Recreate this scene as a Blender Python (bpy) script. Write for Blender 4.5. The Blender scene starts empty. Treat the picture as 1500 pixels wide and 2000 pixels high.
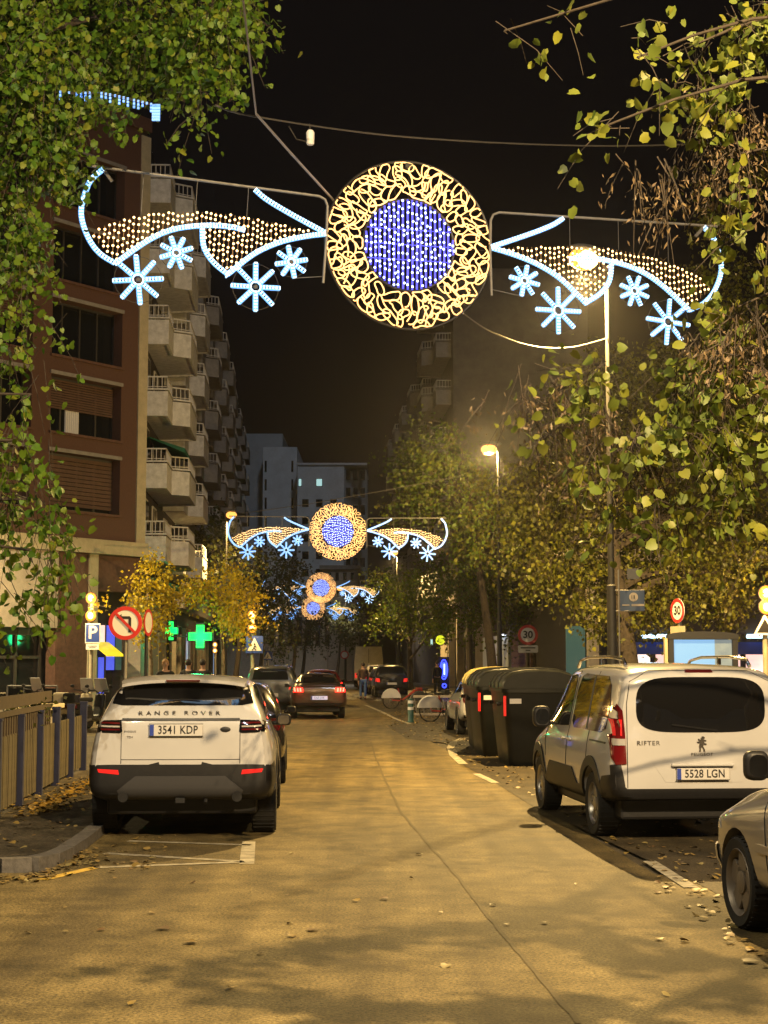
import bpy, bmesh, math, random
import numpy as np
from mathutils import Vector, Matrix, geometry
from mathutils.bvhtree import BVHTree

R = math.radians
rnd = random.Random(7)
rng = np.random.default_rng(7)
scene = bpy.context.scene
COL = scene.collection

# ------------------------------------------------------------------ camera, sky, added fill sun, exposure
F_PX, HORIZON, CAM_H = 3000.0, 1295.0, 1.75
PITCH = math.atan((HORIZON - 1000.0) / F_PX)
cam_data = bpy.data.cameras.new('camera')
cam = bpy.data.objects.new('camera', cam_data)
COL.objects.link(cam)
cam.location = (0, 0, CAM_H)
cam.rotation_euler = (R(90) + PITCH, 0, 0)
cam_data.sensor_fit = 'VERTICAL'
cam_data.sensor_height = 24.0
cam_data.lens = 24.0 * F_PX / 2000.0
cam_data.clip_start = 0.1
cam_data.clip_end = 2000
scene.camera = cam

world = bpy.data.worlds.new('World')
scene.world = world
world.use_nodes = True
wn, wl = world.node_tree.nodes, world.node_tree.links
bg = wn['Background']
sky = wn.new('ShaderNodeTexSky')
sky.sky_type = 'NISHITA'
sky.sun_disc = False
sky.sun_elevation = R(-4)
sky.sun_rotation = R(200)
tint = wn.new('ShaderNodeMixRGB')
tint.blend_type = 'ADD'
tint.inputs[0].default_value = 1.0
tint.inputs[2].default_value = (0.050, 0.036, 0.034, 1)
wl.new(sky.outputs[0], tint.inputs[1])
wl.new(tint.outputs[0], bg.inputs[0])
bg.inputs[1].default_value = 0.06

fill_sun = bpy.data.lights.new('cool_fill', 'SUN')  # unseen source added to lift the far towers and upper facades
fill_sun.energy = 0.26
fill_sun.angle = R(4)
fill_sun.color = (0.88, 0.92, 1.0)
fill_sun_o = bpy.data.objects.new('cool_fill', fill_sun)
COL.objects.link(fill_sun_o)
fill_sun_o.rotation_euler = (R(58), 0, R(12))

vs = scene.view_settings
vs.view_transform = 'Standard'
vs.look = 'None'
vs.exposure = 0.0
vs.gamma = 1.0
vs.use_curve_mapping = False
scene.cycles.use_denoising = True
scene.cycles.max_bounces = 6
scene.cycles.diffuse_bounces = 2
scene.cycles.glossy_bounces = 3
scene.cycles.transmission_bounces = 4
scene.cycles.transparent_max_bounces = 8
scene.cycles.sample_clamp_indirect = 3.0
scene.cycles.caustics_reflective = False
scene.cycles.caustics_refractive = False

# ------------------------------------------------------------------ helpers
SLOPE = -0.055                       # the street runs this much to the left for each metre away
HEAD = 0.055                         # rotation of things that follow the street


def P(px, py, d):
    """the point at distance d (along Y) on the photo ray through pixel px, py"""
    a, b = (px - 750) / F_PX, (1000 - py) / F_PX
    y = math.cos(PITCH) - b * math.sin(PITCH)
    z = math.sin(PITCH) + b * math.cos(PITCH)
    return Vector((a * d / y, d, CAM_H + z * d / y))


def G(px, py, z=0.0):
    """ground point on the ray"""
    a, b = (px - 750) / F_PX, (1000 - py) / F_PX
    y = math.cos(PITCH) - b * math.sin(PITCH)
    zz = math.sin(PITCH) + b * math.cos(PITCH)
    t = (z - CAM_H) / zz
    return Vector((a * t, y * t, z))


def T(t, y, z=0.0):
    return Vector((t + SLOPE * y, y, z))


def tag(o, label=None, cat=None, group=None, kind=None):
    if label: o['label'] = label
    if cat: o['category'] = cat
    if group: o['group'] = group
    if kind: o['kind'] = kind
    return o


def link(name, me, parent=None, loc=None, rot=None):
    o = bpy.data.objects.new(name, me)
    COL.objects.link(o)
    if parent is not None: o.parent = parent
    if loc is not None: o.location = loc
    if rot is not None: o.rotation_euler = rot
    return o


def thing(name, label, cat, loc=(0, 0, 0), rz=0.0, group=None):
    o = bpy.data.objects.new(name, None)
    COL.objects.link(o)
    o.location = loc
    o.rotation_euler = (0, 0, rz)
    o.empty_display_size = 0.2
    return tag(o, label, cat, group)


KIDS = {}


def copy_tree(o, parent=None, label=None, loc=None, rz=None):
    kids = {}
    for x in scene.objects:
        if x.parent is not None: kids.setdefault(x.parent.name, []).append(x)

    def rec(src, par):
        c = src.copy()
        COL.objects.link(c)
        c.parent = par
        for ch in kids.get(src.name, []): rec(ch, c)
        return c
    c = rec(o, parent)
    if label: c['label'] = label
    if loc is not None: c.location = loc
    if rz is not None: c.rotation_euler = (0, 0, rz)
    return c


class MB:
    """collects shapes and links them as one mesh"""
    def __init__(s):
        s.v, s.f, s.M = [], [], None

    def add(s, vs_, fs):
        b = len(s.v)
        if s.M is not None: vs_ = [s.M @ Vector(p) for p in vs_]
        s.v += [tuple(p) for p in vs_]
        s.f += [tuple(i + b for i in f) for f in fs]
        return s

    def box(s, c, d, rz=0.0, top=1.0):
        hx, hy, hz = d[0] / 2, d[1] / 2, d[2] / 2
        ca, sa = math.cos(rz), math.sin(rz)
        out = []
        for z in (-hz, hz):
            k = top if z > 0 else 1
            for x, y in ((-hx, -hy), (hx, -hy), (hx, hy), (-hx, hy)):
                x, y = x * k, y * k
                out.append((c[0] + x * ca - y * sa, c[1] + x * sa + y * ca, c[2] + z))
        return s.add(out, [(3, 2, 1, 0), (4, 5, 6, 7), (0, 1, 5, 4), (1, 2, 6, 5), (2, 3, 7, 6), (3, 0, 4, 7)])

    def quad(s, *p):
        return s.add(p, [tuple(range(len(p)))])

    def tube(s, pts, r, n=6, cap=True):
        pts = [Vector(p) for p in pts]
        m = len(pts)
        rs = r if isinstance(r, (list, tuple)) else [r] * m
        out, fs = [], []
        ref = None
        for i, p in enumerate(pts):
            t = (pts[min(i + 1, m - 1)] - pts[max(i - 1, 0)])
            if t.length < 1e-9: t = Vector((0, 0, 1))
            t.normalize()
            if ref is None:
                ref = Vector((0, 0, 1)) if abs(t.z) < 0.9 else Vector((1, 0, 0))
            a = ref - t * ref.dot(t)
            if a.length < 1e-6: a = t.orthogonal()
            a.normalize()
            ref = a
            b = t.cross(a)
            for k in range(n):
                w = 2 * math.pi * k / n
                out.append(p + (a * math.cos(w) + b * math.sin(w)) * rs[i])
        for i in range(m - 1):
            for k in range(n):
                k2 = (k + 1) % n
                fs.append((i * n + k, i * n + k2, (i + 1) * n + k2, (i + 1) * n + k))
        if cap:
            fs.append(tuple(range(n - 1, -1, -1)))
            fs.append(tuple((m - 1) * n + k for k in range(n)))
        return s.add(out, fs)

    def lathe(s, prof, n=24, axis='Z', c=(0, 0, 0), cap=True):
        """prof: (radius, height) pairs"""
        out, fs = [], []
        for r, h in prof:
            for k in range(n):
                w = 2 * math.pi * k / n
                x, y = r * math.cos(w), r * math.sin(w)
                p = (x, y, h) if axis == 'Z' else ((h, x, y) if axis == 'X' else (y, h, x))
                out.append((p[0] + c[0], p[1] + c[1], p[2] + c[2]))
        m = len(prof)
        for i in range(m - 1):
            for k in range(n):
                k2 = (k + 1) % n
                fs.append((i * n + k, i * n + k2, (i + 1) * n + k2, (i + 1) * n + k))
        if cap:
            fs.append(tuple(range(n - 1, -1, -1)))
            fs.append(tuple((m - 1) * n + k for k in range(n)))
        return s.add(out, fs)

    def ball(s, c, r, n=8, m=6):
        rx, ry, rz = r if isinstance(r, (tuple, list)) else (r, r, r)
        out, fs = [], []
        for i in range(1, m):
            ph = math.pi * i / m
            for k in range(n):
                w = 2 * math.pi * k / n
                out.append((c[0] + rx * math.sin(ph) * math.cos(w), c[1] + ry * math.sin(ph) * math.sin(w), c[2] + rz * math.cos(ph)))
        top, bot = len(out), len(out) + 1
        out += [(c[0], c[1], c[2] + rz), (c[0], c[1], c[2] - rz)]
        for i in range(m - 2):
            for k in range(n):
                k2 = (k + 1) % n
                fs.append((i * n + k, (i + 1) * n + k, (i + 1) * n + k2, i * n + k2))
        for k in range(n):
            k2 = (k + 1) % n
            fs.append((top, k, k2))
            fs.append((bot, (m - 2) * n + k2, (m - 2) * n + k))
        return s.add(out, fs)

    def prism(s, poly, depth, M=None):
        """poly in XZ facing -Y, y from 0 to depth"""
        n = len(poly)
        vs_ = [Vector((x, 0, z)) for x, z in poly] + [Vector((x, depth, z)) for x, z in poly]
        if M is not None: vs_ = [M @ v for v in vs_]
        fs = [tuple(range(n)), tuple(range(2 * n - 1, n - 1, -1))]
        fs += [((i + 1) % n, i, n + i, n + (i + 1) % n) for i in range(n)]
        return s.add(vs_, fs)

    def mesh(s, name, mat, smooth=False):
        me = bpy.data.meshes.new(name)
        me.from_pydata(s.v, [], s.f)
        if mat is not None: me.materials.append(mat)
        if smooth:
            me.polygons.foreach_set('use_smooth', [True] * len(me.polygons))
            try: me.set_sharp_from_angle(angle=R(40))
            except Exception: pass
        me.update()
        return me

    def build(s, name, mat, parent=None, smooth=False, loc=None, rot=None, bevel=0.0, label=None, kind=None):
        me = s.mesh(name, mat, smooth)
        o = link(name, me, parent, loc, rot)
        if bevel:
            b = o.modifiers.new('bevel', 'BEVEL')
            b.width = bevel
            b.segments = 2
            b.limit_method = 'ANGLE'
        if label: o['label'] = label
        if kind: o['kind'] = kind
        return o


def quick_mesh(name, verts, faces_flat, k, mat):
    """verts (n,3) array; faces (m,k) array"""
    me = bpy.data.meshes.new(name)
    n, m = len(verts), len(faces_flat)
    me.vertices.add(n)
    me.vertices.foreach_set('co', np.ascontiguousarray(verts, dtype=np.float32).ravel())
    me.loops.add(m * k)
    me.loops.foreach_set('vertex_index', np.ascontiguousarray(faces_flat, dtype=np.int32).ravel())
    me.polygons.add(m)
    me.polygons.foreach_set('loop_start', np.arange(0, m * k, k, dtype=np.int32))
    me.polygons.foreach_set('loop_total', np.full(m, k, dtype=np.int32))
    me.update(calc_edges=True)
    if mat is not None: me.materials.append(mat)
    return me


def circle(r, n=32, cx=0.0, cz=0.0, rz=None):
    rz = r if rz is None else rz
    return [(cx + r * math.cos(2 * math.pi * k / n), cz + rz * math.sin(2 * math.pi * k / n)) for k in range(n)]


def rrect(w, h, r, n=4, cx=0.0, cz=0.0):
    out = []
    for sx, sz, a0 in ((1, 1, 0), (-1, 1, 90), (-1, -1, 180), (1, -1, 270)):
        for i in range(n + 1):
            a = R(a0 + 90 * i / n)
            out.append((cx + sx * (w / 2 - r) + r * math.cos(a), cz + sz * (h / 2 - r) + r * math.sin(a)))
    return out


def text_mesh(name, body, size, mat, parent=None, loc=(0, 0, 0), rz=0.0, depth=0.004, sx=1.0, spacing=1.0, align='CENTER', bold=0.0):
    """upright lettering facing -Y"""
    cu = bpy.data.curves.new(name, 'FONT')
    cu.body = body
    cu.size = size
    cu.align_x = align
    cu.align_y = 'CENTER'
    cu.space_character = spacing
    cu.extrude = depth
    cu.offset = bold
    cu.resolution_u = 3
    tmp = bpy.data.objects.new(name, cu)
    COL.objects.link(tmp)
    dg = bpy.context.evaluated_depsgraph_get()
    me = bpy.data.meshes.new_from_object(tmp.evaluated_get(dg))
    bpy.data.objects.remove(tmp)
    me.materials.clear()
    me.materials.append(mat)
    me.transform(Matrix.Diagonal((sx, 1, 1, 1)))
    me.transform(Matrix.Rotation(R(90), 4, 'X'))
    return link(name, me, parent, loc, (0, 0, rz))


def lamp(name, loc, watts, color, radius=0.12, parent=None, cone=None):
    l = bpy.data.lights.new(name, 'SPOT' if cone else 'POINT')
    if cone:
        l.spot_size = R(cone)
        l.spot_blend = 0.55
    l.energy = watts
    l.color = color
    l.shadow_soft_size = radius
    o = bpy.data.objects.new(name, l)
    COL.objects.link(o)
    o.location = loc
    if parent is not None: o.parent = parent
    return o


# ------------------------------------------------------------------ materials
def mat(name, col, rough=0.6, metal=0.0, emit=0.0, emit_col=None, noise=0.0, nscale=8.0, bump=0.0, coat=0.0, spec=0.5, sampling=None, bscale=None):
    m = bpy.data.materials.new(name)
    m.use_nodes = True
    nt = m.node_tree
    b = nt.nodes['Principled BSDF']
    b.inputs['Base Color'].default_value = (*col, 1)
    b.inputs['Roughness'].default_value = rough
    b.inputs['Metallic'].default_value = metal
    b.inputs['Coat Weight'].default_value = coat
    b.inputs['Coat Roughness'].default_value = 0.04
    b.inputs['Specular IOR Level'].default_value = spec
    if emit:
        b.inputs['Emission Color'].default_value = (*(emit_col or col), 1)
        b.inputs['Emission Strength'].default_value = emit
    if noise or bump:
        tc = nt.nodes.new('ShaderNodeTexCoord')
        nz = nt.nodes.new('ShaderNodeTexNoise')
        nz.inputs['Scale'].default_value = nscale
        nz.inputs['Detail'].default_value = 6
        nz.inputs['Roughness'].default_value = 0.65
        nt.links.new(tc.outputs['Object'], nz.inputs['Vector'])
        if noise:
            cr = nt.nodes.new('ShaderNodeValToRGB')
            cr.color_ramp.elements[0].position = 0.3
            cr.color_ramp.elements[1].position = 0.7
            cr.color_ramp.elements[0].color = (*[c * (1 - noise) for c in col], 1)
            cr.color_ramp.elements[1].color = (*[min(1, c * (1 + noise)) for c in col], 1)
            nt.links.new(nz.outputs[0], cr.inputs[0])
            nt.links.new(cr.outputs[0], b.inputs['Base Color'])
        if bump:
            n2 = nz
            if bscale:
                n2 = nt.nodes.new('ShaderNodeTexNoise')
                n2.inputs['Scale'].default_value = bscale
                n2.inputs['Detail'].default_value = 4
                nt.links.new(tc.outputs['Object'], n2.inputs['Vector'])
            bp = nt.nodes.new('ShaderNodeBump')
            bp.inputs['Strength'].default_value = bump
            bp.inputs['Distance'].default_value = 0.02
            nt.links.new(n2.outputs[0], bp.inputs['Height'])
            nt.links.new(bp.outputs[0], b.inputs['Normal'])
    if sampling: m.cycles.emission_sampling = sampling
    return m


def leaf_mat(name, cols, trans=0.35):
    m = bpy.data.materials.new(name)
    m.use_nodes = True
    nt = m.node_tree
    b = nt.nodes['Principled BSDF']
    out = nt.nodes['Material Output']
    geo = nt.nodes.new('ShaderNodeNewGeometry')
    oi = nt.nodes.new('ShaderNodeObjectInfo')
    ad = nt.nodes.new('ShaderNodeMath'); ad.operation = 'ADD'
    fr = nt.nodes.new('ShaderNodeMath'); fr.operation = 'FRACT'
    cr = nt.nodes.new('ShaderNodeValToRGB')
    nt.links.new(geo.outputs['Random Per Island'], ad.inputs[0])
    nt.links.new(oi.outputs['Random'], ad.inputs[1])
    nt.links.new(ad.outputs[0], fr.inputs[0])
    nt.links.new(fr.outputs[0], cr.inputs[0])
    el = cr.color_ramp.elements
    while len(el) < len(cols): el.new(0.5)
    for i, c in enumerate(cols):
        el[i].position = i / max(1, len(cols) - 1)
        el[i].color = (*c, 1)
    tr = nt.nodes.new('ShaderNodeBsdfTranslucent')
    mx = nt.nodes.new('ShaderNodeMixShader')
    mx.inputs[0].default_value = trans
    b.inputs['Roughness'].default_value = 0.5
    b.inputs['Specular IOR Level'].default_value = 0.4
    nt.links.new(cr.outputs[0], b.inputs['Base Color'])
    nt.links.new(cr.outputs[0], tr.inputs[0])
    nt.links.new(b.outputs[0], mx.inputs[1])
    nt.links.new(tr.outputs[0], mx.inputs[2])
    nt.links.new(mx.outputs[0], out.inputs[0])
    return m


def asphalt(name, c0, c1, fine=48.0, leafy=0.0):
    m = bpy.data.materials.new(name)
    m.use_nodes = True
    nt = m.node_tree
    b = nt.nodes['Principled BSDF']
    tc = nt.nodes.new('ShaderNodeTexCoord')

    def nz(sc, det=5, rough=0.6):
        n = nt.nodes.new('ShaderNodeTexNoise')
        n.inputs['Scale'].default_value = sc
        n.inputs['Detail'].default_value = det
        n.inputs['Roughness'].default_value = rough
        nt.links.new(tc.outputs['Object'], n.inputs['Vector'])
        return n
    big, mid, small = nz(0.35), nz(2.6), nz(fine, 3, 0.8)

    def ramp(n, a, c, p0=0.35, p1=0.65):
        r = nt.nodes.new('ShaderNodeValToRGB')
        r.color_ramp.elements[0].position, r.color_ramp.elements[1].position = p0, p1
        r.color_ramp.elements[0].color, r.color_ramp.elements[1].color = (*a, 1), (*c, 1)
        nt.links.new(n.outputs[0], r.inputs[0])
        return r
    base = ramp(big, c0, c1, 0.3, 0.7)
    m1 = nt.nodes.new('ShaderNodeMixRGB'); m1.blend_type = 'MULTIPLY'; m1.inputs[0].default_value = 1
    r2 = ramp(mid, (0.60, 0.60, 0.56), (1.22, 1.22, 1.20))
    nt.links.new(base.outputs[0], m1.inputs[1]); nt.links.new(r2.outputs[0], m1.inputs[2])
    m2 = nt.nodes.new('ShaderNodeMixRGB'); m2.blend_type = 'MULTIPLY'; m2.inputs[0].default_value = 1
    r3 = ramp(small, (0.18, 0.18, 0.18), (2.0, 1.95, 1.85), 0.34, 0.66)
    nt.links.new(m1.outputs[0], m2.inputs[1]); nt.links.new(r3.outputs[0], m2.inputs[2])
    mp = nt.nodes.new('ShaderNodeMapping')
    mp.inputs['Rotation'].default_value = (0, 0, -0.055)
    mp.inputs['Scale'].default_value = (1.3, 0.05, 1)
    nt.links.new(tc.outputs['Object'], mp.inputs['Vector'])
    st = nz(1.0, 3)
    nt.links.new(mp.outputs[0], st.inputs['Vector'])
    r4 = ramp(st, (0.62, 0.61, 0.60), (1.25, 1.25, 1.22), 0.38, 0.62)
    blot = nz(0.9, 4, 0.7)
    r5 = ramp(blot, (0.50, 0.50, 0.47), (1.05, 1.05, 1.05), 0.32, 0.52)
    for rr_ in (r4, r5):
        m3 = nt.nodes.new('ShaderNodeMixRGB'); m3.blend_type = 'MULTIPLY'; m3.inputs[0].default_value = 1
        nt.links.new(m2.outputs[0], m3.inputs[1]); nt.links.new(rr_.outputs[0], m3.inputs[2])
        m2 = m3
    nt.links.new(m2.outputs[0], b.inputs['Base Color'])
    b.inputs['Roughness'].default_value = 0.72
    b.inputs['Specular IOR Level'].default_value = 0.35
    bp = nt.nodes.new('ShaderNodeBump')
    bp.inputs['Strength'].default_value = 0.5
    bp.inputs['Distance'].default_value = 0.012
    nt.links.new(small.outputs[0], bp.inputs['Height'])
    nt.links.new(bp.outputs[0], b.inputs['Normal'])
    return m


M = {}
M['asphalt'] = asphalt('asphalt', (0.094, 0.072, 0.031), (0.146, 0.113, 0.050))
M['asphalt_shade'] = asphalt('parking asphalt', (0.036, 0.028, 0.017), (0.058, 0.046, 0.027))
M['tar'] = mat('tar seal', (0.080, 0.062, 0.029), 0.75, noise=0.3, nscale=20, spec=0.3)
M['pavement'] = asphalt('pavement', (0.055, 0.046, 0.034), (0.085, 0.072, 0.052), 40)
M['kerb'] = mat('kerb granite', (0.11, 0.10, 0.09), 0.85, noise=0.35, nscale=14, bump=0.4)
M['paint_white'] = mat('road paint', (0.31, 0.28, 0.21), 0.8, noise=0.65, nscale=7, bump=0.2)
M['paint_yellow'] = mat('yellow road paint', (0.5, 0.33, 0.05), 0.7, noise=0.5, nscale=12)
M['brick'] = mat('red brick', (0.105, 0.052, 0.036), 0.85, noise=0.22, nscale=30, bump=0.3, bscale=18)
M['brick_dark'] = mat('dark brick', (0.12, 0.06, 0.042), 0.85, noise=0.3, nscale=6)
M['cream'] = mat('cream render', (0.46, 0.40, 0.27), 0.85, noise=0.15, nscale=3)
M['stone_pale'] = mat('pale stone', (0.40, 0.35, 0.29), 0.8, noise=0.15, nscale=4)
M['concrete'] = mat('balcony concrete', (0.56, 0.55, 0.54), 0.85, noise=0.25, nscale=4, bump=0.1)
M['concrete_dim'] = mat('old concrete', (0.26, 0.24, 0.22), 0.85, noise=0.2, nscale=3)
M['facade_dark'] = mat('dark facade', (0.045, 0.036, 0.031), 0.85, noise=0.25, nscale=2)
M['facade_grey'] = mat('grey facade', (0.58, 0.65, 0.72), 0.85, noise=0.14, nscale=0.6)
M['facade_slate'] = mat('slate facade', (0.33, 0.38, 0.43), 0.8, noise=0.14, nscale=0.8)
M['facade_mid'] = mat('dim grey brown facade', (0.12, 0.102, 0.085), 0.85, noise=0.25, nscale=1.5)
M['dark_hole'] = mat('dark interior', (0.012, 0.011, 0.011), 0.7)
M['glass_dark'] = mat('window glass', (0.012, 0.013, 0.015), 0.06, spec=0.6)
M['glass_car'] = mat('car glass', (0.008, 0.008, 0.009), 0.03, spec=0.6, coat=0.5)
M['frame_white'] = mat('white frame', (0.55, 0.53, 0.5), 0.5)
M['frame_dark'] = mat('dark frame', (0.04, 0.036, 0.032), 0.5)
M['shutter'] = mat('roller shutter', (0.10, 0.052, 0.034), 0.7, noise=0.2, nscale=5)
M['awning_green'] = mat('green awning', (0.012, 0.11, 0.06), 0.85)
M['metal_grey'] = mat('galvanised metal', (0.17, 0.165, 0.16), 0.55, 0.3, noise=0.2, nscale=6)
M['metal_dark'] = mat('dark metal', (0.03, 0.03, 0.032), 0.4, 0.5)
M['steel'] = mat('steel wire', (0.3, 0.28, 0.26), 0.5, 0.7)
M['cable'] = mat('black cable', (0.05, 0.045, 0.04), 0.6)
M['bark'] = mat('bark', (0.045, 0.034, 0.024), 0.95, noise=0.4, nscale=18, bump=0.8)
M['bark_pale'] = mat('pale bark', (0.16, 0.13, 0.09), 0.95, noise=0.4, nscale=14, bump=0.6)
M['car_white'] = mat('white car paint', (0.56, 0.555, 0.56), 0.28, coat=1.0, noise=0.05, nscale=2)
M['car_silver'] = mat('silver car paint', (0.40, 0.37, 0.34), 0.32, 0.55, coat=0.9)
M['car_bronze'] = mat('bronze car paint', (0.075, 0.052, 0.034), 0.3, 0.5, coat=0.9)
M['car_black'] = mat('black car paint', (0.012, 0.012, 0.013), 0.25, coat=1.0)
M['car_grey'] = mat('grey car paint', (0.09, 0.095, 0.10), 0.3, 0.4, coat=0.9)
M['car_red'] = mat('dark red car paint', (0.14, 0.012, 0.012), 0.3, coat=0.9)
M['car_blue'] = mat('navy car paint', (0.02, 0.03, 0.07), 0.3, 0.2, coat=0.9)
M['plastic_black'] = mat('black plastic', (0.010, 0.010, 0.012), 0.5, noise=0.25, nscale=30)
M['plastic_grey'] = mat('grey plastic', (0.045, 0.045, 0.05), 0.5)
M['rubber'] = mat('tyre rubber', (0.013, 0.013, 0.014), 0.8, bump=0.15, nscale=40)
M['rim'] = mat('alloy rim', (0.42, 0.40, 0.37), 0.35, 0.8)
M['rim_dull'] = mat('dull hubcap', (0.22, 0.19, 0.16), 0.5, 0.5)
M['chrome'] = mat('chrome', (0.6, 0.58, 0.55), 0.15, 1.0)
M['red_glass'] = mat('red lamp glass', (0.14, 0.006, 0.009), 0.12, coat=0.8)
M['red_dark'] = mat('dark red lamp glass', (0.10, 0.006, 0.008), 0.12, coat=0.8)
M['red_glow'] = mat('red reflector', (0.75, 0.02, 0.02), 0.25, emit=0.25, emit_col=(1, 0.03, 0.03))  # reflectors give no light; their shine is put in as emission
M['clear_glass'] = mat('clear lamp glass', (0.45, 0.43, 0.42), 0.1, coat=0.6)
M['tail_lit'] = mat('lit tail lamp', (1, 0.02, 0.01), 0.3, emit=6.0, emit_col=(1, 0.012, 0.006))
M['tail_core'] = mat('lit tail lamp core', (1, 0.5, 0.4), 0.3, emit=7.0, emit_col=(1, 0.08, 0.05))
M['tail_dim'] = mat('glinting tail lamp', (0.7, 0.02, 0.02), 0.3, emit=0.7, emit_col=(1, 0.03, 0.02))  # parked cars: reflector shine put in as a weak glow
M['plate'] = mat('number plate', (0.62, 0.60, 0.58), 0.45)
M['plate_lit'] = mat('lit number plate', (0.7, 0.7, 0.75), 0.4, emit=0.55, emit_col=(0.8, 0.78, 1.0))
M['plate_blue'] = mat('plate blue', (0.03, 0.06, 0.35), 0.45)
M['ink'] = mat('black lettering', (0.012, 0.012, 0.014), 0.5)
M['letter_grey'] = mat('metal lettering', (0.16, 0.15, 0.145), 0.35, 0.6)
M['white'] = mat('white paint', (0.72, 0.71, 0.69), 0.5)
M['sign_white'] = mat('sign white', (0.85, 0.84, 0.82), 0.4)
M['sign_red'] = mat('sign red', (0.60, 0.03, 0.025), 0.4)
M['sign_blue'] = mat('sign blue', (0.03, 0.07, 0.36), 0.4)
M['sign_yellow'] = mat('sign yellow', (0.8, 0.5, 0.03), 0.45)
M['wood_slat'] = mat('weathered slat', (0.075, 0.060, 0.030), 0.85, noise=0.3, nscale=10, bump=0.3)
M['wood_dark'] = mat('dark board', (0.042, 0.028, 0.016), 0.85, noise=0.3, nscale=10)
M['post_blue'] = mat('blue post', (0.012, 0.016, 0.055), 0.6, noise=0.2, nscale=10)
M['bin'] = mat('dark bin plastic', (0.007, 0.008, 0.008), 0.40, noise=0.3, nscale=6, bump=0.08, spec=0.22)
M['bin_yellow'] = mat('yellow bin lid', (0.42, 0.34, 0.12), 0.42)
M['skin'] = mat('skin', (0.42, 0.25, 0.17), 0.6)
M['hair'] = mat('dark hair', (0.02, 0.015, 0.012), 0.7)
M['hair_fair'] = mat('fair hair', (0.35, 0.2, 0.08), 0.7)
M['jeans'] = mat('jeans', (0.05, 0.10, 0.26), 0.85, noise=0.25, nscale=12)
M['jacket'] = mat('brown jacket', (0.06, 0.032, 0.022), 0.8)
M['cloth_black'] = mat('black cloth', (0.012, 0.012, 0.014), 0.85)
M['green_paint'] = mat('green bollard', (0.02, 0.09, 0.075), 0.45)
M['orange'] = mat('orange plastic', (0.65, 0.13, 0.03), 0.5)
M['bike_red'] = mat('red bicycle paint', (0.5, 0.05, 0.03), 0.4)
# things that give off light
M['sodium'] = mat('sodium lamp', (1, 0.6, 0.2), 0.4, emit=14, emit_col=(1.0, 0.62, 0.2), sampling='NONE')
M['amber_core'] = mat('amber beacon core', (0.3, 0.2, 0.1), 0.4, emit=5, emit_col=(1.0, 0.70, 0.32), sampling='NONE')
M['lamp_halo'] = mat('lamp bowl', (0.3, 0.15, 0.04), 0.4, emit=1.9, emit_col=(1.0, 0.45, 0.06), sampling='NONE')
M['sodium_far'] = mat('far sodium lamp', (0.3, 0.15, 0.04), 0.4, emit=2.0, emit_col=(1.0, 0.42, 0.08), sampling='NONE')
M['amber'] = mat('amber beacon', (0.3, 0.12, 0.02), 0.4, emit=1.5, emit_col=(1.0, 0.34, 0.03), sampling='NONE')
M['warm_rope'] = mat('warm light rope', (1, 0.7, 0.35), 0.4, emit=1.6, emit_col=(1.0, 0.52, 0.18), sampling='NONE')
M['warm_bulb'] = mat('warm bulb', (1, 0.8, 0.5), 0.4, emit=4.5, emit_col=(1.0, 0.60, 0.24), sampling='NONE')
M['cool_bead'] = mat('cool light bead', (0.7, 0.9, 1), 0.4, emit=1.4, emit_col=(0.32, 0.64, 1.0), sampling='NONE')
M['cool_rope'] = mat('cool light rope', (0.2, 0.5, 1), 0.4, emit=0.9, emit_col=(0.10, 0.36, 1.0), sampling='NONE')
M['blue_bulb'] = mat('blue white bulb', (0.7, 0.8, 1), 0.4, emit=4.2, emit_col=(0.46, 0.60, 1.0), sampling='NONE')
M['blue_string'] = mat('blue light string', (0.1, 0.1, 0.9), 0.4, emit=0.5, emit_col=(0.05, 0.09, 1.0), sampling='NONE')
M['string_brown'] = mat('net string', (0.18, 0.11, 0.05), 0.6, emit=0.10, emit_col=(1.0, 0.5, 0.15), sampling='NONE')
M['green_led'] = mat('green cross leds', (0.0, 0.3, 0.05), 0.4, emit=1.2, emit_col=(0.0, 1.0, 0.10))
M['green_led_bright'] = mat('bright green leds', (0.0, 0.3, 0.05), 0.4, emit=2.2, emit_col=(0.05, 1.0, 0.10))
M['tube_light'] = mat('fluorescent tube', (0.7, 0.9, 1), 0.4, emit=3.2, emit_col=(0.50, 0.80, 1.0))
M['shop_pink'] = mat('lit shop interior', (0.8, 0.5, 0.45), 0.6, emit=1.1, emit_col=(1.0, 0.62, 0.55), noise=0.3, nscale=3)
M['shop_white'] = mat('bright shop goods', (0.9, 0.8, 0.75), 0.6, emit=1.3, emit_col=(1.0, 0.82, 0.76))
M['poster_blue'] = mat('backlit pale blue poster', (0.06, 0.12, 0.2), 0.4, emit=0.85, emit_col=(0.26, 0.56, 0.92))
M['poster_grey'] = mat('backlit grey poster', (0.1, 0.13, 0.15), 0.4, emit=0.30, emit_col=(0.50, 0.66, 0.72), noise=0.4, nscale=4)
M['neon_blue'] = mat('blue neon', (0.05, 0.08, 1), 0.4, emit=5, emit_col=(0.03, 0.05, 1.0))
M['neon_white'] = mat('white blue neon', (0.3, 0.4, 1), 0.4, emit=6, emit_col=(0.25, 0.35, 1.0))
M['neon_yellow'] = mat('yellow lit sign', (0.8, 0.9, 0.05), 0.4, emit=1.0, emit_col=(0.72, 0.85, 0.02))
M['neon_dark'] = mat('dull olive', (0.12, 0.15, 0.01), 0.5)
M['win_lit'] = mat('lit window', (0.5, 0.8, 0.8), 0.4, emit=0.75, emit_col=(0.52, 0.88, 0.86))
M['win_warm'] = mat('warm lit window', (1, 0.7, 0.4), 0.4, emit=0.8, emit_col=(1.0, 0.6, 0.25))
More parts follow.
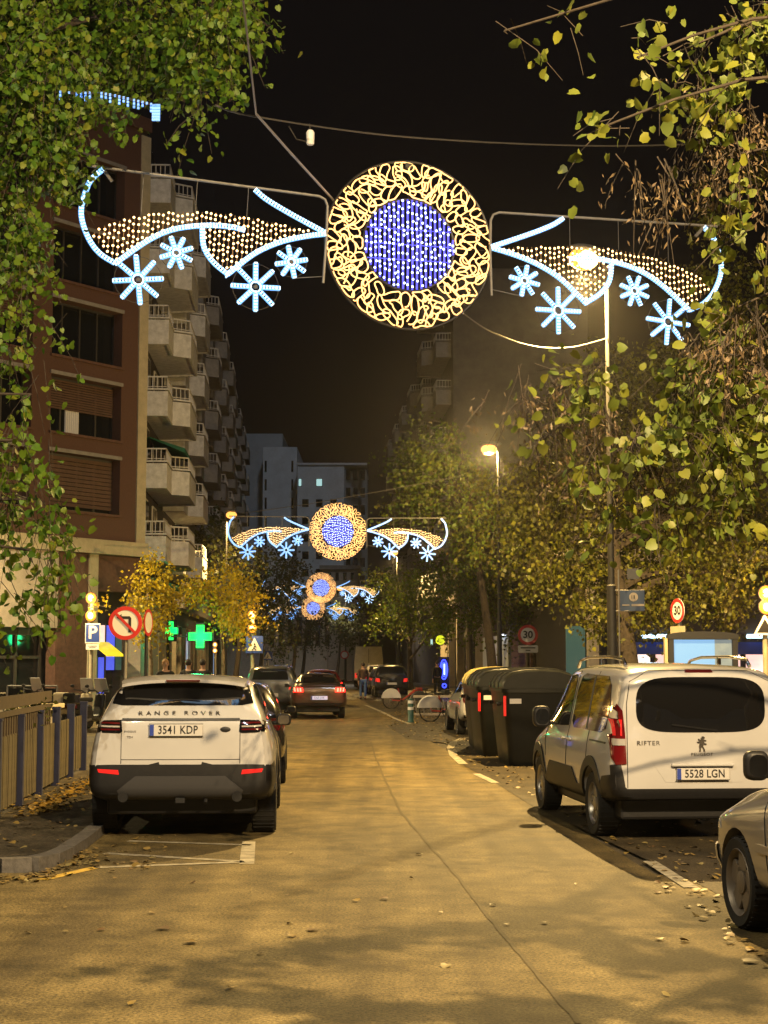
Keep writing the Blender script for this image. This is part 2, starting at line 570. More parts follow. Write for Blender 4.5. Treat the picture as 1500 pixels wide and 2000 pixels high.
M['shop_cool'] = mat('cool lit window', (0.4, 0.55, 0.8), 0.4, emit=0.35, emit_col=(0.40, 0.60, 0.95))
M['lit_yellow'] = mat('lit yellow panel', (0.8, 0.65, 0.03), 0.4, emit=0.6, emit_col=(1.0, 0.8, 0.03))
M['lit_blue'] = mat('lit blue panel', (0.05, 0.1, 0.9), 0.4, emit=0.8, emit_col=(0.10, 0.13, 1.0))
M['lit_teal'] = mat('lit teal window', (0.05, 0.12, 0.12), 0.4, emit=0.06, emit_col=(0.35, 0.75, 0.75))
M['led_small'] = mat('small white led', (1, 1, 1), 0.4, emit=4, emit_col=(0.9, 0.95, 1.0), sampling='NONE')
# foliage
M['leaf_green'] = leaf_mat('bright green leaves', [(0.05, 0.12, 0.010), (0.08, 0.165, 0.012), (0.13, 0.20, 0.015), (0.10, 0.18, 0.014), (0.20, 0.21, 0.02)])
M['leaf_linden'] = leaf_mat('linden leaves', [(0.12, 0.165, 0.02), (0.17, 0.22, 0.035), (0.24, 0.24, 0.025), (0.11, 0.16, 0.035), (0.20, 0.20, 0.03)])
M['leaf_dry'] = leaf_mat('dry brown bracts', [(0.15, 0.105, 0.055), (0.21, 0.15, 0.085), (0.12, 0.08, 0.045), (0.24, 0.175, 0.085)], 0.2)
M['leaf_mid'] = leaf_mat('autumn leaves', [(0.065, 0.12, 0.012), (0.11, 0.17, 0.014), (0.20, 0.22, 0.015), (0.08, 0.14, 0.015), (0.12, 0.085, 0.02)])
M['leaf_brown'] = leaf_mat('browning leaves', [(0.06, 0.07, 0.012), (0.13, 0.145, 0.016), (0.22, 0.22, 0.02), (0.08, 0.065, 0.014), (0.10, 0.115, 0.014)])
M['garland_blue'] = mat('blue garland', (0.2, 0.4, 1), 0.4, emit=1.1, emit_col=(0.13, 0.38, 1.0), sampling='NONE')
M['post_paint'] = mat('lamp post paint', (0.032, 0.030, 0.026), 0.6, noise=0.2, nscale=6)
M['leaf_yellow'] = leaf_mat('yellow leaves', [(0.56, 0.42, 0.012), (0.62, 0.47, 0.015), (0.40, 0.29, 0.012), (0.34, 0.30, 0.02)])
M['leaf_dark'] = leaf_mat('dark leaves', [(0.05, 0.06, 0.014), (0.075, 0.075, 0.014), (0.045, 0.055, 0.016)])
M['leaf_fallen'] = leaf_mat('fallen leaves', [(0.15, 0.105, 0.035), (0.26, 0.18, 0.05), (0.10, 0.06, 0.03), (0.24, 0.20, 0.08)], 0.0)
M['leaf_gold'] = leaf_mat('golden fallen leaves', [(0.36, 0.22, 0.02), (0.28, 0.16, 0.02), (0.20, 0.14, 0.03)], 0.0)
# ------------------------------------------------------------------ ground, road, pavements, markings
def sheet(name, poly, z, m, kind='structure', parent=None):
    mb = MB()
    mb.quad(*[(p[0], p[1], z) for p in poly])
    o = mb.build(name, m, parent)
    if parent is None and kind: o['kind'] = kind
    return o


def slab(name, poly, z0, z1, m):
    mb = MB()
    n = len(poly)
    vs_ = [(p[0], p[1], z0) for p in poly] + [(p[0], p[1], z1) for p in poly]
    mb.add(vs_, [tuple(range(n - 1, -1, -1)), tuple(range(n, 2 * n))] + [(i, (i + 1) % n, n + (i + 1) % n, n + i) for i in range(n)])
    return tag(mb.build(name, m), kind='structure')


def s2(t, y):
    p = T(t, y)
    return (p.x, p.y)


sheet('ground', [(-500, -200), (500, -200), (500, 900), (-500, 900)], -0.02, M['pavement'])
sheet('road', [(-60, -30), (60, -30), s2(60, 12.9), s2(2.97, 13), s2(2.97, 240), s2(-2.1, 240), s2(-2.1, 13.1), s2(-60, 13.1)], 0.0, M['asphalt'])
# the cross street between the near blocks and the far ones
sheet('side_road', [s2(-60, 35.5), s2(-2.1, 35.5), s2(-2.1, 47.5), s2(-60, 47.5)], 0.0, M['asphalt'])
# the parking strip on the right: shade of trees and cars put into darker asphalt
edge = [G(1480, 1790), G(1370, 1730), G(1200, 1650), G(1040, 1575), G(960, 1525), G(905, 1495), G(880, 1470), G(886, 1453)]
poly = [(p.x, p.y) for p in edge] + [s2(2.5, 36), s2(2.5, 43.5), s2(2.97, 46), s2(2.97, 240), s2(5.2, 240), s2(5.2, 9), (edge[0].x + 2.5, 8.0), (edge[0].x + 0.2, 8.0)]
sheet('parking_strip', poly, 0.004, M['asphalt_shade'])

# pavement on the left, with the rounded corner by the crossing
corner = [G(0, 1700), G(60, 1697), G(100, 1688), G(128, 1675), G(150, 1660), G(176, 1640)]
corner = [(p.x, p.y) for p in corner]
left_near = [s2(-14, 12.95)] + corner + [s2(-2.05, 20), s2(-2.05, 34), s2(-3, 35.3), s2(-14, 35.3)]
slab('pavement_left', left_near, -0.02, 0.09, M['pavement'])
slab('pavement_far_left', [s2(-2.05, 49), s2(-2.05, 200), s2(-16, 200), s2(-16, 47.6), s2(-4, 47.6)], -0.02, 0.12, M['pavement'])
slab('pavement_right', [s2(5.25, -6), s2(30, -6), s2(30, 38), s2(6.2, 38), s2(5.25, 36.5)], -0.02, 0.12, M['pavement'])
slab('pavement_far_right', [s2(5.25, 47), s2(30, 45), s2(30, 240), s2(5.25, 240)], -0.02, 0.12, M['pavement'])


def kerb(path, name='kerb'):
    """kerb stones set end to end along a path"""
    root = thing(name, None, None)
    root['kind'] = 'structure'
    pts = [Vector((p[0], p[1], 0)) for p in path]
    seg, out = 0.9, []
    for a, b in zip(pts, pts[1:]):
        L = (b - a).length
        n = max(1, round(L / seg))
        for i in range(n):
            p, q = a.lerp(b, i / n), a.lerp(b, (i + 1) / n)
            out.append((p, q))
    cache = {}
    for p, q in out:
        L = round((q - p).length - 0.012, 2)
        if L not in cache:
            mb = MB()
            mb.box((0, 0, 0.0), (L, 0.15, 0.20))
            cache[L] = mb.mesh('kerb_stone', M['kerb'])
        o = link('kerb_stone', cache[L], root, (p + q) / 2 + Vector((0, 0, rnd.uniform(-0.004, 0.004))))
        d = q - p
        o.rotation_euler = (0, 0, math.atan2(d.y, d.x))
    return root


kerb([(corner[0][0] - 4, corner[0][1] - 0.05)] + corner + [s2(-2.05, 20), s2(-2.05, 34)])
kerb([s2(-4, 47.6), s2(-2.05, 49), s2(-2.05, 100)])
kerb([s2(5.25, 8), s2(5.25, 36.5)])
kerb([s2(5.25, 47), s2(5.25, 100)])

# painted lines: end of the parking bay on the left
def stripe(name, a, b, w, m, z=0.004, parent=None):
    a, b = Vector((a[0], a[1], z)), Vector((b[0], b[1], z))
    d = (b - a).normalized()
    n = Vector((-d.y, d.x, 0)) * w / 2
    mb = MB()
    mb.quad(a - n, b - n, b + n, a + n)
    o = mb.build(name, m, parent)
    if parent is None: o['kind'] = 'structure'
    return o


stripe('road_marking', G(250, 1643), G(490, 1651), 0.09, M['paint_white'])
stripe('road_marking', G(205, 1667), G(470, 1683), 0.10, M['paint_white'])
stripe('road_marking', G(185, 1695), G(478, 1684), 0.10, M['paint_white'])
stripe('road_marking', G(486, 1644), G(482, 1688), 0.13, M['paint_white'])
stripe('road_marking', G(82, 1719), G(186, 1695), 0.11, M['paint_yellow'])
# white line round the bins and along the right edge
def ribbon(name, pts, w, m, z=0.008):
    mb = MB()
    pts = [Vector((p[0], p[1], z)) for p in pts]
    l, r = [], []
    for i, p in enumerate(pts):
        d = (pts[min(i + 1, len(pts) - 1)] - pts[max(0, i - 1)]).normalized()
        n = Vector((-d.y, d.x, 0)) * w / 2
        l.append(p + n); r.append(p - n)
    k = len(pts)
    mb.add(l + r, [(k + i, k + i + 1, i + 1, i) for i in range(k - 1)])
    o = mb.build(name, m)
    o['kind'] = 'structure'
    return o


ribbon('road_marking', [G(952, 1440), G(905, 1442), G(886, 1450), G(880, 1460), G(886, 1476), G(905, 1493)], 0.16, M['paint_white'])
ribbon('road_marking', [G(930, 1512), G(968, 1530)], 0.12, M['paint_white'])
ribbon('road_marking', [G(1268, 1683), G(1350, 1735)], 0.12, M['paint_white'])
ribbon('road_marking', [G(713, 1377), G(742, 1389), G(772, 1404), G(800, 1414)], 0.13, M['paint_white'])
# tar seam down the middle of the lane
pts = []
for px, py in ((726, 1450), (733, 1475), (745, 1510), (762, 1550), (786, 1590), (822, 1635), (862, 1680), (905, 1730), (950, 1785), (1000, 1845), (1062, 1915), (1150, 2020)):
    g = G(px + rnd.uniform(-3, 3), py)
    pts.append((g.x, g.y))
fine = []
for a, b in zip(pts, pts[1:]):
    for i in range(6):
        k = i / 6
        fine.append((a[0] + (b[0] - a[0]) * k + rnd.uniform(-0.008, 0.008), a[1] + (b[1] - a[1]) * k))
ribbon('tar_seam', fine, 0.03, M['tar'], 0.004)
# ------------------------------------------------------------------ buildings
def frame_matrix(o, xdir, ydir):
    x, y = Vector(xdir).normalized(), Vector(ydir).normalized()
    m = Matrix.Identity(4)
    m.col[0][:3], m.col[1][:3], m.col[2][:3] = x, y, (0, 0, 1)
    m.col[3][:3] = o
    return m


def bpart(name, root, fm, boxes, m, label=None, bevel=0.0, kind=None):
    """boxes: (x0,x1,y0,y1,z0,z1) in the facade's frame"""
    mb = MB()
    mb.M = fm
    for x0, x1, y0, y1, z0, z1 in boxes:
        mb.box(((x0 + x1) / 2, (y0 + y1) / 2, (z0 + z1) / 2), (abs(x1 - x0), abs(y1 - y0), abs(z1 - z0)))
    o = mb.build(name, m, root, bevel=bevel)
    if label: o['label'] = label
    if kind: o['kind'] = kind
    return o


BALC = {}


def balcony_meshes(mirror, mc):
    key = (mirror, mc.name)
    if key in BALC: return BALC[key]
    sx = -1 if mirror else 1
    path = [(0.3, 0.0), (0.3, -0.86), (2.55, -0.86), (2.95, -1.5), (6.7, -1.5), (7.05, 0.0)]
    path = [(sx * x, y) for x, y in path]
    par, rail = MB(), MB()
    n = len(path)
    # floor slab
    vs_ = [(x, y, 0.0) for x, y in path] + [(x, y, 0.16) for x, y in path]
    par.add(vs_, [tuple(range(n)), tuple(range(2 * n - 1, n - 1, -1))] + [(i, (i + 1) % n, n + (i + 1) % n, n + i) for i in range(n)])
    for a, b in zip(path, path[1:]):
        d = Vector((b[0] - a[0], b[1] - a[1], 0))
        L = d.length
        ang = math.atan2(d.y, d.x)
        c = ((a[0] + b[0]) / 2, (a[1] + b[1]) / 2)
        par.box((c[0], c[1], 0.39), (L + 0.06, 0.1, 0.92), ang)
        par.box((c[0], c[1], 0.93), (L + 0.12, 0.15, 0.06), ang)     # drip edge on the parapet
        rail.box((c[0], c[1], 1.40), (L, 0.05, 0.05), ang)
        rail.box((c[0], c[1], 1.03), (L, 0.03, 0.03), ang)
        k = max(2, int(L / 0.17))
        for i in range(k + 1):
            q = Vector((a[0], a[1], 0)).lerp(Vector((b[0], b[1], 0)), i / k)
            rail.box((q.x, q.y, 1.19), (0.028, 0.028, 0.42), ang)
    BALC[key] = (par.mesh('balcony', mc), rail.mesh('railing', M['frame_white']))
    return BALC[key]


def facade(root, fm, x0, x1, floors, z_first, dz, mirror, m_wall, m_balc, top, depth=9.0, ground=5.6, skip=()):
    """a street front with stepped balconies, seen very obliquely"""
    sx = -1 if mirror else 1
    bpart('wall', root, fm, [(sx * x0, sx * x1, 0.0, depth, ground, top)], m_wall)
    bpart('ground_floor', root, fm, [(sx * x0, sx * x1, 0.5, depth - 0.05, 0.0, ground)], M['facade_dark'])
    pm, rm = balcony_meshes(mirror, m_balc)
    rot = fm.to_euler()
    x = x0
    win = MB()
    win.box((0, 0.0, 1.15), (1.5, 0.08, 2.1))
    wm = win.mesh('window', M['frame_white'])
    pa = MB()
    for k in (-0.37, 0.37): pa.box((k, -0.05, 1.15), (0.6, 0.04, 1.9))
    pmsh = pa.mesh('pane', M['glass_dark'])
    j = 0
    while x + 7 < x1 + 0.5:
        for k in range(floors):
            z = z_first + k * dz
            if (j, k) in skip: continue
            b = link('balcony', pm, root, fm @ Vector((sx * x, 0, z)), rot)
            link('railing', rm, b)
            for wx in (1.4, 4.9):
                w = link('window', wm, root, fm @ Vector((sx * (x + wx), -0.02, z + 0.16)), rot)
                link('pane', pmsh, w)
        x += 8.6
        j += 1


# ---- red brick corner block on the left
C0 = Vector((-8.92, 56.0, 0))
brick = thing('apartment_building', 'red brick corner apartment block with wide dark windows and a cream corner pillar', 'building', C0)
inv = Matrix.Translation(-C0)
FB = inv @ frame_matrix(C0, (0.6, 0.8, 0), (-0.8, 0.6, 0))
FS = inv @ frame_matrix(C0, (SLOPE, 1, 0), (-1, SLOPE, 0))
TOP = 21.6
rows = [(7.05 + 2.7 * k, 9.05 + 2.7 * k) for k in range(5)]
bays = [(-4.35, -1.05), (-9.0, -5.2), (-13.2, -9.9)]
bx = []
zlo = 6.1
for a, b in rows:
    bx.append((-16, -0.25, 0, 0.5, zlo, a))
    zlo = b
bx.append((-16, -0.25, 0, 0.5, zlo, TOP))
bpart('brick_spandrel', brick, FB, bx, M['brick'])
piers = []
for a, b in rows:
    edges = [-16] + [e for bay in reversed(bays) for e in bay] + [-0.25]
    for i in range(0, len(edges), 2):
        piers.append((edges[i], edges[i + 1], 0.002, 0.5, a, b))
for q in piers: bpart('brick_pier', brick, FB, [q], M['brick'])
bpart('core', brick, FB, [(-16, -0.3, 0.75, 8.0, 0, TOP - 0.1)], M['dark_hole'])
for bi, (xa, xb) in enumerate(bays):
    for ri, (za, zb) in enumerate(rows):
        f = bpart('window', brick, FB, [(xa, xb, 0.45, 0.52, zb - 0.08, zb), (xa, xb, 0.45, 0.52, za, za + 0.08)] +
                  [(xa + (xb - xa) * k / 4 - 0.035, xa + (xb - xa) * k / 4 + 0.035, 0.445, 0.515, za + 0.08, zb - 0.08) for k in range(5)], M['frame_dark'])
        for k in range(4):
            p = bpart('pane', f, FB, [(xa + (xb - xa) * k / 4 + 0.04, xa + (xb - xa) * (k + 1) / 4 - 0.04, 0.50, 0.53, za + 0.09, zb - 0.09)], M['glass_dark'])
        bpart('sill', f, FB, [(xa - 0.05, xb + 0.05, -0.08, 0.44, za - 0.09, za)], M['brick_dark'])
        bpart('lintel', f, FB, [(xa - 0.05, xb + 0.05, -0.05, 0.3, zb + 0.001, zb + 0.13)], M['concrete_dim'])
        if (bi, ri) in ((0, 0), (1, 0), (0, 1), (1, 2)):
            drop = 1.75 if ri == 0 else 1.05
            sh = MB(); sh.M = FB
            n = 12
            for k in range(n):
                z1 = zb - 0.08 - drop * k / n
                sh.box(((xa + xb) / 2, 0.40, z1 - drop / n / 2), (xb - xa - 0.06, 0.04, drop / n - 0.02))
            sh.build('roller_shutter', M['shutter'], f)
        if (bi, ri) == (0, 1):
            cu = MB(); cu.M = FB
            for k in range(7): cu.tube([(-3.25 + 0.09 * k, 0.47, za + 0.1), (-3.25 + 0.09 * k, 0.47, za + 0.95)], 0.05, 6)
            cu.build('curtain', M['white'], f)
bpart('corner_pillar', brick, FB, [(-0.25, 0.2, -0.06, 0.5, 5.6, TOP - 0.2)], M['cream'])
bpart('cornice', brick, FB, [(-16, 0.22, -0.22, 0.6, 5.6, 6.1)], M['cream'])
bpart('parapet', brick, FB, [(-16.2, 0.2, -0.1, 0.6, TOP, TOP + 0.5)], M['brick_dark'])
# ground floor below the cornice
bpart('pillar', brick, FB, [(-2.45, -2.05, -0.05, 0.5, 0, 5.6)], M['cream'])
bpart('dark_pier', brick, FB, [(-3.9, -2.46, 0.02, 0.5, 0, 5.6)], M['brick_dark'])
bpart('stone_fascia', brick, FB, [(-16, -3.91, -0.08, 0.5, 2.95, 5.59)], M['stone_pale'])
bpart('soffit', brick, FB, [(-2.04, 0.2, 0.05, 0.5, 4.3, 5.59)], M['brick_dark'])
dr = bpart('door', brick, FB, [(-6.3, -4.1, 0.5, 0.56, 2.7, 2.94), (-6.3, -6.2, 0.5, 0.56, 0, 2.7), (-5.25, -5.15, 0.5, 0.56, 0, 2.7), (-4.2, -4.1, 0.5, 0.56, 0, 2.7), (-6.2, -4.2, 0.5, 0.56, 1.9, 2.0)], M['frame_dark'])
bpart('pane', dr, FB, [(-6.2, -5.25, 0.58, 0.6, 0, 2.7)], M['glass_dark'])
bpart('pane', dr, FB, [(-5.15, -4.2, 0.58, 0.6, 0, 2.7)], M['glass_dark'])
bpart('lit_strip', brick, FB, [(-6.72, -6.66, 0.42, 0.5, 0.9, 2.3)], M['shop_cool'])
# small lit shop under the corner: teal glass, yellow awning, blue and white panels
sw = bpart('shop_window', brick, FB, [(-2.0, -0.2, 0.46, 0.5, 0.0, 0.35), (-2.0, -1.94, 0.46, 0.5, 0.35, 3.2), (-1.2, -1.14, 0.46, 0.5, 0.35, 3.2), (-0.26, -0.2, 0.46, 0.5, 0.35, 3.2)], M['frame_dark'])
bpart('pane', sw, FB, [(-1.93, -1.5, 0.5, 0.53, 0.35, 2.0)], M['lit_teal'])
bpart('pane', sw, FB, [(-1.45, -1.2, 0.5, 0.53, 0.35, 1.95)], M['lit_blue'])
bpart('pane', sw, FB, [(-1.12, -0.7, 0.5, 0.53, 1.5, 3.1)], M['lit_blue'])
bpart('pane', sw, FB, [(-0.64, -0.30, 0.5, 0.53, 1.5, 2.7)], M['lit_teal'])
bpart('panel', sw, FB, [(-1.6, -1.2, 0.48, 0.52, 2.45, 3.1)], M['shop_pink'])
aw = MB(); aw.M = FB
aw.add([(-2.0, -0.5, 2.02), (-1.15, -0.5, 2.02), (-1.05, 0.44, 2.5), (-1.9, 0.44, 2.5), (-2.0, -0.5, 1.98), (-1.15, -0.5, 1.98), (-1.05, 0.44, 2.46), (-1.9, 0.44, 2.46)],
       [(0, 1, 2, 3), (7, 6, 5, 4), (0, 4, 5, 1), (1, 5, 6, 2), (2, 6, 7, 3), (3, 7, 4, 0)])
aw.build('awning', M['lit_yellow'], brick)
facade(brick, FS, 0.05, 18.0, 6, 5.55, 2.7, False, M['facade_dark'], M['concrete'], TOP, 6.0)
for z, x in ((10.35, 3.6), (5.05, 3.6), (5.05, 7.3)):
    aw = MB(); aw.M = FS
    aw.add([(x - 1.6, -0.05, z), (x + 1.6, -0.05, z), (x + 1.6, -1.45, z - 0.45), (x - 1.6, -1.45, z - 0.45), (x - 1.6, -0.05, z - 0.04), (x + 1.6, -0.05, z - 0.04), (x + 1.6, -1.45, z - 0.62), (x - 1.6, -1.45, z - 0.62)],
           [(0, 3, 2, 1), (4, 5, 6, 7), (3, 7, 6, 2), (0, 4, 7, 3), (1, 2, 6, 5)])
    aw.build('awning', M['awning_green'], brick)
# pharmacy front: green lit glass between pale posts
for xa in (0.3, 2.3, 4.6, 7.4, 11.0): bpart('shop_post', brick, FS, [(xa, xa + 0.22, -0.05, 0.45, 0, 4.2)], M['stone_pale'])
ph = bpart('shop_window', brick, FS, [(0.5, 11.0, 0.38, 0.46, 3.4, 3.6)], M['frame_dark'])
for xa, xb, mm in ((0.55, 2.25, 'glass_dark'), (2.55, 4.55, 'glass_dark'), (4.9, 7.35, 'lit_teal'), (7.7, 10.95, 'glass_dark')):
    bpart('pane', ph, FS, [(xa, xb, 0.40, 0.44, 0.3, 3.4)], M[mm])

# ---- further blocks down the left side
def left_block(label, y0, y1, floors, top, mw, mbal, off=0.0, dz=2.7):
    o = T(-5.84 + off, y0)
    b = thing('apartment_building', label, 'building', o)
    fm = frame_matrix((0, 0, 0), (SLOPE, 1, 0), (-1, SLOPE, 0))
    facade(b, fm, 0.0, y1 - y0, floors, 5.5, dz, False, mw, mbal, top, 8.0)
    bpart('roof_edge', b, fm, [(-0.1, y1 - y0 + 0.1, -0.3, 8.0, top, top + 0.35)], M['concrete_dim'])
    bpart('fascia', b, fm, [(0, y1 - y0, -0.12, 0.4, 4.4, 5.3)], M['concrete_dim'])
    for k in range(4):
        x = (y1 - y0) * (k + 0.5) / 4
        f = bpart('shop_window', b, fm, [(x - 1.8, x - 1.6, 0.3, 0.5, 0, 3.6), (x + 1.6, x + 1.8, 0.3, 0.5, 0, 3.6), (x - 1.7, x + 1.7, 0.29, 0.51, 3.3, 3.6)], M['stone_pale'])
        bpart('pane', f, fm, [(x - 1.6, x + 1.6, 0.42, 0.48, 0.3, 3.3)], M['shop_cool'] if k == 1 else M['glass_dark'])
    return b


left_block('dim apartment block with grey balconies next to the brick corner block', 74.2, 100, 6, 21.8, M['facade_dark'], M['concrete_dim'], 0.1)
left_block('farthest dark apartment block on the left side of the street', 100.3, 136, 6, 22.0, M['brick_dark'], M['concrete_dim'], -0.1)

# ---- right hand corner block with the lit shops
CR = Vector((6.1, 52.0, 0))
rb = thing('apartment_building', 'dark corner block behind the right trees with lit shops at street level', 'building', CR)
FF = frame_matrix((0, 0, 0), (1, -SLOPE, 0), (SLOPE, 1, 0))            # front, towards the camera
FR = frame_matrix((0, 0, 0), (-SLOPE, -1, 0), (1, -SLOPE, 0))          # street side
bpart('wall', rb, FF, [(0.0, 24, 0.0, 8.0, 5.6, 9.5)], M['facade_dark'])
bpart('cornice', rb, FF, [(-0.15, 24, -0.3, 0.5, 5.2, 5.59)], M['stone_pale'])
bpart('core', rb, FF, [(0.4, 24, 0.9, 7.9, 0, 5.55)], M['dark_hole'])
for k in range(1):
    for j in range(6):
        xa = 1.2 + 3.7 * j
        z = 6.6 + 3.1 * k
        w = bpart('window', rb, FF, [(xa, xa + 1.7, -0.05, 0.1, z, z + 1.8)], M['frame_dark'])
        bpart('pane', w, FF, [(xa + 0.08, xa + 0.8, -0.08, -0.04, z + 0.08, z + 1.7)], M['glass_dark'])
        bpart('pane', w, FF, [(xa + 0.9, xa + 1.62, -0.08, -0.04, z + 0.08, z + 1.7)], M['glass_dark'])
bpart('teal_door', rb, FF, [(0.1, 0.75, 0.3, 0.4, 0, 3.0)], M['lit_teal'])
bpart('pillar', rb, FF, [(0.8, 1.15, -0.05, 0.5, 0, 4.9)], M['stone_pale'])
bpart('shop_fascia', rb, FF, [(1.9, 14, -0.12, 0.5, 2.75, 4.2)], M['facade_dark'])
bpart('shop_fascia', rb, FF, [(1.9, 14, -0.2, -0.125, 2.05, 2.45)], M['plate_blue'])
for xa, xb in ((2.55, 3.9), (6.15, 7.15)):
    bpart('light_tube', rb, FF, [(xa, xb, -0.32, -0.22, 2.58, 2.72)], M['tube_light'])
for xa, xb, mm in ((2.35, 3.0, 'shop_white'), (3.05, 3.75, 'shop_pink'), (3.8, 4.9, 'shop_pink'), (4.95, 6.1, 'shop_pink'), (6.15, 7.2, 'shop_pink'), (7.3, 8.6, 'shop_pink')):
    f = bpart('shop_window', rb, FF, [(xa, xa + 0.06, 0.1, 0.2, 0, 2.04), (xb - 0.06, xb, 0.1, 0.2, 0, 2.04), (xa, xb, 0.1, 0.2, 0, 0.12)], M['frame_dark'])
    bpart('pane', f, FF, [(xa + 0.06, xb - 0.06, 0.2, 0.24, 0.12, 2.04)], M[mm])
bpart('shop_goods', rb, FF, [(6.5, 6.72, -0.02, 0.1, 0.3, 1.5), (6.85, 6.95, -0.02, 0.1, 0.5, 1.9)], M['shop_white'])
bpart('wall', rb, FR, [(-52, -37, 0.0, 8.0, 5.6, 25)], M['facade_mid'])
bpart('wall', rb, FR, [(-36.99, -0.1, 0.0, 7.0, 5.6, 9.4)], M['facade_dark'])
bpart('cornice', rb, FR, [(-52, 0.1, -0.35, 0.5, 5.0, 5.59)], M['stone_pale'])
bpart('ground_floor', rb, FR, [(-52, -0.45, 0.5, 8.0, 0, 5.0)], M['facade_dark'])
for y, top in ((90.0, 26.3),):
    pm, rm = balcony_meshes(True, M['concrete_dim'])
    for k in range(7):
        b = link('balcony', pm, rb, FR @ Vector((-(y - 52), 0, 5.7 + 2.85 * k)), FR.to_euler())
        link('railing', rm, b)
# shop fronts along the street: white panel, wooden boards, pale post
bpart('white_panel', rb, FR, [(-25.0, -15.6, 0.2, 0.45, 0, 3.0)], M['facade_grey'])
bpart('led_strip', rb, FR, [(-18.0, -16.0, 0.05, 0.12, 2.95, 3.02)], M['led_small'])
wb_ = bpart('wood_front', rb, FR, [(-15.4, -9.6, 0.40, 0.49, 0, 3.0)], M['wood_dark'])
for k in range(12):
    bpart('plank', wb_, FR, [(-15.3, -9.7, 0.30, 0.39, 0.25 * k + 0.01, 0.25 * k + 0.235)], M['shutter'])
for x in (-26.5, -31, -36, -41, -46):
    bpart('post', rb, FR, [(x, x + 0.4, 0.0, 0.45, 0, 4.9)], M['stone_pale'])
    f = bpart('shop_window', rb, FR, [(x - 3.6, x - 3.5, 0.3, 0.5, 0, 3.4), (x - 0.2, x - 0.1, 0.3, 0.5, 0, 3.4), (x - 3.55, x - 0.15, 0.29, 0.51, 3.2, 3.4)], M['frame_dark'])
    bpart('pane', f, FR, [(x - 3.5, x - 0.2, 0.4, 0.45, 0.2, 3.2)], M['lit_teal'] if x == -36 else M['glass_dark'])

o = T(9.4, 104.5)
fb = thing('apartment_building', 'dark far apartment block rising above the trees on the right', 'building', o)
bpart('wall', fb, FR, [(-50, 0, 0, 8, 5.4, 24)], M['facade_dark'])
bpart('ground_floor', fb, FR, [(-50, -0.1, 0.5, 7.9, 0, 5.4)], M['facade_dark'])
for k in range(6):
    for j in range(4):
        b = link('balcony', balcony_meshes(True, M['concrete_dim'])[0], fb, FR @ Vector((-1 - 9 * j, 0, 5.6 + 2.9 * k)), FR.to_euler())
        link('railing', balcony_meshes(True, M['concrete_dim'])[1], b)


# ---- the pale blocks closing the street
def block(root, px0, px1, ytop, d, depth, m, name='wall', skew=0.0, thick=None):
    a, b = P(px0, ytop, d), P(px1, ytop, d)
    z = a.z
    z_low = 0 if thick is None else z - thick
    mb = MB()
    x0, x1 = a.x - root.location.x, b.x - root.location.x
    y0 = d - root.location.y
    vs_ = []
    for zz in (z_low, z): vs_ += [(x0, y0, zz), (x1, y0 + skew, zz), (x1, y0 + skew + depth, zz), (x0, y0 + depth, zz)]
    mb.add(vs_, [(3, 2, 1, 0), (4, 5, 6, 7), (0, 1, 5, 4), (1, 2, 6, 5), (2, 3, 7, 6), (3, 0, 4, 7)])
    return mb.build(name, m, root)


def slot(root, px0, px1, y0, y1, d, m, name='window', proud=0.06):
    a, b = P(px0, y1, d), P(px1, y0, d)
    mb = MB()
    lx, ly = root.location.x, root.location.y
    mb.box(((a.x + b.x) / 2 - lx, d - ly - proud / 2 - 0.004, (a.z + b.z) / 2), (b.x - a.x, proud, b.z - a.z))
    f = mb.build(name, M['frame_dark'], root)
    mb = MB()
    mb.box(((a.x + b.x) / 2 - lx, d - ly - proud - 0.03, (a.z + b.z) / 2), ((b.x - a.x) * 0.84, 0.04, (b.z - a.z) * 0.9))
    mb.build('pane', m, f)
    return f


g = G(527, 1320)
tw = thing('tower_block', 'pale grey stair tower with a darker slab closing the end of the street', 'building', (P(527, 1295, 195).x, 195, 0))
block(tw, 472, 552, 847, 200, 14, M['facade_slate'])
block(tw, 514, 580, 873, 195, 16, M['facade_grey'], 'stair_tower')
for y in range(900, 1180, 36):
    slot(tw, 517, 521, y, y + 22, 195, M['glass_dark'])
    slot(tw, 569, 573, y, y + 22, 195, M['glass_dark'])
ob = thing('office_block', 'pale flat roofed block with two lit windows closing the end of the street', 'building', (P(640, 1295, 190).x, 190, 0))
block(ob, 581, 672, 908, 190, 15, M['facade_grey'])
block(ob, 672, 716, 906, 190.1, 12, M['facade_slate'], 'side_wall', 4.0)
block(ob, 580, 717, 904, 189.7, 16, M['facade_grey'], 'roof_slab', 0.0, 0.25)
for px, m_ in ((583, 'win_lit'), (617, 'win_lit')):
    slot(ob, px, px + (6 if px < 600 else 13), 935, 950, 190, M[m_])
for y in range(975, 1160, 34):
    for px in (590, 617, 645):
        slot(ob, px, px + 13, y, y + 15, 190, M['glass_dark'])
for y in range(920, 1160, 34):
    for px in (676, 690, 704):
        slot(ob, px, px + 9, y, y + 18, 191.2, M['glass_dark'], proud=0.9)
hb = thing('old_building', 'low pale old building with tall pilasters behind the far trees', 'building', (P(600, 1295, 150).x, 150, 0))
block(hb, 440, 640, 1180, 150, 8, M['stone_pale'])
block(hb, 628, 700, 1108, 152, 8, M['stone_pale'], 'taller_wing')
block(hb, 624, 704, 1104, 151.6, 9, M['concrete_dim'], 'roof_edge', 0.0, 0.4)
for px in (640, 655, 670, 685):
    for y in (1118, 1148):
        slot(hb, px, px + 7, y, y + 17, 152, M['glass_dark'])
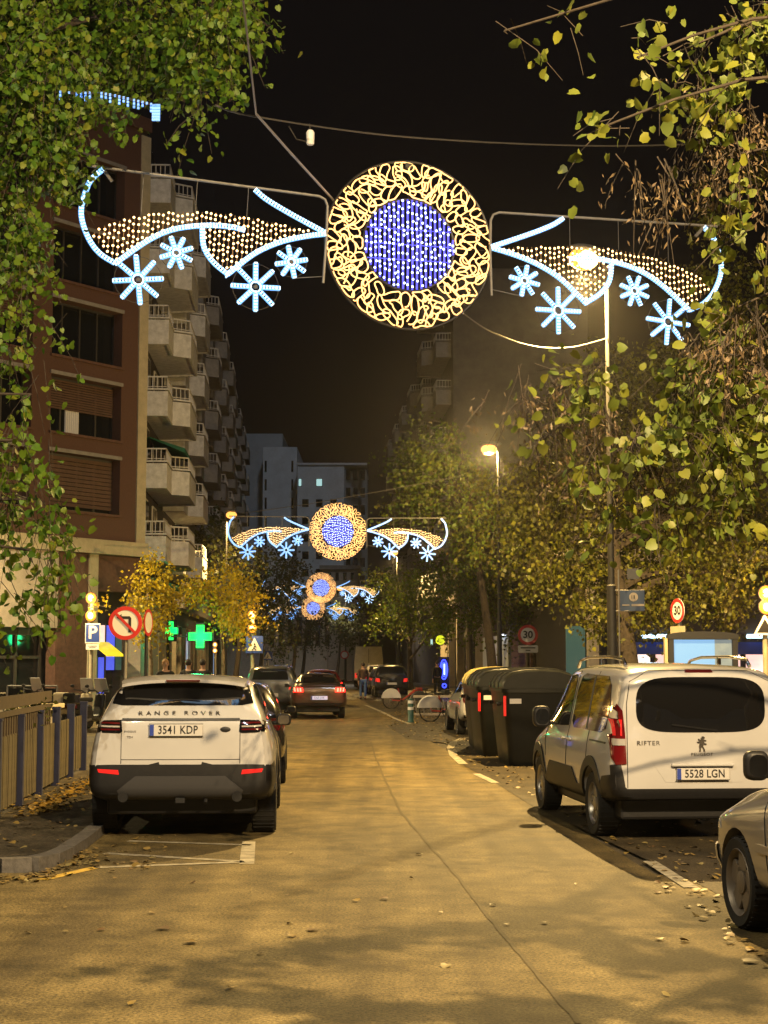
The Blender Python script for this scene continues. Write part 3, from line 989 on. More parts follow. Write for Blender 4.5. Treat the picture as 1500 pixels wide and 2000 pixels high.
for px in range(450, 636, 18):
    slot(hb, px + 4, px + 14, 1205, 1262, 150, M['glass_dark'])
    a, b = P(px - 2, 1275, 149.7), P(px + 2, 1185, 149.7)
    mb = MB(); mb.box(((a.x + b.x) / 2 - hb.location.x, -0.25, (a.z + b.z) / 2), (b.x - a.x, 0.3, b.z - a.z))
    mb.build('pilaster', M['stone_pale'], hb)
# the dark end of the street beyond everything
eb = thing('far_building', 'dark low building closing the street beyond the van', 'building', (P(760, 1295, 175).x, 175, 0))
block(eb, 700, 900, 1150, 175, 10, M['facade_dark'])
for px in (712, 742, 772):
    slot(eb, px, px + 18, 1215, 1235, 175, M['win_warm'] if px == 772 else M['glass_dark'])
# ------------------------------------------------------------------ trees
LEAF_HEART_V = np.array([(0, 0, 0), (0, .5, .02), (0, 1.05, -.08), (-.30, -.10, .05), (-.52, .28, .12), (-.36, .74, .05), (.30, -.10, .05), (.52, .28, .12), (.36, .74, .05)], dtype=np.float64)
LEAF_HEART_F = np.array([(0, 1, 4, 3), (1, 2, 5, 4), (0, 6, 7, 1), (1, 7, 8, 2)])
LEAF_SMALL_V = np.array([(0, 0, 0), (-.42, .45, .12), (0, 1, -.05), (.42, .45, .12)], dtype=np.float64)
LEAF_SMALL_F = np.array([(0, 1, 2, 3)])
LEAF_THIN_V = np.array([(0, 0, 0), (-.16, .5, .06), (0, 1.1, -.05), (.16, .5, .06)], dtype=np.float64)


def unit(a):
    return a / np.maximum(1e-9, np.linalg.norm(a, axis=1, keepdims=True))


def leaf_frames(n, droop):
    t = unit(rng.normal(0, 1, (n, 3)) * (0.75, 0.75, 0.55) + np.array((0, 0, -droop)))
    nr = rng.normal(0, 1, (n, 3)) + np.array((0, 0, 0.5))
    nr = unit(nr - t * (nr * t).sum(1, keepdims=True))
    return t, nr


def leaves_mesh(name, pos, size, droop, tv, tf, m, frames=None):
    n = len(pos)
    t, nr = frames if frames is not None else leaf_frames(n, droop)
    sd = np.cross(t, nr)
    sz = size[:, None, None]
    V = pos[:, None, :] + sz * (tv[None, :, 0:1] * sd[:, None, :] + tv[None, :, 1:2] * t[:, None, :] + tv[None, :, 2:3] * nr[:, None, :])
    k = len(tv)
    Fc = (tf[None] + (np.arange(n) * k)[:, None, None]).reshape(-1, tf.shape[1])
    return quick_mesh(name, V.reshape(-1, 3), Fc, tf.shape[1], m)


def project(p):
    """pixels of world points (n,3)"""
    x, y, z = p[:, 0], p[:, 1], p[:, 2] - CAM_H
    dep = y * math.cos(PITCH) + z * math.sin(PITCH)
    up = -y * math.sin(PITCH) + z * math.cos(PITCH)
    return 750 + F_PX * x / dep, 1000 - F_PX * up / dep, dep


def sprays(blobs, per_m3, n_leaf, length, jitter, droop):
    """blobs: (centre Vector, radii, density). returns leaf positions and the twigs that carry them"""
    pos, twigs = [], []
    for c, r, dens in blobs:
        vol = 4.19 * r[0] * r[1] * r[2]
        n = max(2, int(per_m3 * dens * vol))
        clumps = []
        for _ in range(max(2, n // 7)):
            d = rng.normal(0, 1, 3)
            d /= np.linalg.norm(d)
            clumps.append(d * rng.random() ** 0.45)
        for q_ in range(n):
            d = clumps[q_ % len(clumps)] + rng.normal(0, 0.16, 3)
            a = np.array(c) + d * np.array(r)
            v = d * 0.7 + rng.normal(0, 0.45, 3) + np.array((0, 0, -droop))
            v /= np.linalg.norm(v)
            L = length * rng.uniform(0.6, 1.3)
            m = max(2, int(n_leaf * rng.uniform(0.6, 1.4)))
            k = rng.random(m)
            bend = np.array((0, 0, -0.35 * L))
            q = a + np.outer(k, v * L) + np.outer(k * k, bend) + rng.normal(0, jitter, (m, 3))
            pos.append(q)
            twigs.append([a - v * L * 0.3, a + v * L * 0.5 + bend * 0.25, a + v * L + bend])
    return (np.concatenate(pos) if pos else np.zeros((0, 3))), twigs


def curve3(a, b, sag=0.0, n=8, wob=0.0, up=0.0):
    a, b = Vector(a), Vector(b)
    L = (b - a).length
    out = []
    ox, oy = rnd.uniform(-1, 1) * wob * L, rnd.uniform(-1, 1) * wob * L
    for i in range(n + 1):
        k = i / n
        p = a.lerp(b, k)
        w = math.sin(math.pi * k)
        out.append(p + Vector((ox * w, oy * w, (up - sag) * w * L)))
    return out


def tree(label, base, height, trunk_r, blobs, m, leaf=0.1, per_m3=6, n_leaf=10, length=0.7, jitter=0.09, droop=0.5,
         lean=(0, 0), limbs=9, heart=False, dry=None, singles=0, bark='bark', group=None, rough_twigs=True, crown_z=None, limb_to=None, limb_k=0.4, limb_up=0.08):
    base = Vector(base)
    root = thing('tree', label, 'tree', base, 0, group)
    cz = height
    tp = [base + Vector((lean[0] * k, lean[1] * k, cz * k)) + Vector((math.sin(5 * k) * 0.06, math.cos(4 * k) * 0.05 - 0.05, 0)) for k in [i / 7 for i in range(8)]]
    mb = MB()
    mb.tube([p - base for p in tp], [trunk_r * (1.25 - 0.25 * min(1, i) - 0.085 * i) for i in range(8)], 10)
    mb.build('trunk', M[bark], root, smooth=True)
    targets = limb_to or sorted(blobs, key=lambda b: -b[1][0])[:limbs]
    for bl in targets:
        c = Vector(bl[0])
        k = min(0.98, max(0.45, (c.z - base.z - 0.25 * (c - base).xy.length) / max(0.1, cz)))
        s = tp[int(k * 7)].lerp(tp[min(7, int(k * 7) + 1)], k * 7 - int(k * 7))
        if (c - s).length < 0.3: continue
        mb = MB()
        path = curve3(s - base, c - base, 0, 9, 0.09, limb_up)
        r0 = trunk_r * limb_k
        mb.tube(path, [r0 * (1 - 0.085 * i) for i in range(10)], 6)
        for j in (4, 6, 7, 9):
            e = path[j] + Vector((rnd.uniform(-1, 1), rnd.uniform(-1, 1), rnd.uniform(-0.7, 0.5))) * bl[1][0] * 0.55
            mb.tube(curve3(path[j], e, 0, 4, 0.08), [r0 * 0.3 * (1 - 0.18 * i) for i in range(5)], 4)
        mb.build('limb', M[bark], root, smooth=True)
    pos, twigs = sprays(blobs, per_m3, n_leaf, length, jitter, droop)
    b = np.array(base)
    if rough_twigs:
        mb = MB()
        for t in twigs:
            mb.tube([Vector(q - b) for q in t], [0.003 + leaf * 0.012, 0.0035, 0.002], 3, cap=False)
        mb.build('twig', M[bark], root, kind='stuff')
    size = leaf * rng.uniform(0.6, 1.25, len(pos))
    tv, tf = (LEAF_HEART_V, LEAF_HEART_F) if heart else (LEAF_SMALL_V, LEAF_SMALL_F)
    t, nr = leaf_frames(len(pos), 0.7)
    keep = np.ones(len(pos), bool)
    if singles:
        x, y, dep = project(pos)
        vis = (x > 0) & (x < 1500) & (y > 0) & (y < 2000)
        score = np.where(vis, size / dep, 0)
        idx = np.argsort(-score)[:singles]
        keep[idx] = False
        me = quick_mesh('leaf', LEAF_HEART_V if heart else LEAF_SMALL_V, LEAF_HEART_F if heart else LEAF_SMALL_F, 4, m)
        for i in idx:
            mt = Matrix.Identity(3)
            sd = np.cross(t[i], nr[i])
            mt.col[0], mt.col[1], mt.col[2] = sd, t[i], nr[i]
            o = link('leaf', me, root, Vector(pos[i] - b), mt.to_euler())
            o.scale = (size[i],) * 3
    if keep.any():
        me = leaves_mesh('crown', (pos - b)[keep], size[keep], 0.7, tv, tf, m, (t[keep], nr[keep]))
        tag(link('crown', me, root), kind='stuff')
    if dry:
        dp, tw2 = sprays(dry, per_m3 * 1.7, 14, 0.30, 0.05, 0.9)
        me = leaves_mesh('dry_bracts', dp - b, leaf * rng.uniform(0.5, 0.9, len(dp)), 1.2, LEAF_THIN_V, LEAF_SMALL_F, M['leaf_dry'])
        tag(link('dry_bracts', me, root), kind='stuff')
        mb = MB()
        for q in tw2: mb.tube([Vector(p - b) for p in q], [0.006, 0.004, 0.002], 3, cap=False)
        mb.build('bare_twig', M[bark], root, kind='stuff')
    return root


def B(px, py, d, r, dens=1.0, dd=None, flat=1.0):
    s = d / F_PX
    return (P(px, py, d), (r * s, (dd if dd is not None else r * s * 1.2), r * s * flat), dens)


# big green tree at the upper left: trunk stands left of the frame
blobs = [B(40, 40, 16, 110), B(170, 30, 16.5, 100), B(300, 15, 16, 90), B(420, 35, 15.5, 80), B(468, 95, 15.5, 38, 0.9), B(385, 130, 15.5, 58),
         B(300, 80, 16, 70), B(398, 235, 15.2, 30, 1.2), B(345, 190, 15.4, 32, 0.9), B(222, 205, 15.5, 30, 0.8), B(90, 160, 15.5, 110), B(190, 115, 16, 75),
         B(40, 280, 15.5, 90), B(112, 235, 15.5, 36), B(5, 420, 15.2, 75), B(38, 490, 15, 42), B(30, 575, 15, 45), B(28, 655, 15, 42), B(15, 720, 15, 28),
         B(-120, 100, 16, 160, 0.6), B(-120, 400, 16, 150, 0.6), B(150, -130, 16.5, 160, 0.45), B(400, -110, 16, 120, 0.5)]
tree('dense green tree hanging into the upper left corner above the wooden fence', T(-5.4, 17.5, 0.1), 7.5, 0.22, blobs, M['leaf_green'],
     leaf=0.066, per_m3=150, n_leaf=16, length=0.45, jitter=0.07, droop=0.9, lean=(0.5, -0.6), limbs=8, heart=True, singles=300)
blobs = [B(60, 770, 14, 60, 0.5), B(25, 860, 14, 80, 0.9), B(105, 900, 14, 50, 0.6), B(55, 975, 14, 85, 0.9), B(108, 1000, 13.8, 38, 0.6), B(60, 1075, 14, 90),
         B(100, 1055, 13.8, 40, 0.9), B(20, 1150, 14, 60, 1.2), B(70, 1110, 14, 38), B(40, 690, 14, 40, 0.6), B(120, 640, 14, 30, 0.25), B(-100, 900, 14.5, 130, 0.6), B(-90, 1100, 14.5, 110, 0.6)]
tree('thin yellowing tree with drooping twigs at the left edge below the dense green crown', T(-5.7, 13.6, 0.1), 5.2, 0.11, blobs, M['leaf_green'],
     leaf=0.075, per_m3=56, n_leaf=10, length=0.5, jitter=0.06, droop=1.0, lean=(0.6, 0.2), limbs=6, heart=True, singles=120)

# near linden on the right: big sparse leaves and dry bracts
blobs = [B(985, 60, 9.6, 26, 2.2, 0.15), B(1120, 62, 9.6, 16, 1.6, 0.1), B(1224, 60, 9.6, 20, 1.0, 0.1), B(1245, 112, 9.4, 14, 1.5, 0.1), B(1395, 60, 9.6, 60, 1.5), B(1470, 60, 9.8, 70, 1.6), B(1330, 100, 9.6, 30, 0.7), B(1430, 170, 9.6, 60, 1.0),
         B(1290, 180, 9.5, 22, 0.8, 0.1), B(1185, 245, 9.3, 16, 2.0, 0.1), B(1210, 258, 9.3, 10, 2.5, 0.1), B(1350, 260, 9.8, 50, 0.45), B(1450, 300, 10, 70, 0.5), B(1470, 380, 10, 60, 0.6), B(1470, 480, 10, 60, 0.45), B(1440, 600, 10, 80, 0.4),
         B(1060, 725, 10.5, 26, 1.2), B(1130, 740, 10.5, 45, 0.7), B(1010, 735, 10.5, 10, 1.2, 0.1), B(1210, 730, 10.5, 55, 0.8), B(1300, 740, 10.5, 60, 0.9), B(1400, 720, 10.5, 75, 1.0), B(1470, 790, 10.5, 60, 1.0),
         B(1090, 830, 10.5, 40, 0.7), B(1160, 870, 10.5, 45, 0.8), B(1270, 850, 10.5, 65, 0.9), B(1380, 850, 10.5, 70, 1.1), B(1190, 950, 10.5, 45, 0.7), B(1280, 970, 10.5, 50, 0.9), B(1340, 990, 10.5, 50, 1.1), B(1420, 960, 10.5, 60, 0.9), B(1260, 1020, 10.5, 30, 0.6), B(1480, 1040, 10.5, 40, 0.6),
         ]
dry = [B(1230, 320, 9.8, 40, 0.9), B(1300, 360, 9.8, 50, 0.9), B(1400, 300, 10, 60, 0.8), B(1400, 230, 10, 65, 0.8), B(1475, 440, 10, 40, 0.9), B(1450, 690, 10, 60, 0.7), B(1470, 620, 10, 60, 0.8), B(1450, 200, 10, 60, 0.7),
       B(950, 790, 11, 28, 1.0), B(1010, 770, 11, 40, 1.2), B(1080, 780, 11, 45, 1.0), B(1150, 800, 11, 45, 0.9), B(1050, 860, 11, 40, 0.7), B(1130, 940, 11, 45, 0.6), B(1230, 900, 11, 60, 0.5), B(1330, 700, 11, 60, 0.6), B(1440, 740, 11, 60, 0.6)]
lt = [b for b in blobs if b[0].z > 4.3 or b[1][0] > 0.18][::3]
linden = tree('large leafed linden with dry brown seed clusters overhanging the right side of the road', T(7.0, 10.2, 0.1), 6.8, 0.24, blobs, M['leaf_linden'],
     leaf=0.070, per_m3=310, n_leaf=7, length=0.32, limb_k=0.12, limb_up=0.2, jitter=0.07, droop=0.6, lean=(-0.8, 0), heart=True, dry=dry, singles=300, limb_to=lt)

# the tree by the tall lamp post
blobs = [B(1000, 1010, 34, 70), B(1080, 1060, 34, 80), B(1170, 1110, 34, 85), B(1260, 1120, 34, 80), B(1350, 1120, 34, 85), B(1440, 1120, 34, 85), B(1470, 1010, 35, 90), B(1370, 1010, 35, 90), B(1260, 1010, 35, 85), B(1150, 970, 34, 85),
         B(1060, 930, 34, 75), B(1150, 860, 35, 80, 0.7), B(1280, 880, 35, 90, 0.8), B(1400, 880, 35, 90, 0.8), B(1140, 1140, 33, 45), B(1075, 1080, 33, 45), B(1200, 1190, 33, 40), B(1300, 1180, 33, 40, 0.8), B(980, 940, 34, 45, 0.8),
         B(1200, 740, 36, 70, 1.0), B(1330, 720, 36, 80, 1.2), B(1440, 700, 36, 80, 1.2), B(1460, 540, 36, 70, 0.9), B(1400, 420, 36, 60, 0.6), B(1480, 300, 36, 60, 0.6), B(1100, 790, 35, 60, 1.0), B(1400, 800, 35, 70, 1.0), B(1250, 800, 35, 60, 1.0)]
tree('broad autumn tree behind the tall lamp post and its blue banner', G(1236, 1455) + Vector((0, 0, 0.1)), 4.6, 0.27, blobs, M['leaf_brown'],
     leaf=0.105, per_m3=37, n_leaf=13, length=0.6, jitter=0.12, droop=0.6, lean=(-0.35, 0), limbs=14)

# boughs of the linden over the road, out of the picture: their shadows fall across the foreground
LAMP0 = Vector((4.3, 2.9, 8.36))
BOUGHS = []
for bough, joins in (([(365, 1905), (420, 1880), (520, 1862), (640, 1850), (760, 1833), (880, 1812)], 0), ([(375, 1908), (450, 1940), (560, 1960), (760, 1968), (1000, 1980), (1250, 1985)], 1), ([(900, 1815), (1000, 1790), (1090, 1768), (1165, 1742)], 0), ([(1090, 1790), (1160, 1745), (1225, 1705)], 0),
              ([(1150, 1850), (1230, 1872), (1340, 1868), (1490, 1878)], 1), ([(960, 1835), (1040, 1810), (1120, 1800), (1210, 1838)], 0), ([(1215, 1720), (1290, 1770), (1390, 1800), (1520, 1790)], 1)):
    BOUGHS.append(bough)
    pts_ = [LAMP0.lerp(G(x, y), 0.45) - linden.location for x, y in bough]
    if joins: pts_ += [Vector((-0.9, -2.6, 5.3)), Vector((-0.5, 0, 5.6))]
    mb = MB(); mb.tube(pts_, [0.020 + 0.022 * i / len(pts_) for i in range(len(pts_))], 6)
    mb.build('limb', M['bark'], linden, smooth=True)
OVER = [(420, 1900, .10), (985, 1800, .12), (1075, 1830, .14), (1020, 1772, .09), (1210, 1880, .12), (1330, 1870, .11), (1220, 1720, .08), (1150, 1775, .08), (1430, 1885, .11), (820, 1830, .08), (560, 1860, .07), (1000, 1968, .14), (1250, 1970, .14), (640, 1965, .12), (1400, 1800, .1), (160, 1900, .1), (1480, 1950, .14)]
for bough in BOUGHS:
    for (xa, ya), (xb, yb) in zip(bough, bough[1:]):
        nn = max(1, int(abs(xb - xa) / 38))
        OVER += [(xa + (xb - xa) * k / nn, ya + (yb - ya) * k / nn, .045) for k in range(nn)]
op, _t = sprays([(LAMP0.lerp(G(x, y), 0.45), (r, r * .8, r * .4), 1.0) for x, y, r in OVER], 2600, 7, .11, .035, .2)
me = leaves_mesh('crown', op - np.array(linden.location), .075 * rng.uniform(.6, 1.2, len(op)), .7, LEAF_HEART_V, LEAF_HEART_F, M['leaf_linden'])
tag(link('crown', me, linden), kind='stuff')

# trees further down the right side
blobs = [B(805, 935, 56, 48), B(855, 890, 55, 45), B(905, 905, 55, 48), B(835, 975, 56, 45), B(785, 980, 56, 32), B(935, 960, 55, 50), B(955, 1035, 54, 55), B(895, 1050, 55, 40), B(870, 850, 57, 35, 0.6), B(1000, 1000, 55, 45), B(1020, 1080, 55, 45), B(800, 870, 58, 40, 0.5)]
tree('tall yellow green tree lit by the second street lamp', T(7.0, 55, 0.1), 7.2, 0.2, blobs, M['leaf_mid'], leaf=0.14, per_m3=16, n_leaf=14, length=0.9, jitter=0.2, droop=0.4, lean=(-0.8, 0), limbs=9)
blobs = [B(900, 1125, 66, 48), B(960, 1140, 64, 52), B(1015, 1170, 64, 45), B(1055, 1130, 64, 45), B(860, 1100, 67, 40), B(930, 1200, 65, 40), B(1000, 1215, 64, 36), B(1080, 1200, 62, 40), B(880, 1180, 66, 38)]
tree('low leafy tree with two dark stems left of the thirty sign', G(920, 1372), 4.0, 0.17, blobs, M['leaf_mid'], leaf=0.15, per_m3=15, n_leaf=13, length=0.9, jitter=0.2, droop=0.5, limbs=7)
blobs = [B(800, 1125, 86, 40), B(765, 1165, 86, 36), B(835, 1170, 84, 42), B(790, 1205, 86, 34), B(740, 1205, 88, 26), B(850, 1215, 84, 30), B(760, 1110, 88, 25)]
tree('round leafy tree with a forked trunk beside the parked black car', G(800, 1352), 4.4, 0.2, blobs, M['leaf_mid'], leaf=0.18, per_m3=9, n_leaf=12, length=1.0, jitter=0.25, droop=0.5, limbs=6)
blobs = [B(740, 1170, 118, 25), B(715, 1200, 118, 25), B(770, 1190, 118, 25), B(740, 1220, 118, 22)]
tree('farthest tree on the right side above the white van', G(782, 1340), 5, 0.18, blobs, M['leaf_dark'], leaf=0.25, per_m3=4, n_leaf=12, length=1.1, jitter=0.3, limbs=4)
# yellow ginkgos on the left
blobs = [B(296, 1095, 47, 13), B(292, 1130, 47, 30), B(325, 1150, 47, 30), B(262, 1155, 47, 26), B(300, 1180, 47, 38), B(342, 1165, 47, 22), B(335, 1210, 47, 26), B(265, 1200, 47, 26), B(215, 1185, 47, 16), B(300, 1225, 47, 26)]
tree('bright yellow ginkgo beside the no left turn sign', G(290, 1405), 4.4, 0.09, blobs, M['leaf_yellow'], leaf=0.11, per_m3=46, n_leaf=14, length=0.5, jitter=0.12, droop=-0.3, limbs=6, bark='bark_pale')
blobs = [B(438, 1085, 52, 13), B(428, 1125, 52, 32), B(465, 1150, 52, 36), B(405, 1165, 52, 30), B(445, 1190, 52, 38), B(500, 1170, 52, 24), B(395, 1120, 52, 16), B(505, 1205, 52, 18), B(455, 1225, 52, 28)]
tree('yellow ginkgo above the green pharmacy cross', G(432, 1392), 4.6, 0.09, blobs, M['leaf_yellow'], leaf=0.12, per_m3=36, n_leaf=14, length=0.55, jitter=0.14, droop=-0.3, limbs=6, bark='bark_pale')
# dark street trees further left
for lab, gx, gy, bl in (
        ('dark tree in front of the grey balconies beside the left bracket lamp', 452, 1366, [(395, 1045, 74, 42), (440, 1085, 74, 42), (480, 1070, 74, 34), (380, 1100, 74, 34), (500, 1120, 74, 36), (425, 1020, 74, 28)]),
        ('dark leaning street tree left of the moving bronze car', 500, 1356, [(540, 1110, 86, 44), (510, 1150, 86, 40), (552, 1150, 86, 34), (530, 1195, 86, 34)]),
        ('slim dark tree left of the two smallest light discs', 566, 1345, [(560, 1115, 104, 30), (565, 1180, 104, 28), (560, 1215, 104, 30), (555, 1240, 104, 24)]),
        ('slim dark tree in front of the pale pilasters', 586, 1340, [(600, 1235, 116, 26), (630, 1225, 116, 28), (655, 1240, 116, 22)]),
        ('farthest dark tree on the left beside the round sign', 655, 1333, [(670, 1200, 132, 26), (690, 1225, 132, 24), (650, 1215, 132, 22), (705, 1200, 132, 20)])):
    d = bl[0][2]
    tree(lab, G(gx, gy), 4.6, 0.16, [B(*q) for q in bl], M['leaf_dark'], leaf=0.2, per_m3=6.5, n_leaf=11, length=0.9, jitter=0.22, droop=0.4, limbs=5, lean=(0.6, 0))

# ------------------------------------------------------------------ fallen leaves
def litter(name, spots, m, size=(0.03, 0.07), z=0.012):
    pos, sz = [], []
    for f, n in spots:
        for _ in range(n):
            p = f()
            pos.append((p[0], p[1], p[2] if len(p) > 2 else z))
            sz.append(rnd.uniform(*size))
    pos, sz = np.array(pos), np.array(sz)
    n = len(pos)
    a = rng.uniform(0, 6.28, n)
    t = unit(np.stack([np.cos(a), np.sin(a), rng.normal(0, 0.18, n)], 1))
    nr = np.stack([rng.normal(0, 0.25, n), rng.normal(0, 0.25, n), np.ones(n)], 1)
    nr = unit(nr - t * (nr * t).sum(1, keepdims=True))
    me = leaves_mesh(name, pos, sz, 0, LEAF_HEART_V, LEAF_HEART_F, m, (t, nr))
    return tag(link(name, me), kind='stuff')


def area(t0, t1, y0, y1, z=0.012):
    def f():
        p = T(rnd.uniform(t0, t1), rnd.uniform(y0, y1), z)
        return (p.x, p.y, z)
    return f


def along(pts, w, z=0.012):
    def f():
        i = rnd.randrange(len(pts) - 1)
        p = pts[i].lerp(pts[i + 1], rnd.random())
        return (p.x + rnd.gauss(0, w), p.y + rnd.gauss(0, w), z)
    return f


litter('fallen_leaves', [
    (area(3.0, 5.1, 9, 36), 900), (area(2.7, 4.0, 8, 13), 150), (area(2.4, 5.1, 36, 46), 160), (area(3.1, 5.1, 46, 90), 260),
    (along([G(10, 1722), G(60, 1716), G(105, 1705), G(140, 1690), G(170, 1665)], 0.09), 130),
    (area(-2.0, -1.2, 13, 16), 45), (area(-2, 3.0, 7.3, 16), 42), (area(5.3, 7, 8, 36, 0.135), 300),
    (along([G(20, 1600, .12), G(100, 1555, .12), G(180, 1520, .12)], 0.16, 0.135), 160), (area(-4.2, -2.1, 13.2, 20, 0.135), 140)], M['leaf_fallen'])
litter('golden_leaves', [(along([G(75, 1590, .12), G(120, 1560, .12), G(185, 1525, .12)], 0.10, 0.14), 330), (area(2.6, 4.2, 44, 56), 160)], M['leaf_gold'])
flm = quick_mesh('fallen_leaf', LEAF_HEART_V * (0.085, 0.085, 0.05), LEAF_HEART_F, 4, M['leaf_fallen'])
for px, py, lab in ((312, 1815, 'pale yellow fallen leaf alone on the asphalt behind the white car at left'), (383, 1844, 'small fallen leaf right of the pale yellow one on the open road'),
                    (615, 1817, 'fallen leaf lying alone in the middle of the open road'), (1452, 1880, 'pale fallen leaf beside the wheel of the silver car'), (1475, 1857, 'curled fallen leaf just in front of the silver car tyre')):
    g = G(px, py)
    o = link('fallen_leaf', flm, None, (g.x, g.y, 0.012), (0.05, 0.08, rnd.uniform(0, 6)))
    tag(o, lab, 'leaf', 'single fallen leaves on the road')
# ------------------------------------------------------------------ festive light arches
def cr_curve(pts, step):
    """smooth curve through 2D points, resampled evenly"""
    pts = [Vector((p[0], 0, p[1])) for p in pts]
    out = []
    n = len(pts)
    for i in range(n - 1):
        p0, p1, p2, p3 = pts[max(0, i - 1)], pts[i], pts[i + 1], pts[min(n - 1, i + 2)]
        for k in range(16):
            t = k / 16
            out.append(0.5 * ((2 * p1) + (p2 - p0) * t + (2 * p0 - 5 * p1 + 4 * p2 - p3) * t * t + (3 * p1 - p0 - 3 * p2 + p3) * t ** 3))
    out.append(pts[-1])
    res, acc = [out[0]], 0.0
    for a, b in zip(out, out[1:]):
        L = (b - a).length
        if L < 1e-6: continue
        while acc + L >= step * len(res):
            k = (step * len(res) - acc) / L
            res.append(a.lerp(b, k))
        acc += L
    return res


def bead_rope(mb_bead, mb_core, path, width=0.050, thick=0.017):
    for i, p in enumerate(path):
        d = path[min(i + 1, len(path) - 1)] - path[max(i - 1, 0)]
        ang = math.atan2(d.z, d.x)
        c, s = math.cos(ang), math.sin(ang)
        hx, hz = thick / 2, width / 2
        vs_ = []
        for y in (-0.02, 0.02):
            for x, z in ((-hx, -hz), (hx, -hz), (hx, hz), (-hx, hz)):
                vs_.append((p.x + x * c - z * s, p.y + y, p.z + x * s + z * c))
        mb_bead.add(vs_, [(0, 1, 2, 3), (7, 6, 5, 4), (0, 4, 5, 1), (1, 5, 6, 2), (2, 6, 7, 3), (3, 7, 4, 0)])
    off = 0.020
    for sgn in (-1, 1):
        pts = []
        for i, p in enumerate(path):
            d = (path[min(i + 1, len(path) - 1)] - path[max(i - 1, 0)]).normalized()
            pts.append(p + Vector((-d.z, 0, d.x)) * off * sgn)
        if len(pts) > 1: mb_core.tube(pts, 0.011, 4)


CURL = [(2.55, .424), (2.66, .30), (2.71, .175), (2.75, -.087), (2.67, -.334), (2.53, -.516), (2.34, -.619)]
LOW1 = [(2.34, -.619), (2.01, -.325), (1.73, -.159), (1.38, -.07), (1.1, -.051), (.91, -.074)]
LOW2 = [(1.41, -.119), (1.38, -.316), (1.27, -.473), (1.1, -.594), (1.09, -.595), (.81, -.33), (.53, -.163), (.24, -.059), (0, 0)]
UPPER = [(.84, .409), (.70, .313), (.41, .178), (0, .01)]
TOPE = [(2.63, -.329), (2.47, -.195), (2.13, -.055), (1.73, .041), (1.33, .091), (.93, .084), (.47, .038), (0.03, .002)]
LOWE = [(2.63, -.33), (2.34, -.6), (2.01, -.325), (1.73, -.159), (1.39, -.09), (1.37, -.316), (1.27, -.473), (1.1, -.58), (.81, -.33), (.53, -.163), (.24, -.059), (0, 0)]
FLAKES = [(2.08, -.774, .285, .1), (1.68, -.42, .2, .35), (.77, -.707, .285, .0), (.38, -.373, .19, .2)]


def interp(pts, x):
    p = sorted(pts)
    return float(np.interp(x, [q[0] for q in p], [q[1] for q in p]))


def flake_arm(r):
    bead, core = MB(), MB()
    path = [Vector((0, 0, r * 0.2 + k * 0.036)) for k in range(int(r * 0.8 / 0.036) + 1)]
    bead_rope(bead, core, path, 0.037, 0.017)
    return bead.mesh('arm', M['cool_bead']), core.mesh('arm_rope', M['cool_rope'])


ARMS = {}


def wing(root, side, roll, dx, dz, k=1.0):
    W = Matrix.Translation((side * dx, 0, dz)) @ Matrix.Rotation(-side * roll, 4, 'Y') @ Matrix.Diagonal((k, 1, 1, 1))

    def tr(p):
        return W @ Vector((side * p[0], 0, p[1]))

    def pl(pts, step):
        q = [tr(p) for p in pts]
        return cr_curve([(v.x, v.z) for v in q], step)
    for name, pts in (('curl_rope', CURL), ('lower_rope', LOW1), ('lower_rope', LOW2), ('upper_rope', UPPER)):
        bead, core = MB(), MB()
        bead_rope(bead, core, pl(pts, 0.035))
        o = core.build(name, M['cool_rope'], root)
        bead.build('bead', M['cool_bead'], o, kind='stuff')
    # net of hanging strings with warm bulbs
    net, bulbs = MB(), MB()
    x = 0.10
    while x < 2.6:
        a, b = interp(TOPE, x), interp(LOWE, x)
        if a - b > 0.03:
            net.tube([tr((x, a)), tr((x, b))], 0.006, 3, cap=False)
            z = a - rnd.uniform(0.0, 0.05)
            while z > b + 0.02:
                p = tr((x + rnd.uniform(-.006, .006), z))
                bulbs.ball((p.x, p.y, p.z), 0.0145, 6, 4)
                z -= rnd.uniform(0.05, 0.095)
        x += 0.053
    o = net.build('light_net', M['string_brown'], root, kind='stuff')
    bulbs.build('bulb', M['warm_bulb'], o, kind='stuff')
    # metal arm that carries the wing, and the thin hangers
    fr = MB()
    fr.tube([tr((2.72, .446)), tr((1.4, .44)), tr((0.10, .432)), tr((0.03, .40)), tr((0.0, .33)), tr((-.01, -.05)), tr((0.0, -.575))], 0.016, 6)
    for hx in (2.1, 1.5, .92): fr.tube([tr((hx, .44)), tr((hx, interp(TOPE, hx)))], 0.005, 3)
    fr.tube([tr((2.55, .43)), tr((2.44, .30))], 0.02, 5)
    fr.tube([tr((0.35, -.56)), tr((0.0, -.50))], 0.006, 3)
    fr.build('frame', M['metal_grey'], root, smooth=True)
    for fx, fz, r, ph in FLAKES:
        c = tr((fx, fz))
        if r not in ARMS: ARMS[r] = flake_arm(r)
        hub = MB()
        hub.lathe([(0.02, -0.012), (0.028, 0), (0.02, 0.012)], 8, 'Y')
        ring = [Vector((r * 0.92 * math.cos(a), 0, r * 0.92 * math.sin(a))) for a in [2 * math.pi * k / 24 for k in range(25)]]
        hub.tube(ring, 0.004, 3, cap=False)
        f = hub.build('snowflake', M['cable'], root, loc=c)
        for k in range(8):
            rot = (0, side * ph + k * math.pi / 4, 0)
            a = link('arm', ARMS[r][1], f, (0, 0, 0), rot)
            link('bead', ARMS[r][0], f, (0, 0, 0), rot)['kind'] = 'stuff'


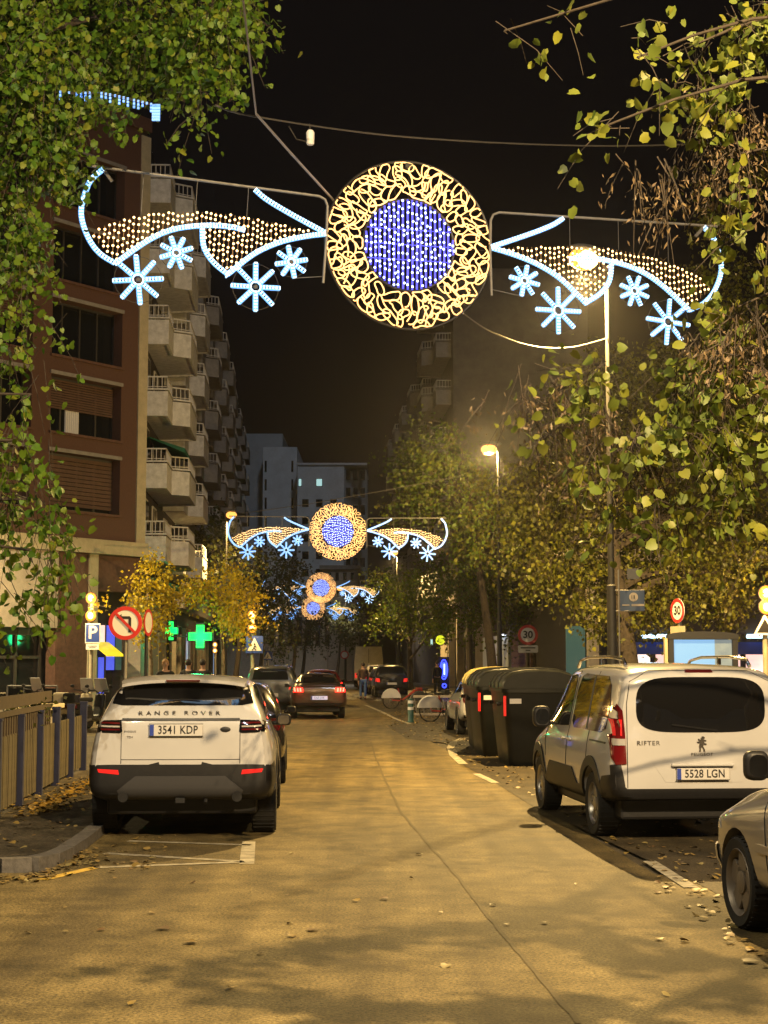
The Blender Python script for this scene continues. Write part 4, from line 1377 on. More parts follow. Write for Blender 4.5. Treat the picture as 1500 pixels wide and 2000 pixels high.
def arch(label, loc, rz, rollL, rollR, seed, roll=0.0, kr=1.0):
    random.seed(seed)
    root = thing('light_ornament', label, 'festive light', loc, rz, 'festive light arches hung across the street')
    # round frame
    fr = MB()
    for rr in (0.943, 0.515):
        fr.tube([Vector((rr * math.cos(a), 0.02, rr * math.sin(a))) for a in [2 * math.pi * k / 72 for k in range(73)]], 0.014, 5, cap=False)
    for k in range(24):
        a = 2 * math.pi * k / 24
        fr.tube([Vector((.515 * math.cos(a), .03, .515 * math.sin(a))), Vector((.943 * math.cos(a), .03, .943 * math.sin(a)))], 0.005, 3)
    fr.box((0, 0.02, 0.90), (0.09, 0.05, 0.07))
    fr.build('ring_frame', M['metal_dark'], root)
    # looped warm rope filling the ring
    rr = random.Random(seed * 77)
    mb = MB()
    cents = []
    tries = 0
    while len(cents) < 135 and tries < 9000:
        tries += 1
        a, rad = rr.uniform(0, 6.283), math.sqrt(rr.uniform(0.56 ** 2, 0.90 ** 2))
        q = Vector((rad * math.cos(a), rad * math.sin(a)))
        if all((q - c).length > 0.094 for c in cents): cents.append(q)
    for q in cents:
        th = math.atan2(q.y, q.x) + rr.choice((0, 0, 1, -1, 1.57)) * rr.uniform(0.5, 1.0)
        L, W, bend = rr.uniform(0.065, 0.12), rr.uniform(0.032, 0.048), rr.uniform(-0.5, 0.5)
        p = []
        n = 12
        for i in range(n):
            w = 2 * math.pi * i / n
            x = L * math.copysign(abs(math.cos(w)) ** 0.8, math.cos(w))
            y = W * math.copysign(abs(math.sin(w)) ** 0.8, math.sin(w)) + bend * x * x / 0.12
            y *= 1 + rr.uniform(-.15, .25)
            v = Vector((q.x + x * math.cos(th) - y * math.sin(th), q.y + x * math.sin(th) + y * math.cos(th)))
            r_ = max(0.532, min(0.925, v.length))
            v = v.normalized() * r_
            p.append((v.x, v.y))
        if rr.random() < 0.75: p.append(p[0])
        mb.tube(cr_curve(p, 0.018), 0.0078, 4, cap=False)
    mb.build('warm_rope', M['warm_rope'], root)
    # blue centre: strings with white bulbs, glowing blue for the haze between them
    st, bl = MB(), MB()
    x = -0.49
    while x < 0.5:
        h = math.sqrt(max(0, 0.505 ** 2 - x * x))
        st.tube([(x, 0, h), (x + rr.uniform(-.01, .01), 0, 0), (x, 0, -h)], 0.012, 4, cap=False)
        z = h - rr.uniform(0.0, 0.08)
        while z > -h:
            bl.ball((x + rr.uniform(-.012, .012), -0.015, z), 0.0135, 6, 4)
            z -= rr.uniform(0.045, 0.11)
        x += 0.052
    for z in (-0.17, 0.17, 0.0):
        w = math.sqrt(0.505 ** 2 - z * z)
        st.tube([(-w, 0.01, z), (w, 0.01, z)], 0.006, 3)
    o = st.build('blue_string', M['blue_string'], root)
    bl.build('bulb', M['blue_bulb'], o, kind='stuff')
    for ch in [q for q in scene.objects if q.parent in (root, o) and q.type == 'MESH']: ch.data.transform(Matrix.Scale(1.055, 4))
    wing(root, -1, rollL, 0.99, 0.06)
    wing(root, 1, rollR, 0.99, 0.03, kr)
    root.rotation_euler = (0, roll, rz)
    return root


c1 = P(800, 478, 17.4)
first = arch('nearest and largest light arch with eye like disc and wings', c1, R(14), R(3.0), R(0.3), 3, 0.0, 1.07)
c2 = P(660, 1038, 52.3)
second = arch('second light arch, level and whole, in front of the pale tower', c2, R(3), 0.0, 0.0, 5)
third = copy_tree(second, None, 'upper of the two small far light discs, wings half behind trees', P(627, 1148, 98), R(3))
fourth = copy_tree(second, None, 'smallest and lowest light disc, farthest down the street', P(612, 1188, 124), R(3))

# glow of the ornaments on what hangs near them
lamp('ornament_light', c1 + Vector((0, -0.5, 0)), 26, (1.0, 0.72, 0.42), 0.6)
lamp('ornament_light', c1 + Vector((-2.6, -0.4, -0.1)), 14, (0.5, 0.75, 1.0), 0.5)
lamp('ornament_light', c1 + Vector((2.3, -0.4, -0.1)), 10, (0.5, 0.75, 1.0), 0.5)
lamp('ornament_light', c2 + Vector((0, -0.8, 0)), 14, (0.8, 0.85, 1.0), 0.6)

# ------------------------------------------------------------------ cables over the street
def cable(name, label, pts, r, m, n=10, sag=0.0):
    mb = MB()
    out = []
    np_ = len(pts)
    for i in range(np_ - 1):
        p0, p1, p2, p3 = pts[max(0, i - 1)], pts[i], pts[i + 1], pts[min(np_ - 1, i + 2)]
        for k in range(8 if np_ > 4 else 1):
            t = k / 8
            out.append(0.5 * ((2 * p1) + (p2 - p0) * t + (2 * p0 - 5 * p1 + 4 * p2 - p3) * t * t + (3 * p1 - p0 - 3 * p2 + p3) * t ** 3))
    out.append(pts[-1])
    mb.tube(out, r, 5)
    return tag(mb.build(name, m), label, 'cable')


cable('cable', 'bright slanting wire running down from the top edge to the junction of cables', [P(468, -60, 12.5), P(500, 222, 15.5)], 0.011, M['steel'])
cable('cable', 'dark wire from the cable junction down to the big light disc', [P(500, 222, 15.5), P(560, 290, 16.2), P(655, 395, 17.3)], 0.014, M['steel'])
cable('cable', 'long thin wire across the street above the big light disc', [P(420, 205, 15.3), P(500, 228, 15.6), P(800, 268, 17), P(1180, 285, 18.5), P(1500, 275, 20)], 0.010, M['cable'], 8, 0.002)
cable('cable', 'warm lit sagging cable from the big disc to the tall lamp post', [P(905, 612, 17.35), P(960, 648, 19), P(1040, 676, 21.5), P(1110, 679, 23.7), P(1160, 668, 25), P(1187, 660, 26)], 0.009, M['steel'], 4)
cable('cable', 'thin wire over the second light arch', [P(470, 1003, 52.3), P(600, 985, 52.3), P(740, 960, 52.5), P(900, 930, 53)], 0.012, M['cable'])
jb = thing('junction_box', 'small pale box hanging from the wire above the light arches', 'junction box', P(606, 268, 16))
mb = MB(); mb.lathe([(0.03, -.085), (0.042, -.07), (0.045, .05), (0.03, .075)], 10); mb.build('box_body', M['white'], jb, smooth=True)
mb = MB(); mb.tube([(0, 0, .07), (-.01, 0, .15)], 0.006, 4); mb.build('hanger', M['cable'], jb)
mb = MB(); mb.tube([(-.03, 0, -.05), (-.15, 0, -.02), (-.23, 0, .12)], 0.006, 4); mb.build('lead', M['cable'], jb)

# icicle garland seen through the leaves at the upper left
ga = thing('light_garland', 'pale blue icicle garland glowing among the upper left leaves', 'festive light', P(215, 192, 15.2))
mb, core = MB(), MB()
pth = [(118, 180), (150, 183), (190, 181), (225, 187), (262, 196), (305, 206)]
w = [P(x, y, 15.2) - ga.location for x, y in pth]
core.tube(w, 0.012, 4)
for a, b in zip(w, w[1:]):
    L = (b - a).length
    for k in range(int(L / 0.045)):
        p = a.lerp(b, k * 0.045 / L)
        for j in range(rnd.randint(1, 3)):
            mb.box((p.x, p.y, p.z - 0.035 * j), (0.02, 0.02, 0.022))
for x in (299, 303, 307, 311):
    p = P(x, 206, 15.2) - ga.location
    for j in range(6): mb.box((p.x, p.y, p.z - 0.03 * j), (0.018, 0.02, 0.022))
core.build('rope', M['cable'], ga)
mb.build('bead', M['garland_blue'], ga, kind='stuff')

# ------------------------------------------------------------------ street lamps
SOD = (1.0, 0.65, 0.22)


def street_lamp(label, base, head, post_r, watts, col, cone=166, group='tall street lamps', bracket=False, arm_up=0.25):
    root = thing('street_lamp', label, 'street lamp', base, 0, group)
    h = Vector(head) - Vector(base)
    mb = MB()
    z1 = h.z - 0.1
    mb.tube([(0, 0, 0), (0, 0, z1 * 0.35), (0, 0, z1 * 0.352), (0, 0, z1)], [post_r, post_r * 0.92, post_r * 0.66, post_r * 0.42], 12)
    if not bracket: mb.lathe([(post_r * 1.9, 0), (post_r * 1.9, 0.05), (post_r * 1.1, 0.25)], 12)
    mb.build('post', M['post_paint'], root, smooth=True)
    d = Vector((h.x, h.y, 0))
    mb = MB()
    mb.tube([(0, 0, z1 - 0.02), (d.x * 0.3, d.y * 0.3, h.z + 0.10), (d.x * 0.75, d.y * 0.75, h.z + 0.16)], post_r * 0.36, 7)
    mb.build('arm', M['metal_grey'], root, smooth=True)
    u = d.normalized()
    rz = math.atan2(u.y, u.x)
    mb = MB()
    mb.M = Matrix.Translation(h) @ Matrix.Rotation(rz, 4, 'Z')
    mb.ball((-0.05, 0, 0.19), (0.36, 0.17, 0.085), 12, 8)
    mb.build('housing', M['metal_grey'], root, smooth=True)
    mb = MB()
    mb.M = Matrix.Translation(h) @ Matrix.Rotation(rz, 4, 'Z')
    mb.ball((0, 0, 0.0), (0.26, 0.24, 0.165), 14, 10)
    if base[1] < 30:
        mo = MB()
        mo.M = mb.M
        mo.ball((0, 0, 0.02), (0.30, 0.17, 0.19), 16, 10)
        mo.build('halo', M['lamp_halo'], root, smooth=True)  # amber shell added as the glare halo round the lens
    mb.build('lens', M['sodium'] if base[1] < 30 else M['sodium_far'], root, smooth=True)
    if watts:
        lamp('lamp_light', h + Vector((0, 0, -0.24)), watts, col, 0.045, root, cone)
    return root


P1 = P(1190, 660, 26)
b1 = Vector((P(1196, 1285, 26).x, 26, 0.12))
street_lamp('tall lit street lamp on the right whose post carries the blue banner', b1, P(1140, 508, 25.7), 0.088, 13500, SOD, 159)
b2 = P(976, 1295, 49); b2.z = 0.12
street_lamp('second lit street lamp, among the yellow green leaves', b2, P(955, 878, 49), 0.085, 2900, SOD, None)
b3 = P(776, 1295, 92); b3.z = 0.12
street_lamp('third lamp, small, just below the right wing of the second light arch', b3, P(769, 1080, 92), 0.085, 9000, SOD)
b4 = P(440, 1295, 70); b4.z = 0.12
street_lamp('lit street lamp on the left in front of the grey balconies', b4, P(452, 1006, 69.7), 0.08, 4500, SOD)
b5 = P(675, 1295, 132); b5.z = 0.12
street_lamp('slim lamp post carrying the far round sign', b5, P(664, 1150, 132), 0.09, 2500, (1.0, 0.84, 0.6))
street_lamp('street lamp standing at the right beside the camera', (5.3, 2.6, 0.12), (4.3, 2.9, 8.6), 0.088, 13000, (1.0, 0.70, 0.34), None)
street_lamp('street lamp standing at the left beside the camera', (-4.6, 6.2, 0.12), (-3.7, 6.4, 8.6), 0.088, 1900, (1.0, 0.86, 0.58), None)
street_lamp('street lamp in the side street to the left', (-14.5, 43.0, 0.0), (-13.6, 43.6, 8.6), 0.088, 9000, (1.0, 0.76, 0.36))
# ------------------------------------------------------------------ vehicles
def pchip(x, Y, xq):
    """monotone cubic through (x, Y[n,k]) at xq"""
    x, Y, xq = np.asarray(x, float), np.asarray(Y, float), np.asarray(xq, float)
    h = np.diff(x)[:, None]
    d = np.diff(Y, axis=0) / h
    n = len(x)
    m = np.zeros_like(Y)
    for i in range(1, n - 1):
        w1, w2 = 2 * h[i] + h[i - 1], h[i] + 2 * h[i - 1]
        same = d[i - 1] * d[i] > 0
        with np.errstate(divide='ignore', invalid='ignore'):
            v = (w1 + w2) / (w1 / d[i - 1] + w2 / d[i])
        m[i] = np.where(same, v, 0)
    m[0], m[-1] = d[0], d[-1]
    i = np.clip(np.searchsorted(x, xq, 'right') - 1, 0, n - 2)
    hh = h[i]
    t = ((xq - x[i])[:, None]) / hh
    h00, h10, h01, h11 = 2 * t**3 - 3 * t**2 + 1, t**3 - 2 * t**2 + t, -2 * t**3 + 3 * t**2, t**3 - t**2
    return h00 * Y[i] + h10 * hh * m[i] + h01 * Y[i + 1] + h11 * hh * m[i + 1]


def profile(w, zb, zs, wb, zbelt, wr, zr):
    zr = max(zr, zbelt + 0.02)
    return [(0, zb), (w * 0.80, zb), (w * 0.965, zb + 0.06), (w, zb + (zs - zb) * 0.5), (w * 0.985, zs), (wb, zbelt),
            (wb + (wr - wb) * 0.52 + 0.012, zbelt + (zr - zbelt) * 0.5), (wr + 0.015, zr - min(0.09, (zr - zbelt) * 0.4)), (max(0.02, wr - 0.13), zr - min(0.032, (zr - zbelt) * 0.14)), (0, zr)]


class Car:
    """body from stations along the length (rear axle at the origin, forward +Y), wheel wells cut out"""
    def __init__(s, root, stations, wheels, wheel_r, paint, ny=64, well=True, black=None):
        s.root = root
        ys = [st[0] for st in stations]
        ctrl = np.array([np.array(profile(*st[1:])).ravel() for st in stations])
        # denser rows near both ends
        u = np.linspace(0, 1, ny)
        yq = ys[0] + (ys[-1] - ys[0]) * (0.5 - 0.5 * np.cos(np.pi * u)) * 0.6 + (ys[-1] - ys[0]) * u * 0.4
        C = pchip(ys, ctrl, yq).reshape(ny, -1, 2)
        k = C.shape[1]
        tq = np.linspace(0, k - 1, (k - 1) * 4 + 1)
        rows = []
        for i in range(ny):
            rows.append(pchip(np.arange(k), C[i], tq))
        rows = np.array(rows)
        verts, faces = [], []
        K = rows.shape[1]
        ringn = 2 * K - 2
        def ring(prof, y, sc=1.0, cz=0.0):
            r = [(x * sc, y, cz + (z - cz) * sc) for x, z in prof]
            l = [(-x * sc, y, cz + (z - cz) * sc) for x, z in prof[-2:0:-1]]
            return r + l
        rings = []
        p0, p1 = rows[0], rows[-1]
        for sc, dy in ((0.25, .030), (0.55, .026), (0.80, .018), (0.93, .008)):
            rings.append(ring(p0, yq[0] - dy, sc, (p0[0][1] + p0[-1][1]) / 2))
        for i in range(ny): rings.append(ring(rows[i], yq[i]))
        for sc, dy in ((0.93, .012), (0.80, .028), (0.55, .042), (0.25, .05)):
            rings.append(ring(p1, yq[-1] + dy, sc, (p1[0][1] + p1[-1][1]) / 2))
        for r in rings: verts += r
        m = len(rings)
        for i in range(m - 1):
            for j in range(ringn):
                j2 = (j + 1) % ringn
                faces.append((i * ringn + j, (i + 1) * ringn + j, (i + 1) * ringn + j2, i * ringn + j2))
        faces.append(tuple(range(ringn)))
        faces.append(tuple((m - 1) * ringn + j for j in range(ringn - 1, -1, -1)))
        me = bpy.data.meshes.new('body')
        me.from_pydata(verts, [], faces)
        bm = bmesh.new(); bm.from_mesh(me)
        bmesh.ops.recalc_face_normals(bm, faces=bm.faces)
        s.bvh = BVHTree.FromBMesh(bm)
        bm.to_mesh(me); bm.free()
        if well:
            cut = MB()
            for (x, y) in wheels:
                sg = 1 if x > 0 else -1
                cut.lathe([(wheel_r * 1.19, 0), (wheel_r * 1.19, 0.5)], 28, 'X', (x - 0.36 if sg > 0 else x - 0.14, y, wheel_r))
            cme = cut.mesh('cut', None)
            bm = bmesh.new(); bm.from_mesh(cme); bmesh.ops.recalc_face_normals(bm, faces=bm.faces); bm.to_mesh(cme); bm.free()
            a, c = bpy.data.objects.new('tmp_body', me), bpy.data.objects.new('tmp_cut', cme)
            COL.objects.link(a); COL.objects.link(c)
            md = a.modifiers.new('b', 'BOOLEAN'); md.operation = 'DIFFERENCE'; md.object = c; md.solver = 'EXACT'
            dg = bpy.context.evaluated_depsgraph_get()
            me2 = bpy.data.meshes.new_from_object(a.evaluated_get(dg))
            bpy.data.objects.remove(a); bpy.data.objects.remove(c)
            me = me2
            me.name = 'body'
        me.materials.clear(); me.materials.append(paint)
        if black:
            me.materials.append(M['plastic_black'])
            for pgn in me.polygons:
                if black(pgn.center): pgn.material_index = 1
        me.polygons.foreach_set('use_smooth', [True] * len(me.polygons))
        me.set_sharp_from_angle(angle=R(38))
        s.body = link('body', me, root)

    def hit(s, o, d):
        r = s.bvh.ray_cast(Vector(o), Vector(d))
        return r if r[0] is not None else None

    def patch(s, name, outline, side, m, off=0.004, step=0.05, parent=None, label=None, smooth=True):
        """a skin lying on the body: outline in (x,z) seen from 'rear'/'front', in (y,z) seen from 'left'/'right', in (x,y) from 'top'"""
        pts = []
        n = len(outline)
        for i in range(n):
            a, b = Vector(outline[i]), Vector(outline[(i + 1) % n])
            k = max(1, int((b - a).length / step))
            for j in range(k): pts.append(a.lerp(b, j / k))
        nb = len(pts)
        x0, x1 = min(p.x for p in pts), max(p.x for p in pts)
        y0, y1 = min(p.y for p in pts), max(p.y for p in pts)
        g = []
        gx = x0 + step
        while gx < x1:
            gy = y0 + step
            while gy < y1:
                q = Vector((gx, gy))
                inside = False
                for i in range(nb):
                    a, b = pts[i], pts[(i + 1) % nb]
                    if (a.y > q.y) != (b.y > q.y) and q.x < (b.x - a.x) * (q.y - a.y) / (b.y - a.y) + a.x: inside = not inside
                if inside and min((q - p).length for p in pts) > step * 0.35: g.append(q)
                gy += step
            gx += step
        allp = pts + g
        edges = [(i, (i + 1) % nb) for i in range(nb)]
        res = geometry.delaunay_2d_cdt(allp, edges, [], 1, 1e-5)
        V2, F2 = res[0], res[2]
        DIR = {'rear': lambda p: ((p.x, -6, p.y), (0, 1, 0)), 'front': lambda p: ((p.x, 9, p.y), (0, -1, 0)),
               'left': lambda p: ((-4, p.x, p.y), (1, 0, 0)), 'right': lambda p: ((4, p.x, p.y), (-1, 0, 0)), 'top': lambda p: ((p.x, p.y, 5), (0, 0, -1))}[side]
        hits = []
        for p in V2:
            o, d = DIR(p)
            r = s.hit(o, d)
            hits.append((r[0] + r[1] * off, r[1]) if r else None)
        ok = [f for f in F2 if all(hits[i] is not None for i in f)]
        if not ok: return None
        used = sorted({i for f in ok for i in f})
        mp = {i: k for k, i in enumerate(used)}
        bm = bmesh.new()
        bv = [bm.verts.new(hits[i][0]) for i in used]
        nrm = [hits[i][1] for i in used]
        for f in ok:
            try: bm.faces.new([bv[mp[i]] for i in f])
            except ValueError: pass
        bm.normal_update()
        for f in bm.faces:
            if f.normal.dot(nrm[f.verts[0].index if f.verts[0].index >= 0 else 0]) < -2: f.normal_flip()
        bmesh.ops.recalc_face_normals(bm, faces=bm.faces)
        # make sure the skin faces outwards
        ref = sum((f.normal.dot(Vector(DIR(Vector((0, 0)))[1])) for f in bm.faces), 0.0)
        if ref > 0: bmesh.ops.reverse_faces(bm, faces=bm.faces)
        # skirt going back into the body
        be = [e for e in bm.edges if e.is_boundary]
        ex = bmesh.ops.extrude_edge_only(bm, edges=be)
        d = Vector(DIR(Vector((0, 0)))[1])
        for v in [v for v in ex['geom'] if isinstance(v, bmesh.types.BMVert)]: v.co += d * (off + 0.012)
        me = bpy.data.meshes.new(name)
        bm.to_mesh(me); bm.free()
        me.materials.append(m)
        me.polygons.foreach_set('use_smooth', [smooth] * len(me.polygons))
        me.set_sharp_from_angle(angle=R(50))
        o = link(name, me, parent or s.root)
        if label: o['label'] = label
        return o

    def both(s, name, outline, m, **k):
        a = s.patch(name, outline, 'left', m, **k)
        b = s.patch(name, outline, 'right', m, **k)
        return a, b

    def seam(s, lines, side, w=0.007, m=None, name='panel_gap', off=0.0015):
        """thin dark gaps between panels"""
        mb = MB()
        for line in lines:
            pts, nr = [], []
            for a, b in zip(line, line[1:]):
                a, b = Vector(a), Vector(b)
                k = max(1, int((b - a).length / 0.06))
                for j in range(k + 1):
                    p = a.lerp(b, j / k)
                    o, d = {'rear': ((p.x, -6, p.y), (0, 1, 0)), 'left': ((-4, p.x, p.y), (1, 0, 0)), 'right': ((4, p.x, p.y), (-1, 0, 0))}[side]
                    r = s.hit(o, d)
                    if r: pts.append(r[0] + r[1] * off)
            if len(pts) > 1: mb.tube(pts, w / 2, 4)
        return mb.build(name, m or M['ink'], s.root)

    def depth(s, x, z, side='rear'):
        r = s.hit((x, -6, z), (0, 1, 0)) if side == 'rear' else s.hit((-4, x, z), (1, 0, 0))
        return r[0] if r else Vector((0, 0, 0))


def wheel(root, x, y, r, w, rim_m, spokes=5, rim_k=0.66, style='spoke'):
    """tyre with rim, outer face away from the car's middle"""
    sg = 1 if x > 0 else -1
    e = bpy.data.objects.new('wheel', None)
    COL.objects.link(e)
    e.parent = root
    e.location = (x, y, r)
    e.rotation_euler = (rnd.uniform(0, 6.28), 0, 0)
    mb = MB()
    mb.lathe([(r * rim_k, -w / 2 + .012), (r * 0.94, -w / 2), (r * 0.985, -w / 2 + .02), (r, -w / 2 + .05), (r, w / 2 - .05), (r * 0.985, w / 2 - .02), (r * 0.94, w / 2), (r * rim_k, w / 2 - .012)], 36, 'X', cap=False)
    for k in range(40):
        a = 2 * math.pi * k / 40
        mb.M = Matrix.Rotation(a, 4, 'X')
        mb.box((0, 0, r * 0.998), (w * 0.86, 0.012, 0.008))
    mb.M = None
    mb.build('tyre', M['rubber'], e, smooth=True)
    mb = MB()
    o = sg * (w / 2 - 0.02)
    rr = r * rim_k
    mb.lathe([(rr, o - sg * 0.12), (rr * 1.03, o), (rr * 0.98, o + sg * 0.012), (rr * 0.90, o - sg * 0.012), (rr * 0.88, o - sg * 0.12)], 36, 'X', cap=False)
    mb.lathe([(0.075, o - sg * 0.05), (0.075, o - sg * 0.01), (0.05, o - sg * 0.002)], 16, 'X')
    for k in range(spokes):
        a = 2 * math.pi * k / spokes
        mb.M = Matrix.Rotation(a, 4, 'X')
        if style == 'spoke':
            for q in (-0.035, 0.035):
                mb.box((o - sg * 0.03, q, rr * 0.5), (0.03, 0.032, rr * 0.86))
        else:
            mb.box((o - sg * 0.03, 0, rr * 0.5), (0.02, rr * 0.62, rr * 0.80), 0, 1.0)
    mb.M = None
    mb.build('rim', rim_m, e, smooth=True)
    mb = MB()
    mb.lathe([(rr * 0.9, o - sg * 0.10), (rr * 0.9, o - sg * 0.11)], 24, 'X')
    mb.build('brake_drum', M['plastic_black'], e)
    return e


def mirror_part(root, x, y, z, sg, cap_m, glass_m=None, size=(0.13, 0.09, 0.085)):
    e = bpy.data.objects.new('mirror', None); COL.objects.link(e); e.parent = root; e.location = (x, y, z)
    mb = MB(); mb.prism(rrect(size[0] * 2, size[2] * 2, size[2] * .55), size[1] * 1.5, Matrix.Translation((0, -size[1] * .7, 0))); mb.box((-sg * size[0] * 1.15, 0.02, -size[2] * 0.6), (size[0] * 1.0, 0.06, 0.05))
    mb.build('shell', cap_m, e, smooth=True, bevel=.025)
    mb = MB()
    mb.prism(rrect(size[0] * 1.5, size[2] * 1.5, size[2] * 0.5), 0.01, Matrix.Translation((0, -size[1] * 0.72, 0)))
    mb.build('mirror_glass', glass_m or M['glass_dark'], e)
    return e


def number_plate(car, x, z, text, lit=False, y=None, w=0.52, h=0.115, tilt=0.0):
    p = car.depth(x, z)
    y = p.y - 0.028 if y is None else y
    mb = MB(); mb.box((0, 0, 0), (w, 0.012, h))
    o = mb.build('number_plate', M['plate_lit'] if lit else M['plate'], car.root, loc=(x, y, z), bevel=0.003)
    mb = MB(); mb.box((-w / 2 + 0.022, -0.008, 0), (0.04, 0.004, h * 0.94)); mb.build('blue_band', M['plate_blue'], o)
    mb = MB()
    for (a, b, c, d) in ((-w / 2, w / 2, -h / 2 - .006, -h / 2 + .002), (-w / 2, w / 2, h / 2 - .002, h / 2 + .006)): mb.box((0, 0.002, (c + d) / 2), (w + 0.012, 0.014, 0.007))
    mb.build('plate_frame', M['ink'], o)
    if text: text_mesh('lettering', text, h * 0.98, M['ink'], o, (0.018, -0.009, 0.0), depth=0.002, sx=0.80, spacing=1.05, bold=0.001)
    return o


def underbody(root, y0, y1, w, z0, z1):
    mb = MB(); mb.box((0, (y0 + y1) / 2, (z0 + z1) / 2), (w, y1 - y0, z1 - z0))
    return mb.build('underbody', M['plastic_black'], root, bevel=0.03)


# ================= white luxury SUV parked on the left
rear = (750 - 388) / F_PX
e_y = 16.25
suv = thing('parked_suv', 'white SUV parked on the left, black rear bumper, seen from behind', 'car', (-2.06, e_y, 0), R(3.0))
st = [(-.87, .845, .46, .78, .80, 1.02, .72, 1.20), (-.80, .90, .42, .80, .83, 1.08, .725, 1.30), (-.64, .925, .40, .82, .85, 1.10, .69, 1.43), (-.47, .935, .38, .84, .86, 1.10, .655, 1.555), (-.15, .945, .34, .86, .865, 1.10, .645, 1.60),
      (.6, .95, .32, .86, .865, 1.08, .64, 1.635), (1.3, .95, .32, .85, .86, 1.06, .63, 1.625), (1.9, .945, .32, .84, .85, 1.04, .60, 1.53), (2.3, .94, .32, .82, .84, 1.02, .58, 1.30), (2.62, .935, .32, .80, .82, .98, .60, 1.10),
      (3.1, .91, .34, .76, .80, .90, .60, .99), (3.40, .84, .38, .70, .72, .80, .55, .90), (3.50, .74, .42, .66, .64, .74, .48, .82)]
wl_ = [(-.81, 0), (.81, 0), (-.81, 2.66), (.81, 2.66)]
ev = Car(suv, st, wl_, .36, M['car_white'], ny=90, black=lambda c: c.z < .47 or (c.y < -.42 and c.z < .745))
for x, y in wl_: wheel(suv, x, y, .36, .25, M['rim'], 7)
underbody(suv, -.6, 3.2, 1.5, .24, .46)
# black lower bumper, skid plate and sill cladding
ev.patch('bumper', [(-.93, .30), (.93, .30), (.93, .66), (.905, .745), (.70, .752), (-.70, .752), (-.905, .745), (-.93, .66)], 'rear', M['plastic_black'], 0.008)
ev.patch('skid_plate', [(-.56, .38), (.56, .38), (.62, .50), (.44, .64), (-.44, .64), (-.62, .50)], 'rear', M['plastic_grey'], 0.018)
ev.both('sill', [(.50, .30), (2.16, .30), (2.14, .47), (.52, .47)], M['plastic_black'], off=0.008)
for cy in (0, 2.66):
    arc = [(cy + .50 * math.cos(a), .36 + .50 * math.sin(a)) for a in np.linspace(R(-5), R(185), 20)] + [(cy + .425 * math.cos(a), .36 + .425 * math.sin(a)) for a in np.linspace(R(185), R(-5), 20)]
    ev.both('arch_trim', arc, M['plastic_black'], off=0.010)
ev.patch('rear_window', [(-.705, 1.345), (-.60, 1.325), (.60, 1.325), (.705, 1.345), (.675, 1.45), (.625, 1.545), (.52, 1.57), (-.52, 1.57), (-.625, 1.545), (-.675, 1.45)], 'rear', M['glass_car'], 0.006)
sp = MB(); sp.M = Matrix.Translation((0, -.50, 1.585)) @ Matrix.Rotation(R(4), 4, 'X')
ns = 12
for i in range(ns + 1):
    u = -1 + 2 * i / ns
    dz = -.050 * abs(u) ** 2.6
    for yy, zz, hw in ((-.16 + .05 * u * u, -.02, .62), (-.165 + .05 * u * u, .012, .615), (.02, .030, .635), (.30, .028, .64), (.30, -.01, .65)):
        sp.v.append(tuple(sp.M @ Vector((u * hw, yy, zz + dz))))
sp.f = [(5 * i + j, 5 * i + (j + 1) % 5, 5 * i + 5 + (j + 1) % 5, 5 * i + 5 + j) for i in range(ns) for j in range(5)] + [(4, 3, 2, 1, 0), tuple(5 * ns + j for j in range(5))]
spo = sp.build('spoiler', M['car_white'], suv, smooth=True)
for pg in (0,):
    bm = bmesh.new(); bm.from_mesh(spo.data); bmesh.ops.recalc_face_normals(bm, faces=bm.faces); bm.to_mesh(spo.data); bm.free()
mb = MB(); mb.box((0, -.675, 1.573), (.34, .012, .014)); mb.build('brake_lamp', M['red_dark'], spo)
for sg in (-1, 1):
    o = [(sg * .575, 1.075), (sg * .60, 1.06), (sg * .82, 1.068), (sg * .875, 1.09), (sg * .865, 1.175), (sg * .585, 1.185)]
    tl = ev.patch('tail_light', o, 'rear', M['glass_car'], 0.010)
    for k in range(3):
        z = 1.085 + 0.030 * k
        ev.patch('light_bar', [(sg * .60, z), (sg * .84, z + .004), (sg * .84, z + .019), (sg * .60, z + .015)], 'rear', M['clear_glass'] if k == 1 else M['red_dark'], 0.014, parent=tl)
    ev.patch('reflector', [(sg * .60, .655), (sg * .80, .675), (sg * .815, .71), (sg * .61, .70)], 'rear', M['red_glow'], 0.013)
    mb = MB(); mb.tube([(sg * .56, -.90, .435), (sg * .56, -.70, .435)], .05, 14); mb.build('exhaust', M['metal_dark'], suv)
ev.patch('trim_strip', [(-.58, 1.178), (.58, 1.178), (.58, 1.200), (-.58, 1.200)], 'rear', M['plastic_grey'], 0.010)
number_plate(ev, -.045, 1.09, '3541 KDP')
p = ev.depth(0, 1.25)
text_mesh('lettering', 'RANGE ROVER', .062, M['letter_grey'], suv, (-.02, p.y - .004, 1.252), depth=.006, sx=1.25, spacing=1.75)
mb = MB(); mb.ball((0, 0, 0), (.052, .008, .027), 14, 8); mb.build('badge', M['ink'], suv, loc=(.44, ev.depth(.44, 1.095).y - .006, 1.095))
text_mesh('lettering', 'EVOQUE', .026, M['letter_grey'], suv, (-.50, ev.depth(-.5, 1.075).y - .003, 1.075), depth=.003, spacing=1.2)
text_mesh('lettering', 'TD4', .03, M['letter_grey'], suv, (-.50, ev.depth(-.5, 1.02).y - .003, 1.02), depth=.003, spacing=1.1)
ev.seam([[(-.585, .76), (-.585, 1.07)], [(.585, .76), (.585, 1.07)], [(-.585, .80), (.585, .80)]], 'rear')
ev.both('side_window', [(-.30, 1.17), (1.75, 1.09), (1.55, 1.42), (1.0, 1.53), (.2, 1.52), (-.35, 1.42)], M['glass_car'], off=0.005)
